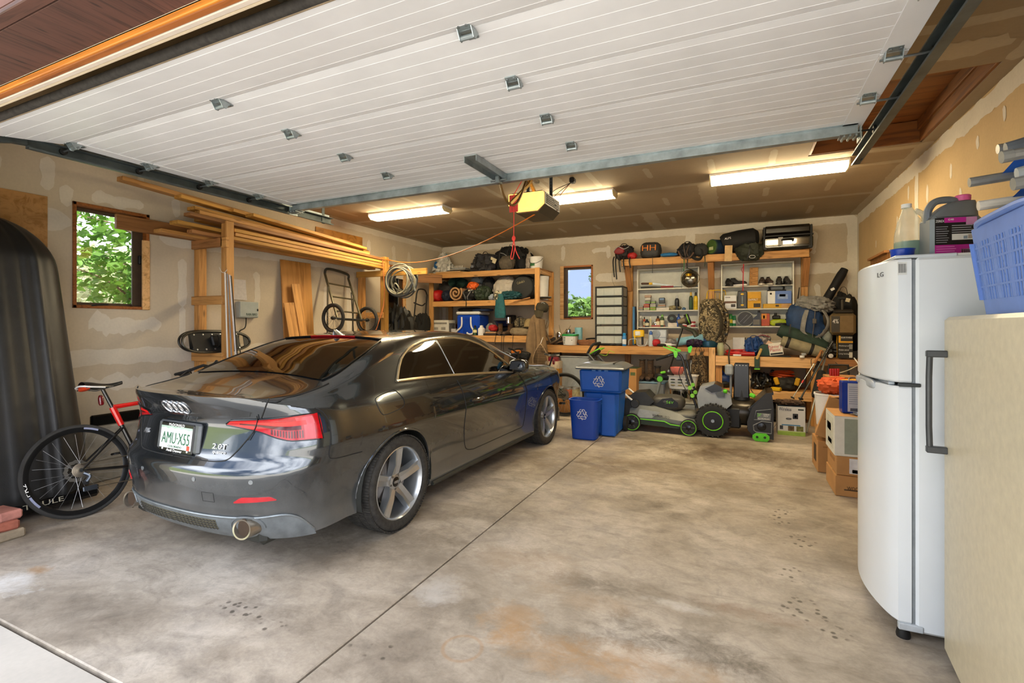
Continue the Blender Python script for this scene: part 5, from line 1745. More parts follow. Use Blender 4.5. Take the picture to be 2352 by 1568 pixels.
# ---- black tarpaulin heap, frame pack, hose, extension cord
m = MB().soft((0,0,0),(.60,.80,1.72),3.2,.10,3.0,8,22,None,.22,.08)
o = obj('tarpaulin_heap',m,mat('#15140f',.55,var=.3,sc=5,bmp=.3,bsc=18),None,(-5.20,6.70,0))
tag(o,'black tarpaulin draped over gear below the far left window','tarpaulin')
fp = thing('frame_pack','black external-frame pack hanging beside far left window','backpack',(-5.45,7.75,1.2))
q0 = PX(943,668,-5.5)
for dy in (0,.36):
 wpart('upright',MB().tube(curve([(-5.52,7.58 + dy,1.18),(-5.50,7.58 + dy,1.6),(-5.46,7.60 + dy * .94,2.02)],4),.014,8),BLK,fp)
wpart('top_bow',MB().tube(curve([(-5.46,7.60,2.02),(-5.45,7.65,2.10),(-5.45,7.85,2.10),(-5.46,7.94,2.0)],5),.014,8),BLK,fp)
for z in (1.35,1.62,1.85):
 wpart('crossbar',MB().tube(curve([(-5.51,7.58,z),(-5.46,7.76,z - .05),(-5.51,7.94,z)],4),.012,6),BLKF,fp)
wpart('bag',MB().soft((-5.44,7.76,1.18),(.22,.36,.48),2.6,.12,3,5,12,None,0,.05),BLKF,fp)
for k in range(4):
 wpart('strap',MB().tube(curve([(-5.42,7.62 + .09 * k,1.62),(-5.36,7.60 + .1 * k,1.52),(-5.40,7.66 + .06 * k,1.36)],4),.012,4,True,False,.3),BLK,fp)
hs = thing('garden_hose','coil of grey and black hose hung on rack arm','hose',(-4.70,6.10,2.15))
rh = random.Random(9)
for k in range(13):
 cx_,cz_,r_ = -4.70 + rh.uniform(-.05,.05),2.10 + rh.uniform(-.035,.045),.215 + rh.uniform(-.03,.035)
 el,ph,yo = rh.uniform(.85,1.05),rh.uniform(0,6),6.04 + k * .017
 sk = rh.uniform(-.3,.3)
 wpart('coil',MB().tube([V((cx_ + r_ * math.cos(a) * (1.05 + .04 * math.sin(3 * a + ph)),yo + sk * .10 * math.sin(a),cz_ + el * r_ * math.sin(a + .1 * sk))) for a in [2 * PI * j / 30 for j in range(30)]],.0105,6,False,True),[mat('#8d8a78',.6),mat('#3e4146',.6),mat('#7a776a',.6)][k % 3],hs)
wpart('binding',MB().tube(curve([(-4.74,5.99,1.99),(-4.67,5.96,2.05),(-4.62,5.98,1.98),(-4.68,6.0,1.9)],5),.011,6),mat('#8d8a78',.6),hs)
wpart('hose_end',MB().tube(curve([(-4.49,6.08,2.16),(-4.42,6.06,2.06),(-4.38,6.05,1.96)],4),.011,6).cyl((-4.385,6.05,1.97),(-4.37,6.05,1.93),.016,n=8),STEEL,hs)
A_,B_ = V((ox + .04,oy + .12,oz + .0)),V((-5.02,Y2 - .02,2.46))
pts = [A_.lerp(B_,t) - V((0,0,.22 * 4 * t * (1 - t) * (.75 + .25 * t))) for t in [k / 14 for k in range(15)]]
ec = thing('extension_cord','orange extension cord slung from door opener to rack post','extension cord',(-3.4,5.35,2.28))
wpart('cord',MB().tube(pts + [B_ + V((-.03,.0,.0))],.0055,6),mat('#e8802c',.5),ec)
wpart('wrap',MB().tube(curve([(-5.03,Y2 - .10,2.46),(-5.02,Y2 + .06,2.45),(-5.14,Y2 + .06,2.46),(-5.14,Y2 - .10,2.45)],5,True),.006,6,False,True),mat('#e8802c',.5),ec)
wpart('tail',MB().tube(curve([(-5.03,Y2 - .11,2.44),(-4.99,Y2 - .12,1.9),(-5.00,Y2 - .2,1.55),(-5.1,Y2 - .45,.9)],5),.006,6),mat('#c9703a',.5),ec)
# ================================================================ makers for the small things
def xs(a,b,Y):
 return PY(a,0,Y).x,PY(b,0,Y).x
def zp(px,py,Y):
 return PY(px,py,Y).z
def decal(t,face,dims,u0,u1,v0,v1,m,name='print'):
 """flat print on one face of a carton: u along the face, v up, both 0..1"""
 w,d,h = dims
 e = .0012
 z0,z1 = h * v0,h * v1
 if face == 'f':
  mb = MB().bb(-w / 2 + w * u0,-w / 2 + w * u1,-d / 2 - e,-d / 2,z0,z1)
 elif face == 'r':
  mb = MB().bb(w / 2,w / 2 + e,-d / 2 + d * u0,-d / 2 + d * u1,z0,z1)
 elif face == 'l':
  mb = MB().bb(-w / 2 - e,-w / 2,-d / 2 + d * (1 - u1),-d / 2 + d * (1 - u0),z0,z1)
 else:
  mb = MB().bb(-w / 2 + w * u0,-w / 2 + w * u1,-d / 2 + d * v0,-d / 2 + d * v1,h,h + e)
 return obj(name,mb,m,t,smooth=0)
def dtext(t,face,dims,s,u,v,tw,th,m):
 w,d,h = dims
 e = .0022
 if face == 'f':
  return text(t,s,(-w / 2 + w * u,-d / 2 - e,h * v),(1,0,0),(0,0,1),tw,th,m)
 if face == 'r':
  return text(t,s,(w / 2 + e,-d / 2 + d * u,h * v),(0,1,0),(0,0,1),tw,th,m)
 return text(t,s,(-w / 2 - e,d / 2 - d * u,h * v),(0,-1,0),(0,0,1),tw,th,m)
def carton(name,label,cat,px,Y,dep,z0,top,m,prints=(),words=(),lid=None,r=.004,rz=0,group=None,flaps=False):
 """box between two photo columns on the plane y=Y, standing on z0, its top at photo row `top`"""
 x0,x1 = xs(px[0],px[1],Y)
 h = (zp(sum(px) / 2,top,Y) - z0) if top > 5 else top
 w = x1 - x0
 t = thing(name,label,cat,((x0 + x1) / 2,Y + dep / 2,z0 + .001),math.radians(rz),group)
 D = (w,dep,h)
 obj('body',MB().box((0,0,h / 2),D,r),m,t)
 if lid:
  obj('lid',MB().box((0,0,h - .018),(w + .012,dep + .012,.04),.006),lid,t)
 if flaps:
  for a in (-1,1):
   obj('flap',MB().box((0,a * (dep / 4 + .001),h + .002),(w * .99,dep / 2 - .004,.004),0,Rx(a * 2)),m,t)
  obj('tape',MB().bb(-w / 2,w / 2,-.025,.025,h + .004,h + .006),mat('#b89a68',.3),t)
 for p in prints:
  decal(t,p[0],D,*p[1:])
 for w_ in words:
  dtext(t,w_[0],D,*w_[1:])
 return t,D
def turned(name,label,cat,px,py,Y,parts,group=None,z0=None,r=None,power=2,sy=1):
 """bottle or tub: px column of its axis; parts = [(part, profile in units of r, material)]; radius r; py row of the base unless z0"""
 p = PY(px,py if py else 700,Y)
 z = p.z if z0 is None else z0
 t = thing(name,label,cat,(p.x,Y,z + .001),0,group)
 for nm,pr,m in parts:
  obj(nm,MB().lathe([(a * r,b) for a,b in pr],20,(0,0,0),'z',1,sy,power),m,t)
 return t
def bag(name,label,cat,px,Y,dep,z0,top,m,seed=1,sq=2.6,amp=.09,straps=2,sm=None,wr=.04,rz=0,group=None,handle=True,fr=2.2,sag=0,n=15):
 x0,x1 = xs(px[0],px[1],Y)
 h = (zp(sum(px) / 2,top,Y) - z0) if top > 5 else top
 w = x1 - x0
 t = thing(name,label,cat,((x0 + x1) / 2,Y + dep / 2,z0 + .001),math.radians(rz),group)
 obj('body',MB().soft((0,0,0),(w,dep,h),sq,amp,fr,seed,n,None,sag,wr),m,t)
 sm = sm or BLKF
 r = random.Random(seed)
 for k in range(straps):
  x = w * (-.32 + .64 * (k + .5) / straps)
  obj('strap',MB().tube(curve([(x,-dep * .30,h * .98),(x + r.uniform(-.03,.03),-dep * .52,h * .72),(x + r.uniform(-.05,.05),-dep * .56,h * .35),(x + r.uniform(-.06,.06),-dep * .45,h * .06)],4),.013,4,True,False,.25),sm,t)
 if handle:
  obj('handle',MB().tube(curve([(-.06,-dep * .1,h * .93),(-.03,-dep * .14,h * 1.08),(.03,-dep * .14,h * 1.08),(.06,-dep * .1,h * .93)],4),.010,4,True,False,.4),sm,t)
 return t
def shoe(name,label,loc,rz,up,sole,L=.29,high=.10,group=None,lace=None,cat='shoe'):
 """toe along local -y"""
 t = thing(name,label,cat,loc,math.radians(rz),group)
 w = L * .19
 tall,high = high,min(high,.105)
 if tall > .15:
  obj('shaft',MB().lathe([(.046,.08),(.047,.12),(.050,.16),(.050,tall - .02),(.054,tall - .01),(.054,tall + .004),(.044,tall + .004),(.042,tall - .05),(0,tall - .06)],20,(0,L * .24,.02),'z',.9,1.12),up,t)
  obj('collar',MB().tube([V((.049 * math.cos(a),L * .24 + .060 * math.sin(a),tall + .018)) for a in [2 * PI * k / 20 for k in range(20)]],.008,6,False,True),BLK,t)
  for k in range(5):
   zk = .12 + (tall - .14) * k / 4
   obj('lace',MB().tube([(-.025,L * .24 - .050,zk),(0,L * .24 - .062,zk + .008),(.025,L * .24 - .050,zk)],.0035,5),lace or WHT,t)
 def f(a,b):
  an = a * 2 * PI
  q = b
  yy = -L / 2 + L * (.5 - .5 * math.cos(q * PI))
  wide = w * (1 - .75 * abs(2 * q - 1) ** 4) * (1 - .16 * math.sin(q * PI * 1.5) ** 2)
  top = .030 + (.05 if q < .5 else .05 + (high - .05) * min(1,(q - .5) / .16)) * (math.sin(min(q,.98) * PI) ** .35 if q < .5 or q > .94 else 1)
  return V((wide * math.sin(an) * (1 - .32 * max(0,math.cos(an)) * (1 if q > .55 else .3)),yy,.016 + (top - .016) * (.5 + .5 * math.cos(an))))
 obj('upper',MB().grid(f,18,22,True),up,t)
 obj('sole',MB().prism([((w + .004) * s_ * (1 - .72 * abs(2 * q - 1) ** 4) * (1 - .14 * math.sin(q * PI * 1.5) ** 2),-L / 2 - .006 + (L + .012) * q) for s_,qs in ((1,range(0,13)),(-1,range(12,-1,-1))) for q in [k / 12 for k in qs]],.024,(0,0,0)),sole,t)
 obj('opening',MB().lathe([(.033,0),(.0,-.004)],14,(0,L * .26,.030 + high - .003),'z',.85,1.3),BLK,t)
 for k in range(4):
  y_ = L * (-.10 + .075 * min(k,3))
  z_ = .078 + .010 * k if k < 4 else .10 + (high - .06) * (k - 3) / 3
  obj('lace',MB().tube([(-.022,y_,z_ - .004),(0,y_ - .008,z_ + .006),(.022,y_,z_ - .004)],.003,5),lace or WHT,t)
 return t
def coil(name,label,cat,c,r,n,tr,m,seed,flat=.35,ax='z',el=1.0,bind=None):
 """cable or rope coiled flat; one tube per turn"""
 t = thing(name,label,cat,c)
 rh = random.Random(seed)
 for k in range(n):
  r_ = r * rh.uniform(.72,1.08)
  dx,dy,dz = rh.uniform(-.12,.12) * r,rh.uniform(-.12,.12) * r,tr * (1 + 1.3 * (k % 5)) + .004 * rh.random()
  ph,ti = rh.uniform(0,6),rh.uniform(-.18,.18)
  pts = []
  for j in range(26):
   a = 2 * PI * j / 26
   p = V((dx + r_ * math.cos(a) * (1 + .05 * math.sin(3 * a + ph)),dy + el * r_ * math.sin(a) * (1 + .05 * math.sin(2 * a + ph)),dz + r_ * ti * (1 + math.cos(a + ph)) * flat))
   if ax == 'y':
    p = V((p.x,p.z,p.y + r * el))
   pts.append(p)
  obj('turn',MB().tube(pts,tr,6,False,True),m,t)
 if bind:
  obj('tie',MB().tube(curve([(-r * .9,-.02,.0),(-r,-.02,tr * 9),(-r * .75,.0,tr * 9),(-r * .7,0,0)],4,True),tr * 1.1,6,False,True),bind,t)
 return t
# ================================================================ shelving in the back-left corner
SY0,SY1 = 7.92,8.655                      # front and back of the shelves
SXL,SXR = PY(985,0,SY0).x,PY(1239,0,SY0).x
sh = thing('shelving','wooden two-by-four shelving unit in the back left corner','shelving',((SXL + SXR) / 2,(SY0 + SY1) / 2,0))
ZT,ZM,ZW = 2.425,1.885,1.24
for x in (SXL + .045,SXR - .045):
 board('post',(x,SY0 + .02,0),(x,SY0 + .02,ZT + .002),.088,.04,WOOD,sh,(0,1,0))
 board('post',(x,SY1 - .02,0),(x,SY1 - .02,ZT - .01),.088,.04,WOOD,sh,(0,1,0))
for z in (ZT,ZM,ZW):
 if z == ZW:
  board('beam',(SXL,SY0 - .002,z - .06),(SXR - .06,SY0 - .002,z - .06),.038,.115,WOOD,sh)
 else:
  board('beam',(SXL + .09,SY0 + .02,z - .055),(SXR - .09,SY0 + .02,z - .055),.038,.10,WOOD,sh)
 board('end_rail',(SXR - .045,SY0 + .045,z - .05),(SXR - .045,SY1 - .045,z - .05),.04,.085,WOODL,sh)
 board('end_rail',(SXL + .045,SY0 + .045,z - .05),(SXL + .045,SY1 - .045,z - .05),.04,.085,WOOD,sh)
 for k in range(4):
  y = SY0 + .05 + (SY1 - SY0 - .06) * (k + .5) / 4
  board('shelf_board',(SXL + .01,y,z - .009),(SXR - .01,y,z - .009),(SY1 - SY0 - .06) / 4 - .004,.018,WOODD,sh)
board('brace',(-5.4,7.55,2.30),(-5.1,SY0 - .02,2.30),.04,.16,WOODD,sh)
B2 = mat('#1c2f5a',.8,bmp=.3)
# ---- top shelf
t = bag('plastic_bag','white and blue plastic sack crumpled in the corner of top shelf','bag',(994,1028),8.15,.25,ZT,582,mat('#c9c6bd',.5,var=.3,sc=12),3,2.2,.22,0,None,.12,handle=False,sag=.35)
obj('blue_panel',MB().soft((-.09,-.10,.10),(.12,.06,.16),3,.15,3,2,8),mat('#1d5c9c',.5),t)
obj('twisted_neck',MB().tube(curve([(.02,0,.28),(.05,.0,.36),(.06,.02,.42)],4),[.04,.03,.025,.02,.02,.018,.015,.012,.01],8),mat('#6f8f9c',.5),t)
t = thing('wire_racks','flat pile of pale wire racks and trays on top shelf','racks',(PY(1050,0,8.1).x,8.25,ZT + .001))
for k in range(4):
 obj('tray',MB().box((.02 * k - .03,.01 * k,.018 + .024 * k),(.44 - .05 * k,.40,.018),.006,Rz(3 * k - 4)),[mat('#8b7d66',.6),BLK,mat('#b5b0a2',.4),LGREY][k],t)
for k in range(7):
 obj('wire',MB().tube([(-.12 + .035 * k,-.12,.105),(-.112 + .035 * k,-.12,.145)],.006,6),WHT,t)
o = obj('offcut_board',MB().box((0,0,.009),(.55,.12,.018),.002),WOODL,None,(PY(1033,0,8.0).x,7.99,ZT + .001))
tag(o,'pale offcut board lying along front of top shelf','board')
t = bag('duffel_bag','dark grey duffel bag on its side on top shelf','bag',(1078,1134),8.05,.42,ZT,580,mat('#2d2c30',.75,var=.25,bmp=.3,bsc=40),7,2.8,.14,2,BLK,.10)
obj('drawstring',MB().tube(curve([(-.22,-.2,.12),(-.20,-.24,.0),(-.16,-.22,-.12)],5),.004,5),BLK,t)
obj('buckle',MB().box((-.19,-.22,.10),(.06,.03,.05),.01),mat('#6c7078',.4),t)
obj('drawstring',MB().tube(curve([(-.16,-.2,.10),(-.10,-.24,.0),(-.03,-.22,-.14)],5),.004,5),BLK,t)
t = bag('backpack','large black backpack heaped on the top shelf under red cord','backpack',(1126,1207),8.12,.46,ZT,563,mat('#0e0e10',.8,var=.3,bmp=.3,bsc=40),11,2.5,.16,3,mat('#2c2b2a',.8),.09,sag=.15)
obj('zip',MB().tube(curve([(-.18,-.2,.34),(-.05,-.27,.30),(.08,-.28,.20)],5),.006,5),LGREY,t)
obj('side_pocket',MB().soft((.22,-.12,.0),(.22,.2,.26),2.5,.1,2,4,10),mat('#141416',.8),t)
obj('paper_tag',MB().box((-.28,-.26,.20),(.13,.004,.09),0,Ry(25)),mat('#c8bd9c',.8),t)
obj('webbing',MB().tube(curve([(.16,-.24,.06),(.17,-.25,-.06),(.24,-.25,-.05),(.26,-.24,.05)],5),.012,4,True,False,.3),BLK,t)
o = obj('stuff_sack',MB().soft((0,0,0),(.30,.2,.26),2.2,.1,2,6,12),mat('#5a5042',.8,var=.2),None,(PY(1164,0,7.98).x,7.99,ZT + .001))
tag(o,'khaki round pouch in front of black backpack, top shelf','pouch')
o = obj('clear_bag',MB().soft((0,0,0),(.13,.14,.34),2.1,.2,3,9,10,None,.45),mat('#a79a8a',.35,var=.3,sc=20),None,(PY(1213,0,8.2).x,8.25,ZT + .001))
tag(o,'crumpled clear bag standing beside white pail, top shelf','bag')
t = turned('pail','white pail with green print and wire handle on top shelf','pail',1232,0,8.14,[('body',[(.82,0),(.86,.02),(1.0,.20),(1.06,.205),(1.06,.215),(.97,.215),(.8,.03)],WHT)],z0=ZT,r=.12)
obj('handle',MB().tube([(.125 * math.cos(a),-.128 * abs(math.sin(a)),.19 - .10 * abs(math.sin(a))) for a in [PI + PI * k / 16 for k in range(17)]],.004,6),BLK,t)
obj('print',MB().grid(lambda a,b: V((.113 * math.sin(a - .9),-.113 * math.cos(a - .9),.05 + .05 * b)),8,2),mat('#3a7d44',.5),t)
# ---- middle shelf
o = obj('stuff_sack',MB().soft((0,0,0),(.42,.3,.38),2.4,.1,2,12,12,None,0,.06),mat('#4b4846',.7,var=.25),None,(PY(1012,0,8.4).x + .16,8.43,ZM + .05))
tag(o,'dim grey sack behind red sack on the middle shelf','sack')
t = thing('rolled_mat','green foam mat rolled oval, near ceiling of middle shelf','mat',(PY(1043,0,8.1).x,8.25,ZM + .26))
for k in range(4):
 obj('layer',MB().tube([V((.155 * (1 - .17 * k) * math.cos(a),0,.115 + .095 * (1 - .2 * k) * math.sin(a))) for a in [2 * PI * j / 30 for j in range(30)]],.008,4,False,True).grid(lambda a,b: V((.155 * (1 - .17 * k) * math.cos(a * 2 * PI),-.12 + .24 * b,.115 + .095 * (1 - .2 * k) * math.sin(a * 2 * PI))),30,2,True),mat('#3f6357',.8),t)
o = obj('stuff_sack',MB().soft((0,0,0),(.23,.34,.24),2.4,.05,2,2,14,None,0,.02),mat('#b0100f',.55,var=.15),None,(PY(1001,0,8.03).x,8.12,ZM + .001))
tag(o,'bright red stuff sack at left end of middle shelf','sack')
obj('label_patch',MB().box((-.07,-.155,.11),(.035,.02,.07),.004,Rz(-25)),WHT,o)
o = obj('stuff_sack',MB().soft((0,0,0),(.22,.3,.22),2.4,.1,2,5,12,None,0,.05),mat('#10192e',.7,var=.3),None,(PY(1023,0,8.03).x,8.14,ZM + .001))
tag(o,'navy stuff sack between red sack and tan roll','sack')
t = thing('rolled_blanket','tan blanket rolled in a spiral on the middle shelf','blanket',(PY(1048,0,8.0).x,8.17,ZM + .001))
sp_ = [V(((.018 + .0205 * a / 2.1) * math.cos(a),0,.150 + (.018 + .0205 * a / 2.1) * math.sin(a))) for a in [k * .22 for k in range(61)]]
obj('roll',MB().grid(lambda a,b: sp_[int(round(a * 60))] + V((0,-.20 + .40 * b,0)),61,2).tube([p + V((0,-.2,0)) for p in sp_],.016,6),mat('#b98e63',.9,var=.15),t)
t = bag('daypack','black daypack hanging over front of the middle shelf','backpack',(1056,1088),7.96,.25,ZM,664,mat('#0e0e10',.75,var=.3),14,2.4,.14,2,mat('#6a6a6a',.7),.06)
obj('tail',MB().tube(curve([(0,-.14,.05),(.02,-.17,-.06),(.01,-.16,-.12)],4),.022,4,True,False,.3),BLKF,t)
t = bag('hiking_pack','grey pack with bright orange top on the middle shelf','backpack',(1070,1102),8.12,.25,ZM + .10,648,mat('#54565c',.7,var=.2),15,2.3,.1,0,None,.05,handle=False)
obj('orange_hood',MB().soft((-.01,-.10,.11),(.22,.16,.15),2.3,.14,3,16,12,None,0,.08),mat('#e8641c',.5,var=.2),t)
obj('price_tag',MB().box((.02,-.24,.05),(.105,.003,.105),0,Rx(4)),mat('#ddd3b8',.8),t)
o = obj('stuff_sack',MB().soft((0,0,0),(.32,.3,.27),2.3,.13,3,17,14,None,0,.10),mat('#2c3a28',.6,var=.3,sc=9),None,(PY(1103,0,8.0).x,8.12,ZM + .001))
tag(o,'dark green sack beside price tag on middle shelf','sack')
o = obj('helmet',MB().soft((0,0,0),(.27,.26,.22),2.1,.03,2,3,12,None,0,0),mat('#9aa3a8',.35),None,(PY(1094,0,8.35).x,8.4,ZM + .29))
tag(o,'pale grey helmet behind the orange pack, middle shelf','helmet')
o = obj('pouch',MB().soft((0,0,0),(.24,.24,.34),2.3,.12,3,21,12,None,0,.06),mat('#121214',.7,var=.3),None,(PY(1119,0,8.22).x,8.3,ZM + .12))
tag(o,'black buckled pouch left of big white sack','pouch')
obj('red_toggle',MB().box((.02,-.125,.10),(.05,.02,.03),.006),RED,o)
t = thing('white_sack','big off-white fabric sack bulging on the middle shelf','sack',(PY(1154,0,8.05).x,8.25,ZM + .001))
obj('body',MB().soft((0,0,.02),(.50,.42,.44),2.3,.07,2,8,18,None,.12,.05),mat('#b9b0a2',.75,var=.1),t)
obj('loose_corner',MB().soft((-.24,-.12,0),(.18,.16,.12),2,.2,3,3,10),mat('#a9b2ba',.7),t)
obj('drawstring',MB().tube(curve([(-.2,-.17,.22),(-.17,-.21,.15),(-.19,-.2,.05),(-.15,-.21,.1),(-.14,-.22,.0)],5),.004,5),BLK,t)
t = thing('teal_jacket','teal jacket wadded and dangling over middle shelf edge','jacket',(PY(1166,0,7.97).x,8.0,ZM + .001))
obj('body',MB().soft((.02,.02,0),(.42,.26,.16),2.2,.16,3,10,16,None,0,.09),mat('#12494f',.7,var=.25),t)
obj('hanging_sleeve',MB().grid(lambda a,b: V((-.12 + (.05 + .055 * b ** .6 + .012 * math.sin(a * 14)) * math.cos(a * 2 * PI) * (1 if b < .93 else .8) + .01 * b,-.10 + .035 * math.sin(a * 2 * PI) * (1 + b),.10 - .43 * b)),22,10,True),mat('#12585c',.7,var=.25),t)
obj('patterned_cuff',MB().soft((-.17,-.07,-.03),(.15,.14,.19),2.2,.18,4,12,12,None,0,.1),camo(['#cfc6a8','#2d2c26','#a89a70','#e0dac4'],14),t)
t = thing('round_bag','black round gear bag at the right end of middle shelf','bag',(PY(1198,0,8.0).x,8.2,ZM + .001))
obj('body',MB().lathe([(.0,-.17),(.19,-.165),(.215,-.14),(.222,0),(.215,.14),(.19,.165),(0,.17)],36,(0,0,.222),'y'),mat('#141413',.6,var=.2,bmp=.2,bsc=50),t)
obj('piping',MB().tube([V((.20 * math.cos(a),-.165,.222 + .20 * math.sin(a))) for a in [2 * PI * k / 36 for k in range(36)]],.006,6,False,True),BLK,t)
text(t,"Cabela's",(-.03,-.172,.31),(1,0,.25),(-.25,0,1),.15,.045,mat('#a89a70',.5))
obj('side_stripe',MB().tube(curve([(.17,-.15,.13),(.21,-.12,.23),(.17,-.13,.35)],5),.008,5),LGREY,t)
t = turned('bucket','tall white bucket at shelf end behind the post','bucket',1245,0,8.33,[('body',[(.88,0),(1,.36),(1.05,.37),(1.05,.40),(.98,.40)],WHT),('lid',[(1.06,.40),(1.06,.425),(.9,.43),(0,.43)],WHT)],z0=ZM,r=.12)
for k in range(2):
 o = obj('plate',MB().lathe([(.02,0),(.10,.002),(.14,.014),(.143,.018),(.10,.008),(0,.006)],28),WHT if k else BLKG,None,(PY(1248,0,8.06).x,8.08,ZM + .002 + k * .02))
 tag(o,'white plate on top of black one at the shelf end' if k else 'black-rimmed plate under a white one at shelf end','plate','plates at the shelf end')
o = obj('bow_limb',MB().tube(curve([(PY(1168,0,7.9).x,7.885,1.80),(PY(1192,0,7.9).x,7.885,1.86),(PY(1218,0,7.9).x,7.89,1.905)],5),[.005 + .0009 * k for k in range(11)],5),WOODD)
tag(o,'thin dark curved stick lying across middle shelf edge','stick')
# ---- bench level
t,D = carton('product_box','white printed product box on the bench beside cooler','box',(993,1030),8.02,.26,ZW,735,mat('#d8d4c6',.7,var=.05),[('f',.1,.9,.72,.84,mat('#8d887c',.7)),('f',.12,.36,.34,.52,mat('#9a958a',.7)),('f',.55,.82,.34,.52,mat('#9a958a',.7)),('r',.1,.9,.1,.8,mat('#6e6a66',.7,var=.5,sc=40))])
t,D = carton('red_case','flat dark red tool case behind white product box','case',(1006,1046),8.36,.22,ZW + .12,.09,mat('#5c1814',.5),r=.01)
t,D = carton('small_carton','small white carton between product box and cooler','box',(1030,1047),8.12,.22,ZW,.12,mat('#c4c2bd',.7))
ck = thing('cooler','blue and white ice chest with white swing handles on bench','cooler',(PY(1075,0,8.03).x,8.22,ZW + .001))
x0,x1 = xs(1045,1096,8.03)
cw = x1 - x0
CB_ = mat('#0f45b8',.35,var=.05)
obj('tub',MB().box((0,0,.19),(cw,.40,.38),.03,None,1.03),CB_,ck)
obj('lid',MB().box((0,0,.415),(cw + .03,.43,.055),.018),WHT,ck)
obj('recess',MB().box((-.01,-.204,.17),(.19,.012,.30),.02),mat('#0d3da2',.35),ck)
obj('handle',MB().tube(curve([(-.12,-.22,.34),(-.115,-.225,.22),(-.13,-.23,.15),(-.20,-.23,.09),(-.24,-.22,.06)],5),.016,8),WHT,ck)
obj('handle',MB().tube(curve([(.075,-.22,.34),(.08,-.225,.22),(.10,-.23,.15),(.14,-.235,.09),(.12,-.235,.03),(.04,-.235,.02),(.0,-.235,.05)],5),.016,8),WHT,ck)
t = bag('tackle_pouch','flat black pouch lying on the cooler lid','pouch',(1044,1092),8.05,.34,ZW + .446,.08,mat('#141416',.7),4,2.6,.1,0,handle=False)
o = obj('rubber_mat',MB().soft((0,0,0),(.40,.2,.05),3,.1,2,3,12),mat('#172a4c',.7),None,(PY(1105,0,8.05).x,8.12,ZW + .447))
tag(o,'dark blue folded mat sticking out over cooler lid','mat')
turned('spray_bottle','green bottle with yellow label in front of cooler','bottle',1091,0,7.99,[('body',[(1,0),(1,.10),(.6,.13),(.35,.14)],mat('#28452a',.3)),('label',[(1.02,.05),(1.02,.10)],mat('#d8cf9a',.6)),('cap',[(.4,.14),(.5,.17),(.2,.185)],BLK)],z0=ZW,r=.04)
turned('jug','small white square jug on bench right of cooler','jug',1106,0,8.0,[('body',[(1,0),(1,.12),(.8,.135),(.45,.15)],WHT),('cap',[(.5,.15),(.5,.175),(.2,.185)],WHT)],z0=ZW,r=.055,power=5)
# clutter: red hat, boots, bowls, binocular case, camo gear
o = obj('paper_bag',MB().soft((0,0,0),(.18,.18,.22),2.2,.2,3,7,10),mat('#a8a49a',.5,var=.3),None,(PY(1124,0,8.2).x,8.25,ZW + .001))
tag(o,'crumpled pale plastic bag beside red fabric bundle','bag')
o = obj('fabric_bundle',MB().soft((0,0,0),(.17,.15,.12),2.2,.15,3,8,10),mat('#b01c20',.6),None,(PY(1130,0,8.03).x,8.08,ZW + .08))
tag(o,'small red fabric bundle on the bench clutter','cloth')
o = obj('tray_of_tools',MB().box((0,0,.02),(.26,.2,.04),.01),mat('#3b2e24',.7),None,(PY(1126,0,8.0).x,8.06,ZW + .001))
tag(o,'low dark tray under the red fabric bundle','tray')
o = obj('notebook',MB().box((0,0,.012),(.2,.16,.024),.003),mat('#b98f62',.8),None,(PY(1126,0,7.99).x,8.05,ZW + .042),.2)
tag(o,'tan notebook lying on the low dark tray','notebook')
t = thing('basin','dark blue speckled basin upright in bench clutter','basin',(PY(1152,0,8.2).x,8.32,ZW + .15))
obj('bowl',MB().lathe([(.05,0),(.13,.02),(.185,.11),(.20,.115),(.19,.125),(.12,.035),(0,.02)],28),mat('#14224a',.3,var=.4,sc=60),t)
obj('rim',MB().tube([V((.197 * math.cos(a),.197 * math.sin(a),.118)) for a in [2 * PI * k / 30 for k in range(30)]],.007,6,False,True),BLKG,t)
obj('crate_below',MB().box((0,.02,-.076),(.30,.24,.148),.01),mat('#2e2a26',.8),t)
o = obj('speaker_box',MB().box((0,0,.19),(.16,.14,.38),.012),BLK,None,(PY(1171,0,8.45).x,8.5,ZW + .001))
tag(o,'black upright speaker box behind the blue basin','speaker')
turned('tin','shiny silver food tin balanced in front of basin','tin',1168,0,8.02,[('body',[(.95,0),(1,.005),(.97,.02),(1,.035),(.97,.05),(1,.065),(1,.12),(.9,.125)],CHROME)],z0=ZW + .21,r=.045)
for k,(px,rz_,lb) in enumerate(((1146,20,'brown hiking boot on bench, left of its mate'),(1164,-15,'brown hiking boot on bench, right of its mate'))):
 shoe('hiking_boot',lb,(PY(px,0,8.02).x,8.07,ZW + .001),rz_,mat('#5a4430',.8,var=.3,sc=20),BLK,.28,.20,'boots on the shelving bench',mat('#8a5a30',.8),'boot')
t = thing('boot_laces','dark bootlaces dangling over front edge of bench','laces',(PY(1150,0,7.88).x,7.885,ZW - .2))
for k,(px,l) in enumerate(((1138,.16),(1152,.45),(1157,.30),(1178,.34))):
 x = PY(px,0,7.88).x
 wpart('lace',MB().tube(curve([(x,7.93,ZW + .02),(x,7.885,ZW - .02),(x - .01,7.88,ZW - l * .6),(x - .03 * (k % 2),7.885,ZW - l)],4),.0045,5),BLK,t)
t = bag('camo_bag','camouflage pouch between boots and tan cap on bench','bag',(1178,1204),8.05,.22,ZW + .14,729,camo(['#4d4636','#77694c','#2b271e','#8f8464'],12),6,2.4,.12,1,BLKF)
o = obj('tan_case',MB().soft((0,0,0),(.42,.26,.15),3.5,.04,2,5,14),mat('#8c7b5e',.8,var=.15),None,(PY(1194,0,8.02).x,8.12,ZW + .001))
tag(o,'tan padded case on its side at bench end','case')
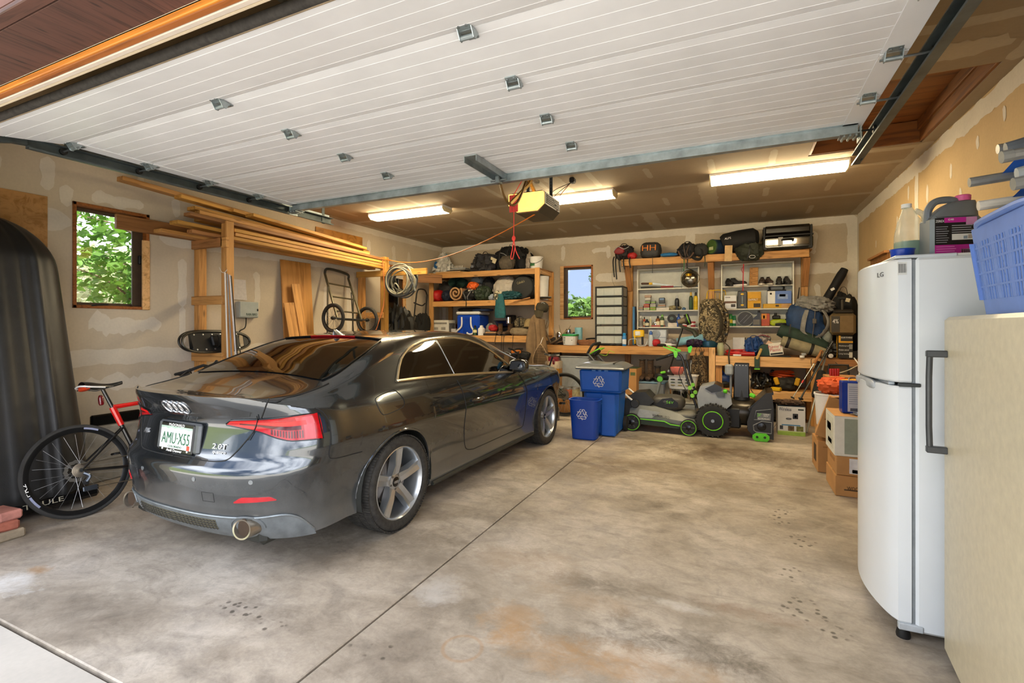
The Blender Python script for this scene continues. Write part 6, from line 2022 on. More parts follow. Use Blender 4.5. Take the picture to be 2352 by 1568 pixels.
t = thing('sun_hat','tan and camouflage cap resting on the padded case','cap',(PY(1210,0,8.0).x,8.14,ZW + .152))
obj('crown',MB().lathe([(.105,0),(.107,.04),(.095,.10),(.06,.145),(0,.16)],24),mat('#a08a5e',.85,var=.2),t)
obj('brim',MB().grid(lambda a,b: V(((.11 + .015 * b) * math.cos(PI + PI * a) * (1 - .05 * b),-(.10 + .085 * b) * math.sin(PI * a) * .95,.012 - .02 * b + .012 * math.cos(PI * (a - .5)))),16,4),mat('#8d7a52',.85),t)
# ---- coat, cap, landing net on the corner post
hk = V((PY(1232,0,7.86).x,7.87,0))
t = thing('coat','long tan canvas coat hanging from the shelving post','coat',(hk.x,7.83,1.0))
zt_,zb_ = zp(1235,727,7.85),zp(1235,838,7.85)
def coatf(a,b):
 an = a * 2 * PI
 w_ = interp([(0,.05),(.10,.12),(.35,.165),(.8,.20),(1,.175)],b)
 fold = .022 * math.sin(an * 5 + 2 * b) * (.4 + b)
 return V((hk.x + .02 + w_ * math.cos(an) * 1.0 + .01 * math.sin(9 * b),7.82 - (.075 + fold) * math.sin(an),zt_ + .03 - (zt_ - zb_) * b))
wpart('body',MB().grid(coatf,40,22,True),mat('#82694a',.9,var=.15,sc=6,bmp=.3,bsc=40),t,70)
wpart('sleeve',MB().grid(lambda a,b: V((hk.x + .13 + .03 * b + .055 * math.cos(a * 2 * PI),7.79 - .05 * math.sin(a * 2 * PI),zt_ - .05 - .55 * b + .012 * math.sin(b * 20))),16,14,True),mat('#7c6344',.9,var=.15,sc=6,bmp=.3,bsc=40),t,70)
wpart('front_opening',MB().tube(curve([(hk.x + .02,7.735,zt_ - .1),(hk.x + .05,7.725,zt_ - .4),(hk.x + .03,7.72,zb_ + .1)],4),.006,5),mat('#54402a',.9),t)
c_ = PY(1244,712,7.80)
t = thing('baseball_hat','olive baseball cap hanging over the tan coat','cap',(c_.x,7.80,c_.z - .1))
wpart('crown',MB().soft((c_.x + .01,7.80,c_.z - .04),(.22,.17,.18),2.4,.06,2,5,14),mat('#3a3424',.9,var=.2),t)
wpart('brim',MB().grid(lambda a,b: V((c_.x - .03 + .085 * (a * 2 - 1) * (1 - .25 * b ** 3),7.725 + .025 * math.cos((a - .5) * PI) * -1 + .02,c_.z + .0 - .12 * b)),14,6),mat('#463e2c',.9),t)
wpart('strap',MB().tube(curve([(c_.x + .09,7.76,c_.z + .09),(c_.x + .03,7.74,c_.z + .13),(c_.x + .02,7.74,c_.z + .02)],4),.005,5),LGREY,t)
n_ = PY(1243,838,7.68)
t = thing('landing_net','wooden teardrop landing net hanging below tan coat','landing net',(n_.x,7.68,n_.z))
pts = [PY(a,b,7.68) for a,b in ((1241,790),(1233,800),(1226,815),(1224,832),(1229,850),(1241,856),(1254,848),(1258,830),(1255,812),(1248,798))]
wpart('hoop',MB().tube(curve(pts,4,True),.008,6,False,True),mat('#b99b76',.6),t)
nm = MB()
cz = sum((p.z for p in pts)) / len(pts)
for k in range(11):
 f = -1 + 2 * (k + .5) / 11
 hw = .125 * math.sqrt(max(0,1 - f * f)) * (1 - .25 * f)
 nm.tube([(n_.x + hw * (q / 5 - 1),7.66 - .05 * math.sin(PI * q / 10) + .004 * (q % 2),cz + f * .235) for q in range(11)],.0028,4)
for k in range(9):
 x = -.11 + .0275 * k
 hh_ = .225 * math.sqrt(max(0,1 - (x / .135) ** 2))
 nm.tube([(n_.x + x,7.655 - .05 * math.sin(PI * q / 8),cz + hh_ * (q / 4 - 1)) for q in range(9)],.0028,4)
wpart('mesh',nm,mat('#4c3d30',.9,var=.4,sc=60),t,kind='stuff')
wpart('cord',MB().tube([pts[0],(n_.x + .01,7.74,zt_ - .35)],.004,5),WHT,t)
# ================================================================ work benches, wall shelves and what stands on them
BY = 8.0                                    # bench front
ZA,ZB,ZL,ZU = 1.085,.965,.475,2.53
ax0,ax1 = PY(1250,0,BY).x,PY(1643,0,BY).x
bx0,bx1 = ax1 + .003,PY(1882,0,BY).x
ba = thing('workbench','long wooden workbench under the back window and left white shelf','workbench',((ax0 + ax1) / 2,8.3,0))
board('beam',(ax0,BY,ZA - .066),(ax1 - .09,BY,ZA - .066),.038,.128,WOOD,ba)
for k in range(4):
 y = BY + .02 + .64 * (k + .5) / 4
 board('top_board',(ax0,y,ZA - .009),(ax1 - .02,y,ZA - .009),.157,.018,WOODD,ba)
board('back_rail',(ax0,8.645,ZA - .066),(ax1,8.645,ZA - .066),.038,.1,WOOD,ba)
board('post',(ax1 - .045,BY,0),(ax1 - .045,BY,ZA),.088,.088,WOODL,ba,(0,1,0))
for px in (1262,1444):
 x = PY(px,0,8.62).x
 board('leg',(x,8.55,0),(x,8.55,ZA - .02),.088,.088,WOODD,ba,(0,1,0))
board('leg',(ax0 + .05,BY + .065,0),(ax0 + .05,BY + .065,ZA - .02),.088,.04,WOODD,ba,(0,1,0))
bb_ = thing('low_workbench','lower wooden workbench under the right white shelf','workbench',((bx0 + bx1) / 2,8.3,0))
board('beam',(bx0,BY - .004,ZB - .075),(bx0 + .60,BY - .004,ZB - .075),.038,.145,WOODL,bb_)
board('beam',(bx0 + .602,BY - .004,ZB - .075),(bx1,BY - .004,ZB - .075),.038,.145,WOODL,bb_)
for k in range(4):
 y = BY + .02 + .64 * (k + .5) / 4
 board('top_board',(bx0,y,ZB - .009),(XR - .01,y,ZB - .009),.157,.018,WOODD,bb_)
 board('shelf_board',(bx0,y,ZL - .009),(bx1 - .02,y,ZL - .009),.157,.018,WOOD,bb_)
board('shelf_beam',(bx0,BY,ZL - .065),(bx1 - .09,BY,ZL - .065),.038,.12,WOODL,bb_)
board('beam',(bx1,7.98,ZB - .06),(XR - .01,7.98,ZB - .06),.038,.09,WOODD,bb_)
for x in (bx0 + .045,bx1 - .05):
 board('post',(x,BY + .065,0),(x,BY + .065,ZB - .02),.088,.088,WOOD,bb_,(0,1,0))
 board('post',(x,8.60,0),(x,8.60,ZB - .02),.088,.088,WOOD,bb_,(0,1,0))
# high plank shelf on posts and knee braces
UY = 8.28
ux0,ux1 = PY(1428,0,UY).x,PY(1866,0,UY).x
hp = thing('high_shelf','high plank shelf on braced posts along back wall','shelf',((ux0 + ux1) / 2,8.48,ZA))
board('beam',(ux0,UY,ZU - .058),(ux1 - .04,UY,ZU - .058),.038,.112,WOOD,hp)
for k in range(2):
 board('plank',(ux0 - .02,UY + .10 + .18 * k,ZU - .009),(ux1,UY + .10 + .18 * k,ZU - .009),.175,.018,WOODD,hp)
for px in (1447,1634,1848):
 x = PY(px,0,8.6).x
 board('post',(x,8.635,ZA if px < 1800 else ZB),(x,8.635,ZU - .02),.088,.07,WOOD,hp,(0,1,0))
 board('brace',(x,8.585,2.02),(x,UY + .045,2.42),.088,.038,WOODD,hp,(0,0,1))
# two white shelf units screwed to the wall
def white_unit(px0,px1,ptop,pbot,rows,label):
 Y0 = 8.515
 x0,x1 = xs(px0,px1,Y0)
 zt,zb_ = zp((px0 + px1) / 2,ptop,Y0),zp((px0 + px1) / 2,pbot,Y0)
 t = thing('wall_shelf',label,'wall shelf',((x0 + x1) / 2,8.6,zb_),group='white wall shelves')
 WP = mat('#d9d6c8',.5,var=.05)
 wpart('back',MB().bb(x0,x1,8.665,8.677,zb_,zt),mat('#bfc0b8',.6,var=.06),t)
 for x in (x0,x1 - .02):
  wpart('side',MB().bb(x,x + .02,Y0,8.668,zb_,zt,.002),WP,t)
 wpart('top',MB().bb(x0 + .02,x1 - .02,Y0,8.668,zt - .02,zt,.002),WP,t)
 zr = []
 for r in rows:
  z = zp((px0 + px1) / 2,r,Y0)
  wpart('shelf',MB().bb(x0 + .02,x1 - .02,Y0,8.668,z - .02,z,.002),WP,t)
  zr.append(z)
 return zr
ZA1,ZA2,ZA3 = white_unit(1463,1606,615,756,(661,712,750.5),'white wall shelf on the left, with bottles and boxes')
ZB1,ZB2,ZB3 = white_unit(1656,1824,603,754,(655,708,748.5),'white wall shelf on the right, with shoes and tool boxes')
IY = 8.56
# ---- left end of the bench
CAMO = camo(['#4a3f2c','#8d7d5c','#221d14','#b5a684'],13)
bn = MB().tube(curve([(0,0,.03),(-.07,-.02,.16),(-.13,-.03,.30),(-.17,-.02,.42)],4),[.026,.025,.024,.022,.02,.018,.016,.014,.013,.012,.010,.008,.004],8)
t = thing('antlers','pair of branching deer antlers lying at the bench end','antlers',(PY(1262,0,7.96).x,8.06,ZA + .001))
ANT = mat('#6e5a42',.7,var=.3,sc=12)
for k,(a,b) in enumerate((([(0,0,.03),(.08,-.02,.07),(.2,-.03,.15),(.29,-.02,.28)],[[(.1,-.02,.09),(.08,-.03,.2),(.03,-.03,.3)],[(.2,-.03,.15),(.17,-.04,.27),(.15,-.03,.35)],[(.24,-.03,.21),(.30,-.03,.25),(.36,-.02,.34)]]),([(-.02,.03,.03),(-.06,.0,.12),(-.10,-.02,.28),(-.08,0,.42)],[[(-.07,0,.15),(-.14,-.03,.24),(-.16,-.02,.33)],[(-.10,-.02,.26),(-.05,-.02,.34),(-.03,-.02,.44)]]),([(.05,.05,.02),(.14,.02,.05),(.24,0,.07),(.31,.0,.13)],[[(.2,0,.06),(.24,-.02,.14)]]))):
 o = obj('beam',MB().tube(curve(a,5),[.021 - .0011 * j for j in range(16)],8),ANT,t)
 for q in b:
  obj('tine',MB().tube(curve(q,5),[.013 - .001 * j for j in range(11)],7),mat('#8d7a5e',.6),o)
o = obj('leaf_pile',MB().soft((0,0,0),(.36,.26,.13),2.2,.2,4,5,14,None,0,.12),mat('#4a4036',.9,var=.5,sc=30),None,(PY(1280,0,8.1).x,8.25,ZA + .001))
tag(o,'low brown heap of odds and ends behind antlers','heap')
t = thing('headlamp','silver and yellow lantern behind the antlers','lantern',(PY(1282,0,8.35).x,8.42,ZA + .10))
obj('body',MB().lathe([(.05,0),(.055,.08),(.04,.12),(.02,.13)],16),CHROME,t)
obj('base',MB().lathe([(.06,-.10),(.06,0),(.05,.01)],16),mat('#c9a81c',.5),t)
t = thing('tea_kettle','shiny steel kettle behind the green-lidded tub','kettle',(PY(1304,0,8.42).x,8.47,ZA + .001))
obj('body',MB().lathe([(.07,0),(.075,.10),(.06,.19),(.045,.25),(.05,.27),(0,.285)],20),CHROME,t)
obj('spout',MB().tube(curve([(.06,0,.17),(.11,-.02,.20),(.15,-.03,.17)],4),.015,8),BLK,t)
t = turned('plastic_tub','white printed plastic tub with a green lid on bench','tub',1310,0,8.08,[('body',[(.86,0),(.88,.01),(1,.155)],mat('#d6d3cc',.5,var=.05)),('lid',[(1.06,.155),(1.06,.185),(.98,.19),(0,.19)],mat('#1d8a3c',.4))],z0=ZA,r=.125,power=4)
for k in range(5):
 obj('print',MB().bb(-.085,.03 + .02 * (k % 3),-.1085 - .003 * k,-.104,.035 + .022 * k,.046 + .022 * k),mat('#5f7a66' if k % 2 else '#3b3b3b',.6),t)
t = turned('foam_roll','pale blue foam roll standing beside green-lidded tub','foam roll',1329,0,8.28,[('roll',[(1,0),(1,.30),(.55,.30),(.5,.28),(0,.28)],mat('#7fb3bd',.8))],z0=ZA,r=.066)
t = thing('wicker_basket','shallow woven wicker basket lying on the bench edge','basket',(PY(1346,0,8.02).x,8.14,ZA + .001))
for k in range(6):
 obj('weave',MB().tube([V(((.15 + .012 * k - .014 * max(0,k - 3)) * math.cos(a),.10 * math.sin(a),.012 + .014 * k + .003 * math.sin(18 * a + k * PI))) for a in [2 * PI * j / 60 for j in range(60)]],.0085,5,False,True),mat('#8a5a36',.8,var=.2),t)
obj('bottom',MB().lathe([(.15,.004),(.15,.010),(0,.010)],24,(0,0,0),'z',1,.66),mat('#7a4e2e',.8),t)
o = obj('leather_sheath',MB().tube(curve([(-.1,0,.02),(0,.02,.03),(.12,0,.03)],4),[.03] * 8 + [.012],6,True,False,.5),BLK,None,(PY(1356,0,8.05).x,8.12,ZA + .085))
tag(o,'black leather sheath lying across the wicker basket','sheath')
# drawer tower
x0,x1 = xs(1369,1428,8.05)
dt = thing('drawer_tower','tall clear plastic drawer tower with six drawers, black frame','drawers',((x0 + x1) / 2,8.24,ZA + .001))
w,h = x1 - x0,zp(1400,657,8.05) - ZA
DR = clear('#dfe5dd',.55,.3)
dh = (h - .03) / 6
for sx_ in (-1,1):
 for sy_ in (-1,1):
  obj('post',MB().box((sx_ * (w / 2 + .012),sy_ * .165,h / 2),(.016,.022,h),.003),BLK,dt)
 for k in range(6):
  obj('side_panel',MB().box((sx_ * (w / 2 + .010),0,.02 + dh * (k + .5)),(.006,.31,dh * .86),.002),clear('#8a8a84',.75,.3),dt)
stuff_cols = ['#7d8f96','#a9937c','#5d6b52','#8a6a58','#6a6f78','#4d5a62']
for k in range(6):
 z = .02 + dh * k
 obj('frame',MB().box((0,0,z - .002),(w + .03,.36,.014),.003),BLK,dt)
 d = obj('drawer',MB().box((0,-.002,z + dh * .49),(w - .006,.335,dh * .82),.008),DR,dt)
 for u in (-.2,.2):
  obj('rib',MB().box((u * w,-.171,z + dh * .49),(.006,.004,dh * .72),.001),mat('#9aa39c',.4),d)
 for j in range(3):
  obj('contents',MB().soft((w * (-.28 + .28 * j),-.05,z + .012),(w * .26,.2,dh * (.38 + .1 * ((j + k) % 3))),3,.15,2,j + k,6),mat(stuff_cols[(j + k) % 6],.7),d)
obj('top',MB().box((0,0,h - .008),(w + .03,.36,.018),.004),BLK,dt)
turned('spray_can','blue and white spray can beside the drawer tower','spray can',1434,0,8.03,[('can',[(.95,0),(1,.006),(1,.15),(.7,.17)],mat('#2a78b8',.35)),('label',[(1.02,.03),(1.02,.11)],mat('#d5d9dc',.5)),('cap',[(.75,.165),(.75,.205),(.6,.21)],mat('#1a8ac9',.4))],z0=ZA,r=.033)
o = obj('black_strap',MB().tube(curve([(-.12,-.02,.012),(-.05,.02,.03),(0,-.01,.012),(.06,.02,.035),(.11,-.02,.012)],5),.012,5),BLK,None,(PY(1417,0,8.02).x,8.06,ZA + .001))
tag(o,'crumpled black strap in front of the drawer tower','strap')
# wire leads hanging from the little red pack down to the tower
o = obj('hanging_cable',MB().tube(curve([PY(1408,615,8.2),PY(1406,640,8.2),PY(1411,655,8.2),PY(1415,660,8.2)],5),.003,5),mat('#7d7a60',.6))
tag(o,'thin wire hanging from red pack down to drawer tower','wire')
# ---- bench in front of the left white shelf
t = thing('spirit_level','blue and black long level standing beside left shelf','level',(PY(1456,0,8.5).x,8.55,ZA + .001))
obj('bar',MB().box((-.012,0,.33),(.035,.03,.66),.004),mat('#4a8cc0',.4),t)
obj('edge',MB().box((.018,0,.33),(.02,.034,.66),.004),BLKG,t)
t = thing('work_light','yellow work light on a folded wire stand','work light',(PY(1465,0,8.07).x,8.14,ZA + .001))
obj('head',MB().box((0,.02,.20),(.17,.09,.12),.014),YEL,t)
obj('lens',MB().box((-.01,-.028,.205),(.085,.012,.07),.006),mat('#d9d9d0',.2),t)
obj('leg',MB().box((.062,.0,.09),(.03,.05,.14),.008),mat('#1c1d20',.5),t)
obj('leg',MB().box((-.06,.0,.10),(.026,.05,.14),.008),YEL,t)
obj('wire_stand',MB().tube(curve([(-.15,-.08,.01),(-.13,-.09,.10),(-.02,-.09,.11),(.0,-.08,.015),(.12,-.08,.012),(.15,-.06,.09)],5),.008,8),LGREY,t)
t,D = carton('drawer_unit','small grey two-drawer plastic unit under left white shelf','drawer unit',(1489,1531),8.26,.24,ZA,757,mat('#a9b2bd',.4,var=.05),r=.008)
for v in (.27,.74):
 d = obj('drawer',MB().box((0,-.123,D[2] * v),(D[0] * .92,.01,D[2] * .42),.004),mat('#bcc3ca',.4,var=.05),t)
 obj('pull',MB().lathe([(.07,0),(.065,-.008),(.03,-.012),(0,-.013)],20,(-.02,-.128,D[2] * v),'y',1,1),mat('#8b949c',.4),d)
turned('water_bottle','clear water bottle with blue cap on the bench','bottle',1495,0,8.08,[('body',[(.9,0),(1,.01),(1,.06),(.9,.08),(1,.10),(1,.16),(.6,.19)],clear('#cfdbe0',.6,.2)),('cap',[(.75,.185),(.75,.22),(.3,.245)],mat('#1d4f9c',.4))],z0=ZA,r=.035)
t = thing('baseball_hat','red and black cap upended on the bench','cap',(PY(1506,0,8.04).x,8.1,ZA + .001))
obj('crown',MB().soft((0,0,0),(.13,.12,.12),2.2,.06,2,2,12),mat('#a81620',.6),t)
obj('visor',MB().soft((.09,-.02,0),(.16,.12,.05),2.4,.05,2,3,10),BLK,t)
o = obj('tube_of_sealant',MB().tube([(-.13,0,.03),(.08,0,.028),(.10,0,.028),(.16,0,.026)],[.026,.026,.010,.006],12),WHT,None,(PY(1530,0,8.03).x,8.07,ZA + .001),-.3)
tag(o,'white sealant tube lying on bench front','tube')
o = obj('bag_of_parts',MB().soft((0,0,0),(.22,.16,.13),2.3,.15,3,8,12),mat('#8f8a86',.35,var=.4,sc=25),None,(PY(1545,0,8.15).x,8.2,ZA + .001))
tag(o,'clear bag of small parts behind sealant tube','bag')
o = obj('dustpan',MB().box((0,0,.06),(.42,.03,.12),.008),mat('#7e3030',.6),None,(PY(1556,0,8.4).x,8.45,ZA + .001))
tag(o,'dull red flat case upright under left white shelf','case')
o = obj('foam_pad',MB().tube([(-.19,0,0),(.19,0,.07)],.064,18),mat('#7eb0c2',.8),None,(PY(1584,0,8.03).x,8.1,ZA + .07),.1)
tag(o,'pale blue foam pad roll lying on bench','foam pad')
t = bag('purple_pouch','purple and black pouch at the front of bench','pouch',(1574,1612),7.99,.20,ZA,778,mat('#2a1638',.6,var=.3),9,2.3,.15,1,BLK,.08)
obj('dangling_strap',MB().tube(curve([(.10,-.09,.05),(.09,-.12,-.04),(.12,-.12,-.11),(.15,-.11,-.05),(.13,-.09,.03)],5),.009,4,True,False,.4),BLK,t)
t = thing('frying_pan','teal blue pan upside down on bench corner','pan',(PY(1625,0,8.05).x,8.2,ZA + .001))
obj('pan',MB().lathe([(.155,0),(.16,.012),(.15,.09),(.135,.10),(0,.102)],32),mat('#1d4a60',.3,.4,var=.2),t)
obj('handle',MB().tube([(-.02,-.14,.10),(-.1,-.10,.12),(.14,.06,.12)],.014,6),mat('#35518c',.4),t)
t = thing('camo_backpack','camouflage hunting backpack standing on the bench','backpack',(PY(1636,0,8.05).x,8.27,ZA + .02),0)
hh_ = zp(1640,688,8.05) - ZA
obj('body',MB().soft((0,0,0),(.40,.30,hh_),3.0,.05,2,4,18,None,.05,.03),CAMO,t)
obj('front_pocket',MB().soft((.02,-.13,.05),(.28,.14,hh_ * .58),3.0,.06,2,6,14),camo(['#3f3626','#7a6b4e','#1c1810','#9d8f70'],16),t)
obj('top_lid',MB().soft((-.01,.0,hh_ * .78),(.34,.30,.17),2.5,.08,2,8,14),CAMO,t)
obj('shoulder_strap',MB().tube(curve([(.10,-.10,hh_ * .92),(.20,-.16,hh_ * .7),(.22,-.17,hh_ * .4),(.17,-.13,hh_ * .12)],6),.033,6,True,False,.45),CAMO,t)
obj('strap_padding',MB().tube(curve([(.04,-.14,hh_ * .86),(.12,-.20,hh_ * .62),(.12,-.20,hh_ * .32),(.06,-.17,hh_ * .12)],6),.04,6,True,False,.4),mat('#3a3428',.9),t)
for z in (.25,.5,.7):
 obj('buckle',MB().box((.19,-.18,hh_ * z),(.05,.02,.03),.006),BLK,t)
obj('waist_belt',MB().tube(curve([(.16,-.14,.06),(.24,-.18,-.02),(.23,-.30,-.12),(.24,-.31,-.26)],5),.018,4,True,False,.3),mat('#4c4436',.9),t)
t = thing('yellow_rack','yellow wire rack behind the camouflage backpack','rack',(PY(1645,0,8.6).x,8.60,ZA + .4))
for k in range(5):
 obj('wire',MB().tube([(-.13 + .06 * k,0,.02),(-.13 + .06 * k,0,.46)],.004,6),YEL,t)
obj('hoop',MB().tube(curve([(-.14,0,0),(-.14,0,.45),(-.05,0,.50),(.1,0,.50),(.14,0,.44),(.14,0,0)],5),.007,6),YEL,t)
for z in (.1,.2,.3):
 obj('wire',MB().tube([(-.14,0,z),(.14,0,z)],.004,6),YEL,t)
# ---- contents of the left white shelf
t = thing('strainer','steel strainer hanging at top right of left white shelf','strainer',(PY(1585,0,8.48).x,8.48,zp(1585,640,8.48)))
obj('bowl',MB().lathe([(.0,-.0),(.06,.004),(.11,.03),(.135,.07),(.142,.075),(.13,.07),(.10,.035),(.05,.012)],30,(0,.02,0),'y'),mat('#7d776c',.2,.9),t)
obj('rim',MB().tube([V((.14 * math.cos(a),-.01,.14 * math.sin(a))) for a in [2 * PI * k / 30 for k in range(30)]],.006,6,False,True),CHROME,t)
obj('brass_cup',MB().lathe([(.045,0),(.05,.04),(.0,.042)],18,(-.02,-.02,.04)),mat('#c79a22',.3,.8),t)
obj('hook',MB().tube(curve([(-.05,-.02,.30),(-.04,-.02,.18),(.03,-.02,.14),(.05,-.02,.10)],4),.006,6),BLK,t)
for x in (-.02,.02):
 obj('leg',MB().tube([(x,-.01,-.13),(x * 1.3,-.01,-.22)],.003,6),STEEL,t)
t = thing('hand_saw','hand saw with brown and yellow handle on shelf','saw',(PY(1510,0,8.55).x,8.56,ZA1 + .001))
obj('handle',MB().box((-.20,-.02,.085),(.14,.03,.035),.012,Ry(2)),mat('#4a2c18',.6),t)
obj('ferrule',MB().box((-.11,-.02,.082),(.06,.034,.04),.01),YEL,t)
obj('blade',MB().prism([(-.08,.075),(.40,.0),(.40,.008),(-.08,.10)],.003,(0,-.02,0),((1,0,0),(0,0,1),(0,1,0))),STEEL,t)
obj('rod',MB().tube([(-.27,-.03,.018),(.10,-.03,.016),(.40,-.03,.012)],[.014,.010,.004],8),BLK,t)
obj('red_grip',MB().tube([(.06,-.04,.020),(.26,-.04,.018)],.016,8),mat('#8c1a20',.5),t)
AM = [mat('#c9c4ba',.7),mat('#b4574d',.7),mat('#7fae3d',.6),mat('#8d8f8a',.6),mat('#a4775a',.7)]
for k,(p0,p1,r0,r1,m_,nm) in enumerate(((1467,1477,702,712,3,'small grey'),(1478,1492,706,712,0,'white bottom'),(1478,1491,698,705.5,1,'red and white'),(1481,1493,690,697.5,3,'grey middle'),(1481,1494,683,689.5,0,'white upper'),(1480,1495,678,682.5,4,'brown-topped'),(1493,1506,705,712,2,'lime green'),(1493,1506,698,704.5,0,'white and green'),(1495,1505,690,697.5,3,'pewter'),(1507,1537,706,712,0,'long white'),(1511,1528,697,705.5,3,'dark grey'))):
 Y = 8.535 + .012 * (k % 2)
 x0,x1 = xs(p0 + .3,p1 - .3,Y)
 z0,z1 = zp((p0 + p1) / 2,r1,Y),zp((p0 + p1) / 2,r0,Y)
 z0 = max(z0,ZA2 + .001)
 o = obj('cartridge_box',MB().bb(-(x1 - x0) / 2,(x1 - x0) / 2,-.05,.05,0,z1 - z0,.002),AM[m_],None,((x0 + x1) / 2,Y + .05,z0))
 tag(o,'%s little box among those stacked on left shelf' % nm,'box','small boxes on left white shelf')
 obj('band',MB().bb(-(x1 - x0) / 2 - .0008,(x1 - x0) / 2 + .0008,-.0508,.0508,(z1 - z0) * .35,(z1 - z0) * .62),AM[(m_ + 1 + k) % 5],o)
t = thing('meter','grey electronic meter standing on little boxes','meter',(PY(1520,0,8.54).x,8.57,zp(1520,697,8.54)))
obj('case',MB().box((0,0,.05),(.10,.05,.10),.01),mat('#3e4246',.5),t)
obj('screen',MB().box((0,-.026,.075),(.07,.003,.032),.001),mat('#7890b0',.2),t)
o = obj('rag',MB().soft((0,0,0),(.20,.09,.08),2.2,.15,3,12,10),camo(['#6b6248','#8f8562','#4a432e','#a39a74'],16),None,(PY(1549,0,8.53).x,8.58,ZA2 + .001))
tag(o,'small camouflage rag beside the black flask','rag')
BT = [(1555,8.57,ZA2,.036,.245,'#1b1f26','#b9bcbf','black steel flask with silver neck on left shelf','flask'),
      (1571,8.53,ZA2,.030,.045,'#35587c','#35587c','low blue jar between flask and green bottle','jar'),
      (1587,8.56,ZA2,.030,.29,'#1f3a24','#caa23a','dark green bottle with a gold neck on left shelf','bottle'),
      (1598,8.56,ZA2,.034,.285,'#d9b311','#161616','yellow torch with black head on left shelf','torch'),
      (1472,8.56,ZA3,.036,.19,'#8a8680','#d5d3ce','grey metal shaker with pale cap, left shelf bottom row','shaker'),
      (1480,8.58,ZA3,.020,.17,'#b24a20','#20160e','thin orange can beside grey shaker','can'),
      (1486,8.54,ZA3,.038,.13,'#1a2434','#232a30','squat navy jar on left shelf bottom row','jar'),
      (1494,8.58,ZA3,.018,.17,'#cfc590','#d8d6c8','slim cream tube bottle behind navy jar','tube bottle'),
      (1511,8.57,ZA3,.036,.18,'#7a4418','#1b1714','amber brown bottle with black lid','bottle'),
      (1521,8.55,ZA3,.034,.21,'#2f4a26','#7fb85a','green bottle with pointed green nozzle','bottle'),
      (1559,8.57,ZA3,.034,.215,'#17479c','#10336e','royal blue bottle on left shelf bottom row','bottle')]
for px,Y,z,r,h,c1,c2,lb,cat in BT:
 t = turned(cat.replace(' ','_'),lb,cat,px,0,Y,[('body',[(.9,0),(1,.004),(1,h * .62),(.82,h * .74),(.5,h * .8)],mat(c1,.35)),('cap',[(.52,h * .79),(.52,h * .86),(.48,h * .97),(.30,h)],mat(c2,.35))],z0=z,r=r)
 if h > .12:
  obj('label',MB().lathe([(r * 1.012,h * .14),(r * 1.012,h * .52)],20,cap=False),mat({'#1b1f26': '#15181d','#1f3a24': '#2c4a30','#d9b311': '#c9a40c','#17479c': '#2b62b8','#8a8680': '#77736d'}.get(c1,'#d8cfae'),.6),t)
carton('red_box','flat pale red box with a tin on it, left shelf','box',(1496,1526),8.53,.10,ZA3,.03,mat('#a9564c',.6))
turned('round_tin','low silver round tin on the flat red box','tin',1506,0,8.585,[('tin',[(1,0),(1,.035),(.95,.04),(0,.04)],CHROME)],z0=ZA3 + .033,r=.05)
t,D = carton('white_carton','white carton with a black reel on it, left shelf','box',(1534,1555),8.53,.11,ZA3,.065,mat('#cfc6ba',.7))
t = thing('black_reel','black reel of tape on the white carton','reel',(PY(1543,0,8.57).x,8.58,ZA3 + .068))
obj('reel',MB().lathe([(.03,-.03),(.07,-.028),(.072,0),(.07,.028),(.03,.03)],28,(0,0,.072),'y'),BLK,t)
obj('hub',MB().lathe([(.03,-.034),(.03,-.03)],18,(0,0,.072),'y'),mat('#4c5a54',.5),t)
for k,(px,c) in enumerate(((1573,'#b8383c'),(1583,'#c9c4bb'),(1592,'#a02c34'))):
 turned('paint_tin','%s small paint tin behind the trimmer head' % ('left red','white','right red')[k],'tin',px,0,8.57,[('tin',[(.98,0),(1,.004),(1,.085),(.96,.09),(0,.088)],mat(c,.35)),('band',[(1.01,.03),(1.01,.06)],WHT)],'paint tins on left shelf',z0=ZA3,r=.038)
# ---- contents of the right white shelf
shoe('sandal','dark strappy sandal at left of the shoe row',(PY(1675,0,8.55).x,8.57,ZB1 + .001),15,mat('#191817',.7),BLK,.24,.11,'shoes on right white shelf',BLK,'sandal')
shoe('sneaker','black and white sneaker behind the hanging red cord',(PY(1696,0,8.53).x,8.55,ZB1 + .001),60,mat('#2b2a2c',.6),WHT,.26,.12,'shoes on right white shelf',WHT)
o = obj('shoe_box_dark',MB().box((0,0,.03),(.2,.1,.06),.004),BLK,None,(PY(1704,0,8.6).x,8.61,ZB1 + .15))
bpy.data.objects.remove(o)
for k in range(4):
 hh_ = (.285 - .003) / 4
 o,D = carton('small_carton',['bottom','second','third','top'][k] + ' of four small brown cartons stacked on right shelf','carton',(1721 + .4 * k,1741 + .2 * k),8.53,.13,ZB1 + k * hh_,hh_ - .002,CARD,[('f',.1,.7,.3,.45,CARDD),('f',.1,.35,.6,.75,mat('#7a5630',.8))],group='brown cartons on right shelf')
for k,(px,m_,so,rz_,lb) in enumerate(((1750,'#3b2a22','#d8d2c6',-6,'brown sneaker, left of the middle pair'),(1767,'#3b2a22','#d8d2c6',10,'brown sneaker, right of the middle pair'),(1790,'#211e1c','#1a1817',-4,'black shoe with white flash, left of last pair'),(1808,'#211e1c','#1a1817',4,'black shoe with white flash, right of last pair'))):
 s = shoe('sneaker',lb,(PY(px,0,8.56).x,8.58,ZB1 + .001),rz_,mat(m_,.6),mat(so,.6),.25,.105,'shoes on right white shelf',mat('#54483e',.8))
 if k > 1:
  obj('flash',MB().soft((.045,-.02,.03),(.02,.09,.06),2,.02,2,1,6),WHT,s)
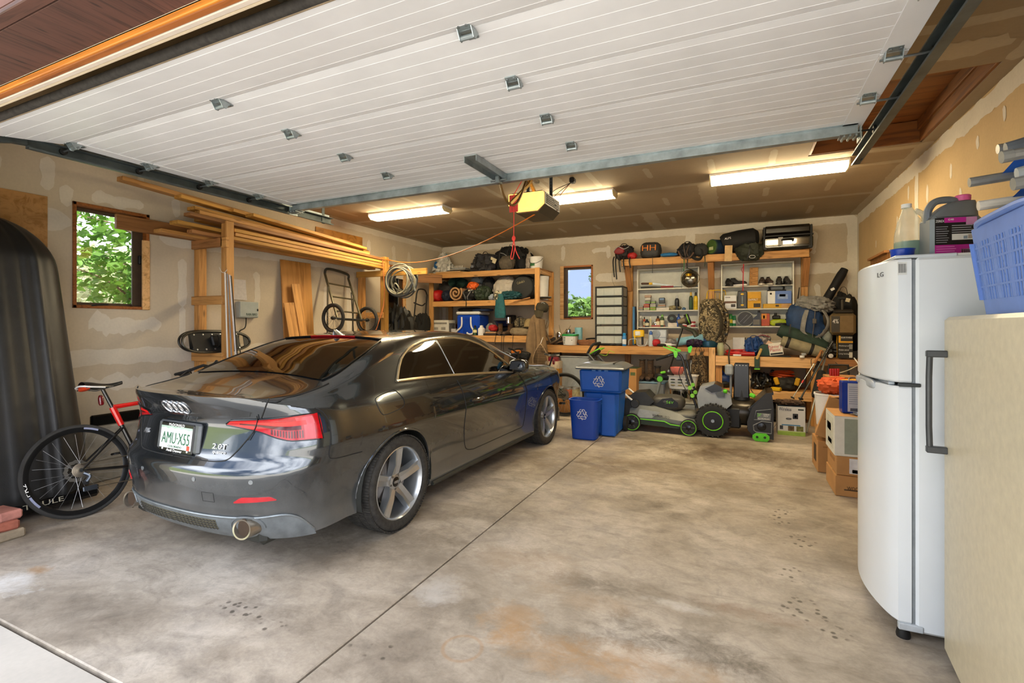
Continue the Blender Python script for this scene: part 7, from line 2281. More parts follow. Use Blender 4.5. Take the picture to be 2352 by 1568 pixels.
t,D = carton('labelled_tin','white square tin with brown stripe on right shelf','tin',(1663,1692),8.525,.12,ZB2,678,mat('#d2cfc8',.35,.2,var=.05),[('f',.03,.97,.40,.56,mat('#6a4a34',.5)),('f',.55,.9,.12,.34,mat('#3a3230',.5)),('f',.1,.5,.80,.88,mat('#8f8a86',.5))],r=.006)
t,D = carton('nailer_case','dark grey tool case with yellow badges on right shelf','case',(1694,1716),8.525,.12,ZB2,668,mat('#45474a',.5),r=.012)
for v in (.2,.82):
 obj('badge',MB().lathe([(.024,0),(.024,-.004),(0,-.005)],20,(0,-.06,D[2] * v),'y',.6,1),YEL,t)
obj('grip',MB().box((0,-.063,D[2] * .5),(.018,.01,D[2] * .45),.004),mat('#7f8b90',.4),t)
YB_ = mat('#d9a01c',.6,var=.05)
t,D = carton('saw_box','yellow power tool box lettered in white on right shelf','box',(1717,1748),8.53,.12,ZB2,670,YB_,[('f',0,1,.44,.62,mat('#b98510',.6)),('f',.45,.95,.06,.3,mat('#3c2e14',.6))],[('f','DeWALT',.42,.53,.13,.03,WHT)])
t,D = carton('flat_yellow_box','long flat yellow box under the printer box','box',(1753,1818),8.525,.13,ZB2,.068,mat('#cf9f2c',.6,var=.05),[('f',.65,1,.0,1,mat('#c79a60',.7)),('f',.44,.56,.3,.75,mat('#4a3714',.6))])
t,D = carton('printer_box','blue and white printer box on right shelf','box',(1763,1818),8.53,.125,ZB2 + .07,668,mat('#5f7fc4',.5,var=.05),[('f',0,.32,0,1,WHT),('f',.42,.85,.35,.72,mat('#8fa6d4',.4)),('f',.5,.75,.55,.75,mat('#4c5468',.4)),('f',.10,.18,.72,.86,mat('#b9b29a',.5))])
t = thing('black_case','black carrying case with loop handle behind printer box','case',(PY(1784,0,8.62).x,8.64,ZB2 + .07))
obj('case',MB().box((0,.005,.11),(.26,.035,.22),.01),BLK,t)
obj('handle',MB().tube(curve([(-.09,0,.21),(-.085,0,.27),(.085,0,.27),(.09,0,.21)],5),.014,6),BLK,t)
GS = [(1668,8.57,.026,.135,'#7a1620','#7a1620','small dark red can at end of right shelf'),(1678,8.545,.030,.19,'#1f7a3a','#d6c22c','green spray can with yellow band, left of two'),(1686,8.57,.028,.165,'#157a4c','#e0e0da','green spray can with white band, right of two')]
for px,Y,r,h,c1,c2,lb in GS:
 turned('spray_can',lb,'spray can',px,0,Y,[('can',[(.95,0),(1,.005),(1,h * .78),(.8,h * .84)],mat(c1,.35)),('band',[(1.015,h * .25),(1.015,h * .55)],mat(c2,.4)),('cap',[(.86,h * .82),(.86,h * .97),(.7,h)],mat(c1,.4))],'spray cans on right shelf',z0=ZB3,r=r)
t = thing('solar_fan','round dark grille disc standing on right shelf','disc',(PY(1712,0,8.53).x,8.55,ZB3 + .001))
obj('disc',MB().lathe([(0,-.012),(.105,-.012),(.112,0),(.105,.02),(0,.02)],36,(0,0,.112),'y'),mat('#2c2824',.4),t)
obj('rim',MB().tube([V((.112 * math.cos(a),0,.112 + .112 * math.sin(a))) for a in [2 * PI * k / 40 for k in range(40)]],.008,6,False,True),LGREY,t)
for k in range(2):
 obj('rib',MB().box((-.03 + .06 * k,-.014,.112),(.003,.004,.17),0,Ry(42)),LGREY,t)
t = thing('oil_bottle','black motor oil bottle on the right shelf','bottle',(PY(1739,0,8.55).x,8.57,ZB3 + .001))
obj('body',MB().prism([(-.065,0),(.045,0),(.045,.16),(.038,.21),(.012,.21),(.0,.17),(-.065,.11)],.06,(0,.03,0),((1,0,0),(0,0,1),(0,-1,0))),mat('#17161a',.3),t)
obj('label',MB().bb(-.055,.035,-.033,-.030,.02,.10),mat('#6f6a62',.5),t)
obj('cap',MB().lathe([(.017,.208),(.017,.235),(.014,.238)],14,(.025,0,0)),BLK,t)
t,D = carton('red_tin','orange-red tin box on the right shelf','tin',(1749,1768),8.54,.11,ZB3,720,mat('#b8481c',.4,var=.1),[('f',0,.62,.55,.98,mat('#d58a26',.5)),('f',.2,.4,.6,.85,BLK)],r=.006)
t = thing('lime_tool','lime green and black cordless tool on right shelf','tool',(PY(1790,0,8.55).x,8.58,ZB3 + .001))
obj('body',MB().soft((0,0,.0),(.25,.10,.11),3,.04,2,3,12),mat('#a8b81c',.4),t)
obj('grip',MB().soft((.02,-.005,.0),(.20,.105,.06),3,.04,2,4,10),BLK,t)
obj('motor',MB().box((-.04,0,.135),(.11,.08,.06),.014),BLK,t)
obj('knob',MB().lathe([(.02,.16),(.018,.20)],12,(-.05,0,0)),BLK,t)
t = thing('clamp_light','small black clamp at right end of right shelf','clamp',(PY(1810,0,8.53).x,8.56,ZB3 + .001))
obj('jaw',MB().box((0,0,.06),(.035,.04,.12),.008,Ry(-28)),BLK,t)
obj('jaw',MB().box((.0,0,.05),(.03,.04,.10),.008,Ry(30)),BLK,t)
obj('knob',MB().soft((.03,0,.10),(.05,.05,.05),2.4,.05,2,2,8),BLK,t)
t = thing('hanging_strap','red cord hanging from green sack to right shelf','cord',(PY(1707,0,8.24).x,8.24,1.9))
wpart('cord',MB().tube([PY(1708,606,8.24),PY(1707,640,8.24),PY(1706.5,668,8.24)],.0075,5),mat('#b01828',.6),t)
wpart('bow',MB().tube(curve([PY(1708,612,8.23),PY(1703,618,8.23),PY(1707,628,8.23)],4),.004,5),mat('#b01828',.6),t)
t = thing('long_rod','thin dark rod leaning beside the right white shelf','rod',(PY(1830,0,8.5).x,8.5,ZB))
wpart('rod',MB().tube([PY(1826,735,8.45),PY(1836,660,8.6)],[.010,.007],6),BLK,t)
# ---- lower bench clutter
turned('glass_jar','clear jar of beads at left end of lower bench','jar',1655,0,8.06,[('glass',[(.9,0),(1,.01),(1,.15),(.8,.17),(.8,.19)],clear('#cfd6b0',.45,.1)),('beads',[(.7,.01),(.7,.12),(0,.13)],mat('#b9a83c',.5,var=.6,sc=60))],z0=ZB,r=.05)
coil('extension_cord','coiled red extension cord on the lower bench','extension cord',(PY(1692,0,8.0).x,8.13,ZB + .002),.14,11,.008,mat('#c92222',.5),3,.9,el=.75)
t,D = carton('white_box','white and black box tilted behind red cord coil','box',(1684,1712),8.30,.10,ZB,775,mat('#d5d3ce',.6,var=.05),[('r',0,1,0,1,BLK),('f',.1,.6,.15,.3,mat('#6a6866',.6))],rz=-8)
o = obj('red_canister',MB().tube([(-.10,0,.032),(.10,0,.032)],[.032,.032],16),mat('#a81c18',.4),None,(PY(1716,0,7.99).x,8.03,ZB + .001),.05)
tag(o,'dull red canister lying at lower bench edge','canister')
o = obj('white_stick',MB().box((0,0,.012),(.11,.03,.024),.004),WHT,None,(PY(1693,0,7.98).x,7.99,ZB + .001))
tag(o,'small white block at edge of lower bench','block')
t = bag('blue_bag','royal blue fabric bag slumped on the lower bench','bag',(1712,1752),8.04,.26,ZB,775,mat('#12407e',.65,var=.25),5,2.3,.17,2,mat('#0e2f60',.7),.10)
o = obj('parts_bag',MB().soft((0,0,0),(.22,.16,.22),2.3,.16,3,14,12,None,0,.08),mat('#8d8480',.35,var=.4,sc=18),None,(PY(1752,0,8.25).x,8.3,ZB + .10))
tag(o,'clear bag with red zip behind the blue bag','bag')
obj('zip',MB().tube(curve([(-.09,-.05,.18),(0,-.07,.21),(.09,-.05,.18)],4),.006,5),mat('#8c2a3a',.5),o)
o = obj('box_under_bag',MB().box((0,0,.048),(.26,.2,.096),.006),CARDD,None,(PY(1752,0,8.25).x,8.32,ZB + .001))
tag(o,'brown carton hidden under the clear zip bag','carton')
t = thing('paint_brush','wide brush with pale pink handle in clutter','brush',(PY(1777,0,8.12).x,8.15,ZB + .12))
obj('bristles',MB().box((-.05,0,.05),(.10,.03,.09),.008,Ry(35)),mat('#d9b49a',.8),t)
obj('handle',MB().tube([(.0,0,.02),(.06,0,-.10)],[.02,.014],8),mat('#c89a80',.6),t)
o = obj('yellow_pouch',MB().soft((0,0,0),(.16,.12,.10),2.4,.1,2,3,10),mat('#b88c34',.6),None,(PY(1767,0,8.06).x,8.1,ZB + .06))
tag(o,'mustard pouch behind the white plastic-sheeting box','pouch')
o = obj('green_reel',MB().lathe([(.03,-.03),(.085,-.03),(.09,0),(.085,.03),(.03,.03)],24,(0,0,.09),'y'),mat('#1e3d30',.6),None,(PY(1757,0,8.0).x,8.04,ZB + .001))
tag(o,'dark green reel standing at front of lower bench','reel')
t,D = carton('sheeting_box','white box with red lettering on lower bench','box',(1768,1800),7.995,.09,ZB + .02,788,mat('#d9d5ca',.6,var=.05),[('f',.05,.95,.06,.20,INK)],[('f',"Painter's",.45,.72,.17,.045,mat('#b02430',.5)),('f','Plastic',.45,.45,.14,.045,mat('#b02430',.5))],rz=4)
t.rotation_euler = (math.radians(-6),math.radians(-8),math.radians(6))
o = obj('black_board',MB().box((0,0,.008),(.42,.26,.016),.003),BLK,None,(PY(1778,0,8.02).x,8.13,ZB + .001))
tag(o,'flat black board under the white sheeting box','board')
t = thing('hand_tool','green and yellow hand tool hanging over bench edge','tool',(PY(1739,0,7.96).x,7.965,ZB - .15))
obj('blade',MB().box((0,0,.06),(.07,.012,.17),.006),mat('#2c4432',.5),t)
obj('handle',MB().box((.025,-.005,.19),(.035,.02,.17),.008,Ry(22)),mat('#c9a458',.6),t)
obj('tip',MB().box((0,0,-.03),(.075,.014,.02),.004),LIME,t)
# bed-roll and green tent strapped across the front right
t = thing('tent_roll','green tent bag tied across the lower bench','tent',(PY(1845,0,8.05).x,8.18,ZB + .09))
a_,b_ = PY(1789,757,8.12),PY(1898,797,8.12)
wpart('roll',MB().tube([a_.lerp(b_,k / 8) for k in range(9)],[.085,.10,.105,.105,.105,.105,.105,.10,.08],16),mat('#22372c',.75,var=.25,bmp=.2,bsc=30),t)
wpart('cord',MB().tube([a_ + V((.14,-.10,.08)),a_ + V((.12,-.115,-.06))],.012,4),BLK,t)
t = thing('sleeping_pad','tan sleeping pad roll with black straps before the tent','sleeping pad',(PY(1845,0,7.97).x,8.0,ZB))
a_,b_ = PY(1795,782,8.03),PY(1893,811,8.03)
wpart('roll',MB().tube([a_.lerp(b_,k / 8) for k in range(9)],[.070,.078,.08,.08,.08,.08,.08,.078,.07],18),mat('#8d8468',.8,var=.15),t)
for f in (.15,.70):
 p = a_.lerp(b_,f)
 dr_ = (b_ - a_).normalized()
 wpart('strap',MB().tube([p - dr_ * .02,p + dr_ * .02],[.083,.083],18),BLK,t)
for k,px in enumerate((1842,1846)):
 o = obj('round_tin',MB().lathe([(.03,0),(.032,.01),(.032,.03),(0,.032)],18),WHT if k == 0 else LGREY,None,(PY(px,0,7.99).x + .0,7.965 + .0 * k,ZB + .001 + k * .034))
 tag(o,'white puck-shaped tin at bench front under sleeping pad' if k == 0 else 'pale grey puck-shaped tin stacked on white one','tin')
t = thing('hiking_backpack','blue and grey trekking backpack leaning on lower bench','backpack',(PY(1862,0,8.1).x,8.24,ZB + .17),0)
hh_ = zp(1860,692,8.1) - ZB - .17
BLP,GRP = mat('#1d3a62',.7,var=.2,bmp=.2,bsc=40),mat('#82807c',.75,var=.2,bmp=.2,bsc=40)
rt_ = Matrix.Rotation(math.radians(-10),3,'Y')
obj('body',MB().soft((0,0,0),(.46,.28,hh_ * .98),2.8,.06,2,2,18,rt_,0,.03),BLP,t)
obj('lid',MB().soft((.05,-.02,hh_ * .74),(.44,.30,.22),2.6,.13,3,3,16,Ry(8),0,.09),GRP,t)
for sx_ in (-1,1):
 obj('shoulder_strap',MB().tube(curve([(.05 + .10 * sx_,-.13,hh_ * .80),(.06 + .15 * sx_,-.19,hh_ * .55),(.03 + .13 * sx_,-.18,hh_ * .30),(.02 + .04 * sx_,-.17,hh_ * .16)],6),.034,6,True,False,.4),GRP,t)
 obj('webbing',MB().tube(curve([(.03 + .06 * sx_,-.16,.16),(.03 + .10 * sx_,-.19,.02),(-.02 + .11 * sx_,-.20,-.10)],5),.014,4,True,False,.3),GRP,t)
obj('front_strap',MB().tube(curve([(.05,-.17,hh_ * .78),(.03,-.20,hh_ * .45),(.0,-.19,-.02)],6),.017,4,True,False,.3),mat('#5c544c',.8),t)
obj('buckle',MB().box((.04,-.20,hh_ * .55),(.05,.025,.07),.008),mat('#55504a',.5),t)
for x,z in ((.20,.16),(-.14,.2)):
 obj('side_mesh',MB().soft((x,-.08,.02),(.14,.18,.22),2.6,.06,2,5,10),mat('#7c8078',.8),t)
# rod tube and big black bag in the corner
t = thing('rod_tube','long black padded rod tube leaning in the corner','rod tube',(PY(1900,0,8.4).x,8.4,ZB))
a_,b_ = PY(1868,740,8.38),PY(1940,618,8.52)
wpart('tube',MB().tube([a_.lerp(b_,k / 10) for k in range(11)],[.055,.06,.06,.06,.062,.062,.06,.06,.062,.062,.05],14),mat('#0d0d12',.7,var=.2),t)
p = a_.lerp(b_,.62)
wpart('badge',MB().box(p + V((-.01,-.064,0)),(.05,.004,.035),.001,Ry(-30)),WHT,t)
t = bag('black_gear_bag','large black gear bag filling the back right corner','bag',(1905,1977),8.28,.30,ZB,672,mat('#0f0e0d',.8,var=.35,bmp=.3,bsc=30),9,2.8,.10,2,mat('#1c1a18',.8),.07,sag=.1)
t = thing('fuel_jug','bronze and black fogger jug on a product box','jug',(PY(1937,0,8.0).x,8.08,zp(1940,771,8.0)))
obj('tank',MB().box((0,0,.16),(.30,.16,.30),.035),mat('#8a7758',.28,.6,var=.08),t)
obj('shoulder',MB().box((.01,0,.33),(.24,.14,.06),.025),mat('#231f1b',.5),t)
obj('label',MB().box((-.09,-.082,.16),(.10,.004,.22),.002),mat('#3d3830',.5),t)
text(t,'4%',(-.09,-.086,.20),(1,0,0),(0,0,1),.07,.06,WHT)
obj('pump_shaft',MB().tube([(.0,0,.35),(.0,0,.50)],.016,8),mat('#3a342c',.5),t)
obj('pump_grip',MB().box((.0,0,.52),(.09,.04,.05),.014),BLK,t)
obj('price_tag',MB().box((.06,-.03,.49),(.05,.003,.05),0,Ry(15)),mat('#d5c9a8',.8),t)
t,D = carton('light_kit_box','black and yellow product box below the bronze jug','box',(1926,1959),7.99,.18,ZB,771,mat('#2a2824',.5,var=.08),[('f',0,1,.69,.76,mat('#d39a1f',.5)),('f',0,.15,.76,1,mat('#d39a1f',.5)),('f',.74,.97,.42,.62,mat('#8a8a84',.5)),('f',.74,.97,.04,.28,mat('#c9c4b6',.5)),('l',0,.5,0,1,mat('#d39a1f',.5))],[('f','SOLAR POWERED',.56,.92,.13,.03,WHT),('f','Weatherproof',.38,.55,.12,.022,WHT),('f','Motion sensor',.38,.38,.12,.022,WHT),('f','Long lasting',.38,.20,.12,.022,WHT)])
o = obj('flashlight',MB().tube([(-.005,-.08,.03),(0,.08,.03),(0,.10,.03)],[.036,.030,.022],16),BLK,None,(PY(1909,0,7.99).x,8.06,ZB + .003))
tag(o,'black flashlight lying lens-forward on lower bench','flashlight')
obj('lens',MB().lathe([(.030,-.082),(.0,-.083)],16,(-.005,0,.03),'y'),WHT,o)
o = obj('cable_heap',MB().soft((0,0,0),(.30,.22,.24),2.2,.2,4,21,14,None,0,.14),mat('#1c1a18',.6,var=.5,sc=30),None,(PY(1903,0,8.14).x,8.22,ZB + .001))
tag(o,'dark tangle of cables between pad and product box','cables')
o = obj('drill_set',MB().box((0,0,.05),(.14,.2,.10),.012),BLK,None,(PY(1968,0,8.0).x,8.1,ZB + .001))
tag(o,'black drill case at right end of lower bench','case')
# ---- on the high plank shelf
t = bag('red_pack','small black and red hydration pack at left end, high shelf','backpack',(1410,1452),8.22,.24,ZU,561,mat('#1a1214',.7,var=.3),4,2.4,.13,1,BLK,.07)
obj('red_panel',MB().soft((-.06,-.12,.08),(.17,.07,.13),2.3,.08,2,3,10),mat('#7e1c22',.6),t)
obj('red_pouch',MB().soft((.14,-.06,.0),(.15,.14,.11),2.3,.12,3,4,10),mat('#b01c1c',.6),t)
obj('grey_piping',MB().tube(curve([(-.16,-.13,.13),(-.07,-.17,.20),(.02,-.15,.16),(.1,-.12,.2)],5),.006,5),LGREY,t)
for x,l in ((-.15,.30),(-.11,.34),(-.05,.22),(.02,.18),(.12,.16)):
 obj('dangling_strap',MB().tube(curve([(x,-.10,.05),(x - .01,-.145,-.05),(x + .01,-.14,-l)],4),.016,4,True,False,.3),BLK,t)
t = bag('grey_bag','dark grey bag with big orange letters, high shelf','bag',(1469,1516),8.22,.26,ZU,553,mat('#2e2c2a',.6,var=.15),3,3.4,.04,0,BLK,.02,handle=False)
text(t,'HH',(-.01,-.145,.155),(1,0,0),(0,.12,1),.22,.09,mat('#d87a22',.5),ext=.006)
obj('webbing',MB().tube(curve([(-.17,-.12,.04),(0,-.16,.01),(.17,-.12,.05)],4),.013,4,True,False,.3),BLK,t)
obj('dangling_strap',MB().tube(curve([(.04,-.13,.03),(.05,-.15,-.1),(.045,-.14,-.26)],4),.014,4,True,False,.3),BLK,t)
t = coil('climbing_rope','multicoloured rope heap between grey bag and black harness','rope',(PY(1536,0,8.25).x,8.34,ZU + .002),.12,12,.009,camo(['#3c5a38','#8a4a26','#274a6a','#b09a3a'],30),5,1.6,el=.9)
o = obj('blue_sling',MB().soft((0,0,0),(.26,.12,.06),2.3,.12,3,6,10),mat('#1c6ea8',.6),None,(PY(1536,0,8.2).x,8.24,ZU + .001))
tag(o,'bright blue sling in front of the rope heap','sling')
t = bag('climbing_harness','black padded harness hanging over high shelf edge','harness',(1556,1600),8.2,.28,ZU - .05,556,mat('#17161a',.75,var=.3),12,2.5,.16,2,mat('#4a3c34',.7),.10)
obj('leg_loop',MB().tube(curve([(.10,-.10,.2),(.22,-.14,.12),(.20,-.16,-.02),(.08,-.16,.02)],6,True),.026,6,False,True,.5),BLKF,t)
obj('padding',MB().soft((.20,-.06,.02),(.20,.18,.22),2.4,.1,2,8,12),mat('#2d2d2c',.8),t)
obj('gear_loop',MB().tube(curve([(-.13,-.15,.12),(-.06,-.20,.0),(.04,-.20,.0),(.10,-.17,.08)],5),.012,6),mat('#5e4638',.7),t)
for x,l,m_ in ((-.05,.20,GRN),(.0,.16,BLK),(.26,.15,mat('#2c3a2c',.7))):
 obj('dangling_strap',MB().tube(curve([(x,-.12,.02),(x + .01,-.16,-.06),(x,-.15,-l)],4),.009,4,True,False,.4),m_,t)
o = obj('hanging_wire',MB().tube([PY(1565,600,8.22),PY(1566,662,8.22)],.0025,5),mat('#55604a',.6))
tag(o,'thin green wire hanging past the strainer','wire')
t = thing('sleeping_bag','green-ended blue sleeping bag roll on high shelf','sleeping bag',(PY(1642,0,8.24).x,8.4,ZU + .001))
obj('roll',MB().tube([(-.05,-.15,.115),(.10,.0,.115),(.17,.10,.115)],[.115,.115,.11],22),mat('#17304c',.65,var=.2),t)
obj('end_panel',MB().tube([(-.058,-.158,.115),(-.04,-.14,.115)],[.105,.117],22),mat('#3f5c22',.6,var=.15),t)
obj('label',MB().box((-.055,-.172,.085),(.09,.004,.05),.001,Rz(-45)),mat('#b9bd8a',.6),t)
t = thing('tent_bag','big black cylindrical tent bag with a hang tag','tent bag',(PY(1698,0,8.22).x,8.36,ZU + .001))
obj('body',MB().tube([(-.24,-.02,.155),(-.21,-.02,.165),(0,0,.195),(.20,.02,.215),(.25,.03,.215)],[.12,.15,.165,.165,.12],22),mat('#12110f',.75,var=.25,bmp=.2,bsc=40),t)
text(t,'ALPS',(-.16,-.165,.22),(1,.05,.12),(-.1,0,1),.09,.03,WHT)
obj('hang_tag',MB().box((-.15,-.20,-.015),(.105,.004,.24),0,Ry(2)),mat('#c9a878',.8),t)
t = bag('green_sack','dark olive sack drooping over the high shelf edge','sack',(1692,1754),8.14,.22,ZU - .14,556,mat('#272b1e',.75,var=.25,bmp=.2,bsc=40),9,2.2,.13,1,BLK,.08,sag=-.18)
obj('white_ring_logo',MB().tube([V((.03 + .04 * math.cos(a),-.118,.05 + .022 * math.sin(a))) for a in [2 * PI * k / 20 for k in range(20)]],.003,5,False,True),WHT,t)
x0,x1 = xs(1751,1869,8.16)
t = thing('hard_case','shiny black hard suitcase at right end of high shelf','suitcase',((x0 + x1) / 2,8.38,ZU + .001))
w,h = x1 - x0,zp(1810,515,8.16) - ZU
CS = mat('#17140f',.16,var=.2,coat=1)
obj('lower_shell',MB().box((0,0,h * .28),(w,.40,h * .56),.035),CS,t)
obj('upper_shell',MB().box((0,0,h * .79),(w * .985,.40,h * .42),.045),CS,t)
obj('seam',MB().box((0,0,h * .57),(w * 1.01,.408,.02),.004),BLK,t)
for sx_ in (-1,1):
 obj('rib',MB().box((sx_ * w * .46,-.2,h * .5),(.03,.02,h * .9),.008),BLK,t)
 obj('panel',MB().box((sx_ * w * .26,-.201,h * .30),(w * .32,.012,h * .28),.005),mat('#4a4030',.14,.5,coat=1),t)
 obj('foot',MB().box((sx_ * w * .44,-.19,.02),(.06,.05,.04),.01),BLK,t)
obj('handle',MB().tube(curve([(-.07,-.21,h * .33),(-.06,-.24,h * .40),(.06,-.24,h * .40),(.07,-.21,h * .33)],4),.012,6),BLK,t)
obj('luggage_tag',MB().box((-.09,-.225,h * .33),(.06,.004,.12),.001),mat('#9a968c',.5),t)
obj('sticker',MB().box((.0,-.206,.05),(.16,.003,.02),0),WHT,t)
# ================================================================ bins, machines and gear on the floor
# ---- recycling bins with chasing-arrow marks
def arrows(t,c,right,up,R_):
 right,up,c = V(right).normalized(),V(up).normalized(),V(c)
 n = right.cross(up)
 A = [(-.50,.36),(-.26,.86),(.06,.86),(-.20,.30)]
 Bq = [(.12,.86),(.30,.86),(.52,.48),(.66,.56),(.50,.12),(.08,.26),(.24,.34),(.04,.70)]
 for k in range(3):
  a = -2 * PI * k / 3
  for poly in (A,Bq):
   pts = []
   for x,y in poly:
    y -= .12
    q = (x * math.cos(a) - y * math.sin(a),x * math.sin(a) + y * math.cos(a))
    pts.append(c + right * q[0] * R_ + up * q[1] * R_ + n * .001)
   obj('arrow_mark',MB().tube(pts,R_ * .055,4,False,True),WHT,t)
def bin_body(w0,d0,w1,d1,h,lipw=.012,th=.006,pw=5):
 """open tapered tub with rounded corners"""
 pr = [(0,.0),(1,0.0),(1,h * .02)] + [(1,h * k / 6) for k in range(1,7)]
 def ring(z,e=0):
  f = z / h
  w,d = (w0 + (w1 - w0) * f) / 2 + e,(d0 + (d1 - d0) * f) / 2 + e
  out = []
  for j in range(40):
   a = 2 * PI * j / 40
   ca,sa = math.cos(a),math.sin(a)
   m = (abs(ca) ** pw + abs(sa) ** pw) ** (-1 / pw)
   out.append(V((w * ca * m,d * sa * m,z)))
  return out
 rings = [ring(.0,-.01),ring(.012)] + [ring(h * k / 5) for k in range(1,6)] + [ring(h,lipw),ring(h + .008,lipw),ring(h + .008,-th),ring(.012,-th)]
 mb = MB()
 vs = [p for r in rings for p in r]
 fs = [tuple(range(40))[::-1]]
 for i in range(len(rings) - 1):
  for j in range(40):
   fs.append((i * 40 + j,i * 40 + (j + 1) % 40,(i + 1) * 40 + (j + 1) % 40,(i + 1) * 40 + j))
 fs.append(tuple((len(rings) - 1) * 40 + j for j in range(40)))
 return mb.add(vs,fs)
p = PZ(1338,1011,0)
t = thing('recycling_bin','small open blue wastebasket with recycling arrows, in front','recycling bin',(p.x,p.y + .13,.001),math.radians(2),'recycling bins')
BINB = mat('#0b3f9e',.42,var=.06,sc=3,bmp=.05,bsc=200)
obj('tub',bin_body(.31,.21,.375,.265,.485),BINB,t)
arrows(t,(-.012,-.122,.315),(1,0,0),(0,-.055,1),.085)
p = PZ(1395,1004,0)
BX,BYY = PY(1380,0,6.2).x,6.14
t = thing('rollout_bin','tall blue wheeled recycling bin with grey lid','recycling bin',(BX,BYY + .28,.001),math.radians(1),'recycling bins')
BINC = mat('#1257b4',.45,var=.08,sc=4)
obj('lower_body',MB().box((0,0,.29),(.40,.44,.58),.04,None,1.16),BINC,t)
obj('upper_body',MB().box((0,0,.71),(.525,.55,.30),.03,None,1.05),BINC,t)
obj('rim_step',MB().box((0,0,.572),(.53,.555,.02),.008),mat('#0f4c9c',.45),t)
obj('foot_panel',MB().box((.10,-.235,.28),(.19,.05,.54),.015),BINC,t)
obj('panel_ledge',MB().box((-.05,-.245,.42),(.17,.03,.02),.006),mat('#3f78c0',.45),t)
obj('grip_recess',MB().box((.0,-.275,.81),(.24,.012,.06),.004),mat('#0f4c9c',.45),t)
for x in (-.08,.0,.08):
 obj('hinge_lug',MB().box((x,-.283,.845),(.05,.02,.03),.005),mat('#3a74bd',.4),t)
LIDG = mat('#5a5e62',.28,var=.08)
obj('lid',MB().grid(lambda a,b: V(((a - .5) * .63,(b - .5) * .66,.875 + .055 * (1 - (2 * a - 1) ** 6) * (1 - (2 * b - 1) ** 6) + .010 * math.sin(a * PI * 3) * (1 if .1 < b < .9 else 0))),25,25).box((0,0,.868),(.635,.665,.03),.012),LIDG,t)
obj('lid_handle',MB().box((.17,-.02,.935),(.02,.5,.012),.004),BLK,t)
for s_ in (-1,1):
 obj('wheel',MB().lathe([(.06,-.025),(.10,-.022),(.10,.022),(.06,.025)],24,(s_ * .235,.21,.10),'x'),RUB,t)
arrows(t,(-.012,-.293,.70),(1,0,0),(0,-.03,1),.092)
# ---- lawn mower: local x forward (towards the right wall), near side at -y
MW = thing('lawn_mower','grey and lime cordless lawn mower facing the right wall','lawn mower',(-.93,6.93,.001),math.radians(-1))
MG,MG2,MD = mat('#7d7f7a',.45,var=.06),mat('#77756c',.5,var=.08),mat('#2c2d2c',.55,var=.15)
deck = MB()
sec = [(-.40,.22,.16,.30),(-.30,.235,.12,.34),(-.05,.24,.10,.33),(.20,.235,.10,.27),(.36,.21,.11,.22),(.46,.15,.12,.17)]
vs,fs = [],[]
for x,hw,z0,z1 in sec:
 vs += [(x,-hw,z0),(x,-hw - .01,(z0 + z1) / 2),(x,-hw + .05,z1),(x,0,z1 + .03),(x,hw - .05,z1),(x,hw + .01,(z0 + z1) / 2),(x,hw,z0)]
for i in range(len(sec) - 1):
 for j in range(6):
  fs.append((i * 7 + j,(i + 1) * 7 + j,(i + 1) * 7 + j + 1,i * 7 + j + 1))
fs += [tuple(range(7)),tuple(5 * 7 + j for j in range(7))[::-1]]
obj('deck',deck.add(vs,[f[::-1] for f in fs]),MG,MW,smooth=25)
obj('deck_panel',MB().prism([(-.30,.185),(-.10,.19),(.02,.275),(-.26,.30)],.012,(0,-.262,0),((1,0,0),(0,0,1),(0,1,0))),mat('#a7aba6',.4),MW)
obj('skirt',MB().prism([(-.28,.10),(.24,.08),(.28,.12),(.10,.15),(-.28,.165)],.02,(0,-.262,0),((1,0,0),(0,0,1),(0,1,0))),mat('#26341e',.5),MW)
obj('lime_trim',MB().tube([(-.28,-.262,.168),(.06,-.262,.160),(.14,-.262,.125),(.28,-.258,.115)],.008,5),LIME,MW)
text(MW,'SELF PROPELLED 21',(.02,-.264,.222),(1,0,-.10),(0,0,1),.22,.03,mat('#20241e',.5))
obj('motor_housing',MB().soft((.08,0,.29),(.42,.34,.20),3.2,.03,2,3,16,None,0,0),mat('#4a4843',.45,var=.1),MW)
obj('motor_cap',MB().prism([(-.10,.36),(-.02,.44),(.10,.46),(.18,.40),(.18,.34),(-.06,.33)],.20,(.04,-.17,0),((1,0,0),(0,0,1),(0,1,0))),BLKG,MW)
text(MW,'56V',(.12,-.172,.40),(1,0,0),(0,0,1),.09,.035,LIME)
obj('front_cowl',MB().soft((.30,0,.18),(.30,.36,.12),2.6,.02,2,2,12),MG2,MW)
obj('rear_guard',MB().prism([(-.52,.15),(-.30,.20),(-.08,.40),(-.20,.52),(-.36,.50),(-.56,.30)],.36,(0,-.18,0),((1,0,0),(0,0,1),(0,1,0))),MD,MW)
obj('grass_bag',MB().soft((-.62,.02,.03),(.42,.40,.38),3.0,.05,2,6,14),BLKF,MW)
obj('badge',MB().prism([(-.16,.33),(-.04,.32),(.03,.27),(-.10,.28)],.01,(0,-.245,0),((1,0,0),(0,.3,1),(0,1,0))),mat('#c9ccc9',.4),MW)
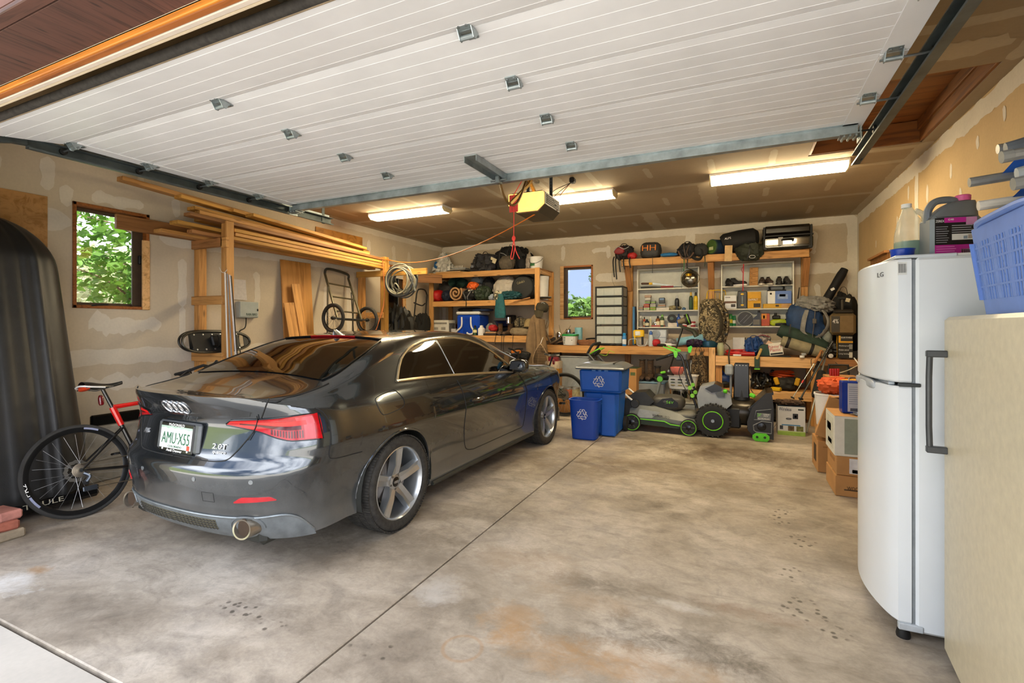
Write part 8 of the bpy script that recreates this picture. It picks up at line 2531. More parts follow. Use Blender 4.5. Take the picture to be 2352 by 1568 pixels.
for x,r in ((-.355,.118),(.365,.106)):
 for y in (-.265,.265):
  tw = obj('tyre',MB().lathe([(r * .72,-.028),(r * .97,-.028),(r,-.02),(r,.02),(r * .97,.028),(r * .72,.028)],36,(x,y,r),'y'),mat('#232322',.7,bmp=.3,bsc=60),MW)
  sd = -.030 if y < 0 else .030
  obj('lime_ring',MB().tube([V((x + r * .86 * math.cos(a),y + sd,r + r * .86 * math.sin(a))) for a in [2 * PI * k / 36 for k in range(36)]],.0045,5,False,True),LIME,tw)
  obj('hub',MB().lathe([(r * .72,-.026),(r * .5,-.02),(r * .3,-.03),(0,-.032)] if y < 0 else [(0,.032),(r * .3,.03),(r * .5,.02),(r * .72,.026)],24,(x,y,r),'y'),BLKG,tw)
  for k in range(6):
   a = 2 * PI * k / 6
   obj('hub_spoke',MB().box((x + r * .5 * math.cos(a),y + sd * .95,r + r * .5 * math.sin(a)),(r * .42,.01,r * .16),.003,Ry(-math.degrees(a))),MD,tw)
for y in (-.2,.2):
 h0,h1,h2 = V((-.32,y,.36)),V((-.62,y,.60)),V((-1.0,y * .9,1.02))
 obj('handle_tube',MB().tube([h0,h1],.014,8),WHT,MW)
 obj('handle_tube',MB().tube([h1,h2],.017,8),mat('#3a3c3e',.4),MW)
 obj('pivot',MB().lathe([(.05,-.015),(.06,0),(.05,.015)],20,(-.33,y * 1.08,.36),'y'),MD,MW)
obj('grip_loop',MB().tube(curve([(-1.0,-.18,1.02),(-.93,-.17,1.14),(-.88,0,1.165),(-.93,.17,1.14),(-1.0,.18,1.02)],6),.018,8),BLKF,MW)
obj('bail',MB().tube(curve([(-.99,-.15,1.0),(-.86,-.14,1.08),(-.82,0,1.09),(-.86,.14,1.08),(-.99,.15,1.0)],5),.008,6),LIME,MW)
obj('cable',MB().tube(curve([(-.95,.1,1.02),(-.80,.06,.98),(-.74,.02,1.05),(-.66,.0,1.03)],5),.004,5),mat('#9ad01e',.5),MW)
obj('control_box',MB().box((-.92,0,1.03),(.10,.14,.06),.015,Ry(-45)),BLK,MW)
# ---- string trimmer stood on its head, leaning on the bench
tt = thing('string_trimmer','string trimmer standing head-up against the workbench','string trimmer',(PY(1530,0,7.3).x,7.3,.5))
a_,b_ = PY(1531,868,7.62),PY(1568,752,7.78)
wpart('shaft',MB().tube([a_,b_],.0135,10),BLKG,tt)
wpart('coupling',MB().tube([a_.lerp(b_,.02),a_.lerp(b_,.16)],.018,10),STEEL,tt)
c_ = PY(1573,735,7.76)
hd = wpart('motor_head',MB().tube([c_ + V((-.10,-.02,-.03)),c_ + V((-.02,-.01,-.01)),c_ + V((.02,0,.0))],[.035,.045,.07],18),mat('#6e6044',.5),tt)
wpart('spool',MB().tube([c_ + V((.01,0,0)),c_ + V((.07,.0,.02))],[.085,.08],22),BLK,tt)
wpart('lime_ring',MB().tube([c_ + V((.045,.0,.012)),c_ + V((.056,0,.016))],.087,22),mat('#6fae2a',.5),tt)
g0,g1,g2 = PY(1560,747,7.72),PY(1592,760,7.72),PY(1600,772,7.72)
wpart('guard',MB().tube(curve([g0,g0.lerp(g1,.5) + V((0,-.04,.0)),g1,g2],5),[.03 + .003 * k for k in range(16)],8,True,False,.5),mat('#33382c',.6),tt)
wpart('motor_pod',MB().soft(PY(1527,872,7.55),(.26,.2,.12),2.6,.03,2,2,14),BLK,tt)
wpart('lime_badge',MB().box(PY(1523,855,7.43),(.075,.03,.035),.01,Ry(-12)),LIME,tt)
wpart('handle_bracket',MB().tube([PY(1517,870,7.45),PY(1511,897,7.40),PY(1506,915,7.40)],[.028,.024,.018],8),mat('#777b78',.45),tt)
wpart('lime_knob',MB().lathe([(.0,-.03),(.04,-.028),(.045,0),(.04,.03),(0,.03)],16,PY(1516,870,7.43),'y'),mat('#5cb82a',.4),tt)
# ---- snow blower, facing right
SB = thing('snow_blower','grey black and lime snow blower with upright chute','snow blower',(0.02,7.0,.001),math.radians(-1))
sw = MB()
for y in (-.27,.27):
 r = .205
 x = -.30
 ty = obj('tyre',MB().lathe([(.11,-.055),(.17,-.065),(.195,-.06),(.20,-.03),(.20,.03),(.195,.06),(.17,.065),(.11,.055)],40,(x,y,.21),'y'),mat('#242422',.75,bmp=.3,bsc=50),SB)
 for k in range(20):
  a = 2 * PI * k / 20
  for s_ in (-1,1):
   aa = a + (.16 if s_ > 0 else 0)
   obj('lug',MB().box((x + .202 * math.cos(aa),y + s_ * .034,.21 + .202 * math.sin(aa)),(.024,.062,.022),.004,Ry(-math.degrees(aa))),RUB,ty)
 sd = -.066 if y < 0 else .066
 obj('lime_ring',MB().tube([V((x + .118 * math.cos(a),y + sd * .96,.21 + .118 * math.sin(a))) for a in [2 * PI * k / 36 for k in range(36)]],.006,5,False,True),LIME,ty)
 obj('rim',MB().lathe([(0,sd * .8),(.04,sd * .8),(.05,sd * .5),(.11,sd * .6),(.112,sd * .85)] if y > 0 else [(.112,sd * .85),(.11,sd * .6),(.05,sd * .5),(.04,sd * .8),(0,sd * .8)],28,(x,y,.21),'y'),BLKG,ty)
 obj('axle_nut',MB().lathe([(.022,-.01),(.022,.01)],6,(x,y + sd * .9,.21),'y'),STEEL,ty)
obj('motor_body',MB().prism([(-.48,.34),(-.16,.34),(-.08,.42),(-.10,.53),(-.22,.58),(-.30,.66),(-.46,.62),(-.50,.50)],.40,(0,-.20,0),((1,0,0),(0,0,1),(0,1,0))),mat('#92979a',.4,var=.06),SB,smooth=20)
obj('battery_cover',MB().prism([(-.40,.60),(-.28,.665),(-.20,.63),(-.20,.58),(-.32,.55)],.42,(0,-.21,0),((1,0,0),(0,0,1),(0,1,0))),BLKG,SB,smooth=20)
obj('vent_cover',MB().prism([(-.28,.55),(-.22,.58),(-.16,.55),(-.17,.50),(-.25,.50)],.41,(0,-.208,0),((1,0,0),(0,0,1),(0,1,0))),mat('#4f5355',.4),SB)
obj('frame',MB().box((-.18,0,.24),(.40,.34,.26),.02),BLK,SB)
obj('impeller_drum',MB().lathe([(.16,-.10),(.17,-.08),(.17,.16),(.16,.18)],32,(-.01,0,.30),'x'),mat('#3b352c',.28,.5),SB)
for y in (-.29,.265):
 sd = obj('auger_side',MB().prism([(.16,.06),(.38,.03),(.38,.42),(.36,.60),(.30,.585),(.14,.40),(.09,.22),(.10,.12)],.025,(0,y,0),((1,0,0),(0,0,1),(0,1,0))),mat('#232323',.4),SB)
 if y < 0:
  ol = [(.19,.11),(.355,.105),(.36,.24),(.25,.245),(.16,.19),(.165,.13)]
  obj('panel_edge',MB().tube([V((a,y - .003,b)) for a,b in ol],.005,5,False,True),mat('#85898c',.4),sd)
  ol = [(.165,.26),(.345,.27),(.355,.40),(.19,.37)]
  obj('panel_edge',MB().tube([V((a,y - .003,b)) for a,b in ol],.004,5,False,True),mat('#85898c',.4),sd)
  obj('plate',MB().box((.275,y - .002,.30),(.145,.004,.085),.002),mat('#6d7275',.4),sd)
  text(sd,'24"',(.225,y - .006,.322),(1,0,0),(0,0,1),.045,.04,LIME)
  text(sd,'CLEARING',(.300,y - .006,.331),(1,0,0),(0,0,1),.065,.015,WHT)
  text(sd,'WIDTH',(.295,y - .006,.311),(1,0,0),(0,0,1),.05,.014,WHT)
  text(sd,'SELF-PROPELLED',(.272,y - .006,.278),(1,0,0),(0,0,1),.125,.016,WHT)
  obj('bearing',MB().lathe([(.05,0),(.045,-.008),(.02,-.012),(0,-.013)],24,(.25,y - .002,.18),'y'),BLKG,sd)
  obj('skid_shoe',MB().prism([(.15,.035),(.18,.004),(.31,.004),(.335,.035),(.335,.07),(.30,.10),(.19,.10),(.15,.07)],.02,(0,y - .02,0),((1,0,0),(0,0,1),(0,1,0))),mat('#5cc81e',.4),sd)
  for x in (.20,.285):
   obj('wing_nut',MB().lathe([(.014,0),(.012,-.012),(.006,-.018)],10,(x,y - .021,.055),'y'),BLK,sd)
obj('auger_hood',MB().prism([(.10,.38),(.30,.59),(.38,.60),(.38,.57),(.31,.56),(.12,.36)],.53,(0,-.265,0),((1,0,0),(0,0,1),(0,1,0))),BLKG,SB)
obj('hood_back',MB().prism([(.09,.14),(.13,.40),(.15,.40),(.12,.14)],.53,(0,-.265,0),((1,0,0),(0,0,1),(0,1,0))),BLKG,SB)
obj('auger',MB().tube([(.25,-.26,.18),(.25,.26,.18)],.03,10),BLK,SB)
for k in range(7):
 obj('auger_blade',MB().lathe([(.03,-.006),(.13,-.004),(.13,.004),(.03,.006)],20,(.25,-.22 + .073 * k,.18),'y'),BLK,SB)
obj('hood_knob',MB().box((.15,-.22,.545),(.07,.05,.05),.014,Ry(25)),mat('#5cc81e',.4),SB)
obj('chute',MB().grid(lambda a,b: V((.03 + (.085 + .02 * (1 - b)) * math.cos(PI * .15 + PI * 1.7 * a),(.085 + .01 * (1 - b)) * math.sin(PI * .15 + PI * 1.7 * a),.46 + .46 * b)),20,8),BLK,SB,smooth=60)
obj('chute_rear',MB().box((.03,.05,.70),(.17,.02,.46),.006),BLK,SB)
obj('chute_front',MB().box((.025,-.085,.71),(.17,.014,.43),.005),BLKG,SB)
for k in range(4):
 obj('rivet',MB().lathe([(.006,0),(.004,-.004)],8,(-.03 + .036 * k,-.093,.905),'y'),WHT,SB)
obj('chute_post',MB().tube([(-.10,-.04,.50),(-.10,-.04,.86)],.016,8),mat('#6d7072',.4),SB)
obj('chute_gear',MB().box((-.12,-.04,.84),(.10,.09,.14),.02),mat('#8f9496',.4),SB)
obj('chute_cable',MB().tube(curve([(.13,-.05,.90),(.145,-.05,.75),(.13,-.06,.62),(.16,-.06,.56)],5),.005,5),BLK,SB)
obj('lime_knob',MB().soft((-.16,-.21,.555),(.05,.05,.05),2.4,.05,2,2,8),mat('#5cc81e',.4),SB)
for y in (-.19,.19):
 obj('handle_tube',MB().tube(curve([(-.50,y,.34),(-.62,y,.72),(-.68,y,.98),(-.76,y,1.04),(-.94,y,.985),(-1.0,y,.96)],5),.0165,8),BLKG,SB)
 for z,x in ((.60,-.583),(.50,-.552)):
  obj('clamp_knob',MB().lathe([(.0,-.03),(.026,-.03),(.028,-.012),(.012,0)],12,(x,y - .012,z),'y'),mat('#7fc832',.4),SB)
 obj('grip',MB().tube([(-.86,y,1.012),(-1.02,y,.955)],.021,8),BLKF,SB)
 obj('lever',MB().prism([(-.78,1.0),(-.755,.985),(-.735,1.03),(-.745,1.08),(-.78,1.09),(-.92,1.14),(-.925,1.128),(-.79,1.065)],.012,(0,y - .03,0),((1,0,0),(0,0,1),(0,1,0))),mat('#66cc1e',.35),SB)
obj('control_panel',MB().box((-.70,0,1.0),(.16,.36,.11),.02),mat('#4e5256',.4),SB)
obj('chute_lever',MB().prism([(-.62,1.05),(-.59,1.05),(-.57,1.13),(-.59,1.145),(-.63,1.12)],.014,(0,-.04,0),((1,0,0),(0,0,1),(0,1,0))),mat('#3fd01e',.35),SB)
obj('control_cable',MB().tube(curve([(-.66,-.2,.95),(-.72,-.22,.8),(-.66,-.22,.62),(-.56,-.2,.45)],5),.005,5),BLK,SB)
# ---- stores beneath the left bench
CLR = clear('#c9d0d2',.5,.25)
def tote(name,label,px,Y,dep,z0,top,m,lidm,inside,seed=1,rz=0):
 x0,x1 = xs(px[0],px[1],Y)
 h = zp(sum(px) / 2,top,Y) - z0
 w = x1 - x0
 t = thing(name,label,'tote',((x0 + x1) / 2,Y + dep / 2,z0 + .001),math.radians(rz))
 obj('tub',MB().box((0,0,(h - .02) / 2),(w * .94,dep * .94,h - .02),.02,None,1.05),m,t)
 obj('lid',MB().box((0,0,h - .014),(w,dep,.028),.01),lidm,t)
 for k,c in enumerate(inside):
  n_ = len(inside)
  obj('contents',MB().soft((w * .8 * (-.5 + (k + .5) / n_),0,.012),(w * .78 / n_,dep * .7,(h - .04) * (.5 + .3 * ((k + seed) % 2))),2.8,.12,2,k + seed,8),mat(c,.7),t)
 return t,w,h
tote('storage_tote','large clear tote with grey lid under bench, behind wheel',(1286,1352),7.95,.5,0,818,CLR,mat('#8b8f90',.35),['#9a8f88','#6f7fa0','#b0a48c'],2)
t = turned('plastic_tub','tall amber plastic tub beside the large clear tote','tub',1272,0,7.85,[('tub',[(.85,0),(.9,.02),(1,.70)],mat('#b57a18',.35,var=.15)),('collar',[(1.02,.70),(1.02,.80),(.98,.82)],mat('#b9a890',.4)),('lid',[(.7,.82),(.7,.86),(.4,.90),(0,.90)],mat('#7a2030',.4))],z0=0,r=.13,power=4)
carton('paint_can_box','low brown carton of oddments under the bench','carton',(1266,1330),7.52,.4,0,.22,CARDD)
for k,(px,Y,c,lb,z) in enumerate(((1282,7.05,'#8f8a82','dented silver paint can near the car wheel',0),(1305,7.55,'#b0582c','orange labelled paint can on the brown carton',.222),(1320,7.60,'#a8a17c','pale yellow paint can on the brown carton',.222),(1290,7.62,'#4c5a4a','green labelled paint can on the brown carton',.222))):
 Y_ = Y + .12 if k else 6.95
 t = turned('paint_can',lb,'paint can',px if k else 1272,0,Y_,[('can',[(.97,0),(1,.006),(1,.185),(.97,.19)],mat('#8d8a84',.35,.6)),('label',[(1.012,.03),(1.012,.16)],mat(c,.6,var=.25,sc=30)),('lid',[(.9,.188),(.88,.182),(0,.182)],mat('#77746e',.35,.7))],'paint cans under bench',z0=z,r=.083)
 obj('bail',MB().tube([(.084 * math.cos(a),-.02 + .0 * a,.15 - .075 * math.sin(a)) for a in [PI * j / 12 for j in range(13)]],.002,5),STEEL,t)
bike('bicycle','dark mountain bicycle parked behind the car beside bins',(-2.46,7.30,.002),math.radians(93),math.radians(3),mat('#2a2b2e',.35),mat('#1b1c1f',.35),None,False)
bk = bike('bicycle','dark bicycle with orange accents in front of car bonnet',(-3.25,7.60,.002),math.radians(91),math.radians(-2),mat('#b5651c',.4),mat('#1e1e1e',.4),None,False)
t = bag('saddle_bag','dark bar bag with an orange flap beyond car bonnet','bag',(1166,1212),7.55,.20,.84,806,mat('#1a1a1b',.7,var=.3),6,2.4,.1,1,BLK)
obj('orange_flap',MB().soft((-.03,-.10,.10),(.18,.05,.08),2.6,.08,2,3,8),mat('#c8701c',.6),t)
carton('shipping_carton','plain brown carton with green top, right of tall bin','carton',(1427,1464),7.6,.34,.35,846,CARD,[('f',.62,.92,.74,.86,mat('#54653c',.7)),('t',0,1,0,1,mat('#33472e',.7))],rz=-4)
o = obj('carton_stand',MB().box((0,0,.17),(.34,.36,.34),.01),CARDD,None,(PY(1445,0,7.6).x,7.79,.001))
tag(o,'brown carton under the green-topped carton','carton')
t,w,h = tote('storage_tote','clear tote with pale blue lid carrying brown boots',(1461,1528),7.72,.45,.26,877,CLR,mat('#6f8ea2',.4),['#8a8a84','#a09a8c'],4)
t,D = carton('tool_case','red and black tool case under the boot tote','tool case',(1460,1537),7.72,.42,.0,.255,mat('#1a1a1b',.5),[('f',0,1,.55,1,mat('#a81820',.4))],[('f','HUSKY',.45,.78,.12,.035,WHT)],r=.02)
zl_ = zp(1494,877,7.72) + .004
for k,(px,rz_,lb) in enumerate(((1471,4,'tall brown leather boot, leftmost on the tote'),(1489,-3,'tall brown leather boot, second on the tote'),(1508,8,'low dark boot, right of the tall brown pair'))):
 shoe('boot',lb,(PY(px,0,7.78).x,7.90,zl_),rz_,mat('#4a3626' if k < 2 else '#2e2823',.75,var=.3,sc=20),BLK,.29,.30 if k < 2 else .20,'boots on the tote',mat('#6a5030',.8),'boot')
t,w,h = tote('storage_tote','clear tote with red ball inside, under the steel pot',(1532,1600),7.38,.42,0,924,CLR,mat('#8f8d84',.4),['#4a5a7a','#54585c','#c04a44'],1)
z1 = zp(1565,924,7.38) + .004
x_ = PY(1562,0,7.45).x
turned('stock_pot','shiny steel stock pot between tote and white tub','pot',1562,0,7.60,[('pot',[(.98,0),(1,.01),(1,.155),(1.03,.16),(1.03,.168),(.97,.168)],CHROME)],z0=z1,r=.165)
t = thing('white_tub','white slotted tub on the steel pot with pink bowl','tub',(x_ + .02,7.60,z1 + .172))
obj('tub',bin_body(.36,.28,.42,.32,.19,.008,.005,6),mat('#cfccc4',.5,var=.06),t)
for r_ in range(3):
 for k in range(3):
  obj('slot',MB().soft((-.12 + .10 * k,-.150 - .004 * r_,.05 + .042 * r_),(.065,.012,.018),2.4,0,1,1,6),mat(('#8a7a48','#4f5a44','#2c2c2c')[r_],.7),t)
t = turned('pink_bowl','pink plastic bowl on top of the white slotted tub','bowl',1556,0,7.60,[('bowl',[(.55,0),(.62,.004),(.92,.06),(1,.105),(.96,.105),(.86,.06),(.5,.012),(0,.012)],mat('#d9786c',.4))],z0=z1 + .375,r=.105)
t = turned('glass_jar','small clear jar with red contents on white tub','jar',1577,0,7.58,[('jar',[(.9,0),(1,.01),(1,.05),(.7,.075),(.7,.09)],clear('#d8d4d0',.45,.1)),('contents',[(.8,.004),(.8,.03),(0,.03)],mat('#6a1820',.5))],z0=z1 + .372,r=.05)
o = obj('white_carton',MB().box((0,0,.44),(.20,.30,.88),.006),mat('#c9c8c2',.6,var=.05),None,(PY(1600,0,8.0).x,8.25,.001))
tag(o,'tall pale carton behind the white slotted tub','carton')
t = bag('camo_waders','camouflage wader bag propped under the bench end','bag',(1586,1622),7.85,.25,.0,812,camo(['#3c2f20','#6b573c','#1c150e','#8f7b58'],14),5,2.6,.12,1,BLKF,.07)
# ---- lower shelf of the right bench
t = thing('blue_sprayer','blue handled garden sprayer lying on the lower shelf','sprayer',(PY(1659,0,8.1).x,8.2,ZL + .001))
obj('tank',MB().soft((0,0,.0),(.24,.26,.22),2.6,.05,2,3,12),mat('#15346e',.5),t)
obj('black_base',MB().soft((-.02,-.06,.0),(.26,.2,.12),2.6,.05,2,4,12),BLK,t)
obj('handle',MB().tube([(.05,-.05,.18),(-.08,-.08,.34)],[.016,.020],8),mat('#1d4fae',.4),t)
obj('lever',MB().soft((.06,-.02,.2),(.12,.1,.07),2.4,.1,2,5,8),mat('#a8842c',.5),t)
t = turned('white_jug','square cream jug on the lower shelf behind chute','jug',1714,0,8.2,[('jug',[(.95,0),(1,.01),(1,.22),(.7,.29),(.4,.32)],mat('#c9b99c',.5)),('cap',[(.42,.32),(.42,.35),(.3,.355)],WHT)],z0=ZL,r=.085,power=4)
t = bag('black_tarp','folded shiny black tarp on the lower shelf','tarp',(1724,1774),8.03,.34,ZL,858,mat('#121211',.3,var=.3),13,2.4,.14,2,BLK,.12,handle=False)
t = coil('orange_cord','coiled orange extension cord on top of tool bag','extension cord',(PY(1798,0,8.1).x,8.22,ZL + .19),.145,13,.009,mat('#d2501c',.5),8,1.1,el=.8,bind=BLK)
t.name = 'extension_cord'
t = bag('tool_bag','black and yellow tool bag on the lower shelf','tool bag',(1782,1833),8.02,.34,ZL,866,mat('#1d1b16',.7,var=.2),4,3.2,.06,0,BLK,.03)
for x in (-.13,.13):
 obj('yellow_panel',MB().box((x,-.165,.14),(.06,.02,.11),.01,Ry(-18 if x < 0 else 14)),mat('#c9980f',.6),t)
o = obj('yellow_meter',MB().box((0,0,.025),(.13,.10,.05),.008),YEL,None,(PY(1783,0,7.99).x,8.02,ZL + .001),-.3)
tag(o,'small yellow meter at the front of lower shelf','meter')
o = obj('dark_bag',MB().soft((0,0,0),(.75,.45,.36),2.6,.12,2,8,14),mat('#141312',.8,var=.3),None,(PY(1745,0,8.1).x,8.32,.001))
tag(o,'dark sack on the floor beneath lower shelf','sack')
# ---- boxed fence kit, poles
p = PZ(1818,1000,0)
t,D = carton('wireless_kit_box','white and green boxed wireless fence kit on floor','box',(1786,1850),7.23,.26,0,.372,mat('#d4d6d8',.5,var=.04),[('f',0,1,0,.12,mat('#9cbf52',.5)),('f',0,1,.12,.15,mat('#b9d07c',.5)),('f',.15,.82,.34,.375,mat('#3a86b8',.5)),('f',.38,.60,.16,.33,mat('#6f5a3a',.6,var=.5,sc=30)),('f',.68,.93,.16,.33,mat('#7a7a40',.6,var=.5,sc=30)),('f',.08,.20,.20,.33,mat('#3c3f44',.5)),('f',.55,.74,.58,.76,mat('#2c2e33',.5)),('f',.61,.69,.62,.70,WHT),('f',.74,.94,.88,.93,mat('#2f3a34',.5)),('t',0,1,0,1,mat('#2b3a4c',.5))],[('f','Wireless',.27,.905,.14,.042,mat('#25305c',.5))])
obj('collar_picture',MB().tube([V((-.03 + .03 * math.cos(a),-.1325,.215 + .008 * math.sin(a))) for a in [2 * PI * k / 16 for k in range(16)]],.003,5,False,True),INK,t)
o = obj('folded_cloth',MB().soft((0,0,0),(.32,.2,.07),2.2,.18,4,5,14,None,0,.1),mat('#5c4636',.8,var=.5,sc=12),None,(PY(1812,0,7.28).x,7.37,.376))
tag(o,'rumpled brown cloth lying on the fence kit box','cloth')
CORK,ALU = mat('#a9713e',.8,var=.2),mat('#9ba0a2',.3,.85)
PL = [('trekking_pole','trekking pole with brown cork grip, nearest the shelf',(1813,925),(1884,812),7.52,7.80,.0055,CORK),('trekking_pole','trekking pole crossing behind the cork-gripped one',(1836,925),(1878,836),7.50,7.84,.0055,BLK),('ski_pole','dark grey ski pole with a long black grip',(1830,930),(1908,792),7.45,7.78,.010,BLK)]
for nm,lb,a,b,ya,yb,r,gm in PL:
 a_,b_ = PY(a[0],a[1],ya),PY(b[0],b[1],yb)
 t = thing(nm,lb,'pole',a_,group='poles by the right bench')
 foot = a_ + (a_ - b_) * ((a_.z - .01) / (b_.z - a_.z))
 wpart('shaft',MB().tube([foot,b_],r,8),ALU if gm is CORK else DSTEEL,t)
 wpart('grip',MB().tube([a_.lerp(b_,.80),a_.lerp(b_,.99),b_ + (b_ - a_) * .06],[.017,.019,.024],10),gm,t)
 wpart('basket',MB().tube([a_.lerp(b_,.10),a_.lerp(b_,.11)],[.026,.026],12),BLK,t)
 wpart('clamp',MB().tube([a_.lerp(b_,.40),a_.lerp(b_,.46)],[.012,.012],8),RED if gm is CORK else BLK,t)
 q = a_.lerp(b_,.90)
 wpart('wrist_strap',MB().tube(curve([q,q + V((-.07,-.02,-.01)),q + V((-.06,-.02,-.12)),q + V((-.01,-.01,-.08))],5),.008,4,True,False,.3),BLK,t)
 if r > .009:
  for k in range(8):
   q = a_.lerp(b_,.86 + .025 * k)
   wpart('grip_stud',MB().box(q + V((.0,-.022,.01)),(.009,.006,.009),.002),LGREY,t)
a_,b_ = PY(1853,993,7.25),PY(1902,797,7.85)
t = thing('long_pole','long aluminium pole with a black foam sleeve','pole',a_,group='poles by the right bench')
wpart('shaft',MB().tube([a_,b_],.012,10),ALU,t)
wpart('foam_sleeve',MB().tube([a_.lerp(b_,.40) ,a_.lerp(b_,.43),a_.lerp(b_,.68),a_.lerp(b_,.70)],[.045,.055,.055,.045],16),mat('#1b1a19',.9,bmp=.2,bsc=60),t)
# ---- cartons and tins stacked by the right wall, behind the fridge
PRN = mat('#4a3520',.8)
lab = mat('#d9dade',.6)
STK = (.745,4.82)
def stack(name,label,x0,y0,w,d,z0,h,m,prints=(),words=(),cat='carton',rz=0):
 t = thing(name,label,cat,(x0 + w / 2,y0 + d / 2,z0 + .001),math.radians(rz),'cartons by the right wall')
 D = (w,d,h)
 obj('body',MB().box((0,0,h / 2),D,.004),m,t)
 obj('tape',MB().bb(-w / 2 + .01,w / 2 - .01,-.03,.03,h,h + .001),mat('#a88452',.3),t)
 for p_ in prints:
  decal(t,p_[0],D,*p_[1:])
 for w_ in words:
  dtext(t,w_[0],D,*w_[1:])
 return t
stack('wine_carton','brown carton at the bottom of the wine box stack',STK[0] - .01,STK[1],.52,.46,0,.168,CARD,[('f',.12,.32,.30,.36,PRN)],[('f','WOODSTOCK',.35,.42,.20,.03,PRN)])
stack('wine_carton','brown carton with white shipping label, middle of stack',STK[0],STK[1] + .01,.50,.44,.17,.158,CARD,[('f',.18,.75,.12,.90,lab),('f',.56,.72,.30,.75,INK),('f',.22,.50,.16,.34,mat('#9a9cae',.6)),('l',.3,.8,.55,.75,CARDD)])
WB = mat('#d8d6cb',.6,var=.05)
t = stack('wine_box','white and green wine box on top of the stack',STK[0] - .015,STK[1] + .0,.50,.44,.33,.33,WB,[('f',.14,.97,.06,.94,mat('#8f9788',.7,var=.06)),('f',.38,.93,.52,.66,mat('#2a332e',.5)),('f',.48,.90,.18,.26,mat('#2a332e',.5)),('l',.15,.85,.12,.92,mat('#c9c9bc',.7)),('l',.2,.62,.52,.72,mat('#2a332e',.5)),('l',.3,.7,.2,.32,mat('#2a332e',.5)),('t',0,1,0,1,CARD)],[('f','ROBERT',.65,.59,.20,.028,mat('#8f9a90',.5)),('f','NAPA VALLEY',.66,.42,.20,.026,mat('#3c443e',.5))])
# blue solvent tin
bx_ = thing('solvent_tin','blue rectangular solvent tin on top of wine box','tin',(STK[0] + .18,STK[1] + .22,.664),math.radians(2))
D = (.235,.13,.27)
obj('tin',MB().box((0,0,.135),D,.008),mat('#1238a0',.3,.3,var=.05),bx_)
decal(bx_,'f',D,.16,.95,.06,.95,mat('#b9bdca',.5,var=.05))
for k in range(9):
 decal(bx_,'f',(D[0],D[1] + .002,D[2]),.2,.55 + .03 * (k % 4),.30 + .065 * k,.325 + .065 * k,mat('#8d92a4',.5))
decal(bx_,'f',(D[0],D[1] + .002,D[2]),.24,.46,.08,.17,mat('#4a4f60',.5))
obj('cap',MB().lathe([(.022,.27),(.022,.295),(.018,.298)],16,(.05,0,0)),YEL,bx_)
obj('bail',MB().tube(curve([(-.06,0,.27),(-.05,0,.30),(.0,0,.30),(.01,0,.27)],4),.004,6),STEEL,bx_)
o = obj('blister_strips',MB().soft((0,0,0),(.26,.10,.035),2.4,.2,5,7,12),mat('#8a8f9a',.25,.5,var=.5,sc=40),None,(STK[0] + .26,STK[1] + .075,.663))
tag(o,'shiny clear plastic strips before the blue tin','plastic')
# paint carton leaning on a second brown carton
stack('plain_carton','brown carton with a round dark logo at floor',.70,5.52,.44,.40,0,.30,CARD,[('l',.35,.75,.25,.80,PRN),('f',.1,.9,.80,.84,CARDD)])
t = thing('paint_carton','open brown paint carton tipped on the plain carton','carton',(.84,5.66,.315),0,'cartons by the right wall')
t.rotation_euler = (0,math.radians(17),math.radians(-8))
D = (.30,.30,.40)
obj('body',MB().box((0,0,.20),D,.004),CARD,t)
obj('flap',MB().box((-.05,-.02,.425),(.20,.28,.005),0,Ry(-24)),CARD,t)
obj('flap',MB().box((.17,0,.40),(.12,.28,.005),0,Ry(35)),CARD,t)
obj('shipping_label',MB().box((-.05,-.03,.430),(.12,.10,.003),0,Ry(-24)),lab,t)
obj('triangle_mark',MB().prism([(-.05,0),(.05,0),(0,.08)],.001,(-.07,-.1515,.17),((1,0,0),(0,0,1),(0,-1,0))),PRN,t)
text(t,'Benjamin',(.035,-.153,.20),(0,0,1),(-1,0,0),.22,.05,PRN)
text(t,'Moore',(.085,-.153,.17),(0,0,1),(-1,0,0),.15,.045,PRN)
o = obj('plastic_sheet',MB().grid(lambda a,b: V((.02 + .16 * a + .015 * math.sin(b * 9),-.012 * math.sin(a * 12 + 3 * b) - .03 * b,.33 - .33 * b)),12,12),mat('#c9c8c8',.4,var=.1),None,(.76,5.40,.001))
tag(o,'white plastic sheet draped down against the cartons','plastic sheet')
t = turned('white_pail','white pail behind the blue tin holding orange cloth','pail',1911,0,5.75,[('pail',[(.85,0),(.88,.01),(1,.30),(1.05,.305),(1.05,.32),(.97,.32),(.85,.02)],WHT)],z0=.42,r=.15)
o = obj('pail_stand',MB().box((0,0,.21),(.34,.34,.415),.006),CARDD,None,(PY(1911,0,5.75).x + .12,5.80,.001))
tag(o,'brown carton carrying the white pail','carton')
o = obj('orange_cloth',MB().soft((0,0,0),(.30,.26,.17),2.3,.14,3,4,14,None,0,.07),mat('#c24c14',.75,var=.12),None,(PY(1915,0,5.75).x + .02,5.74,.735))
tag(o,'folded orange cloth in the white pail','cloth')
o = obj('yellow_foam',MB().soft((0,0,0),(.22,.2,.10),3,.06,2,3,10),mat('#d09a20',.7),None,(PY(1960,0,5.6).x,5.62,.80))
tag(o,'yellow foam block beside the orange cloth','foam')
o,D = carton('tool_carton','brown carton behind orange cloth holding red tools','carton',(1900,1975),6.1,.3,.45,866,CARDD)
o2 = obj('shipping_carton',MB().box((0,0,.222),(.44,.30,.444),.006),CARD,None,(PY(1938,0,6.1).x,6.27,.001))
tag(o2,'brown carton supporting the tool carton','carton')
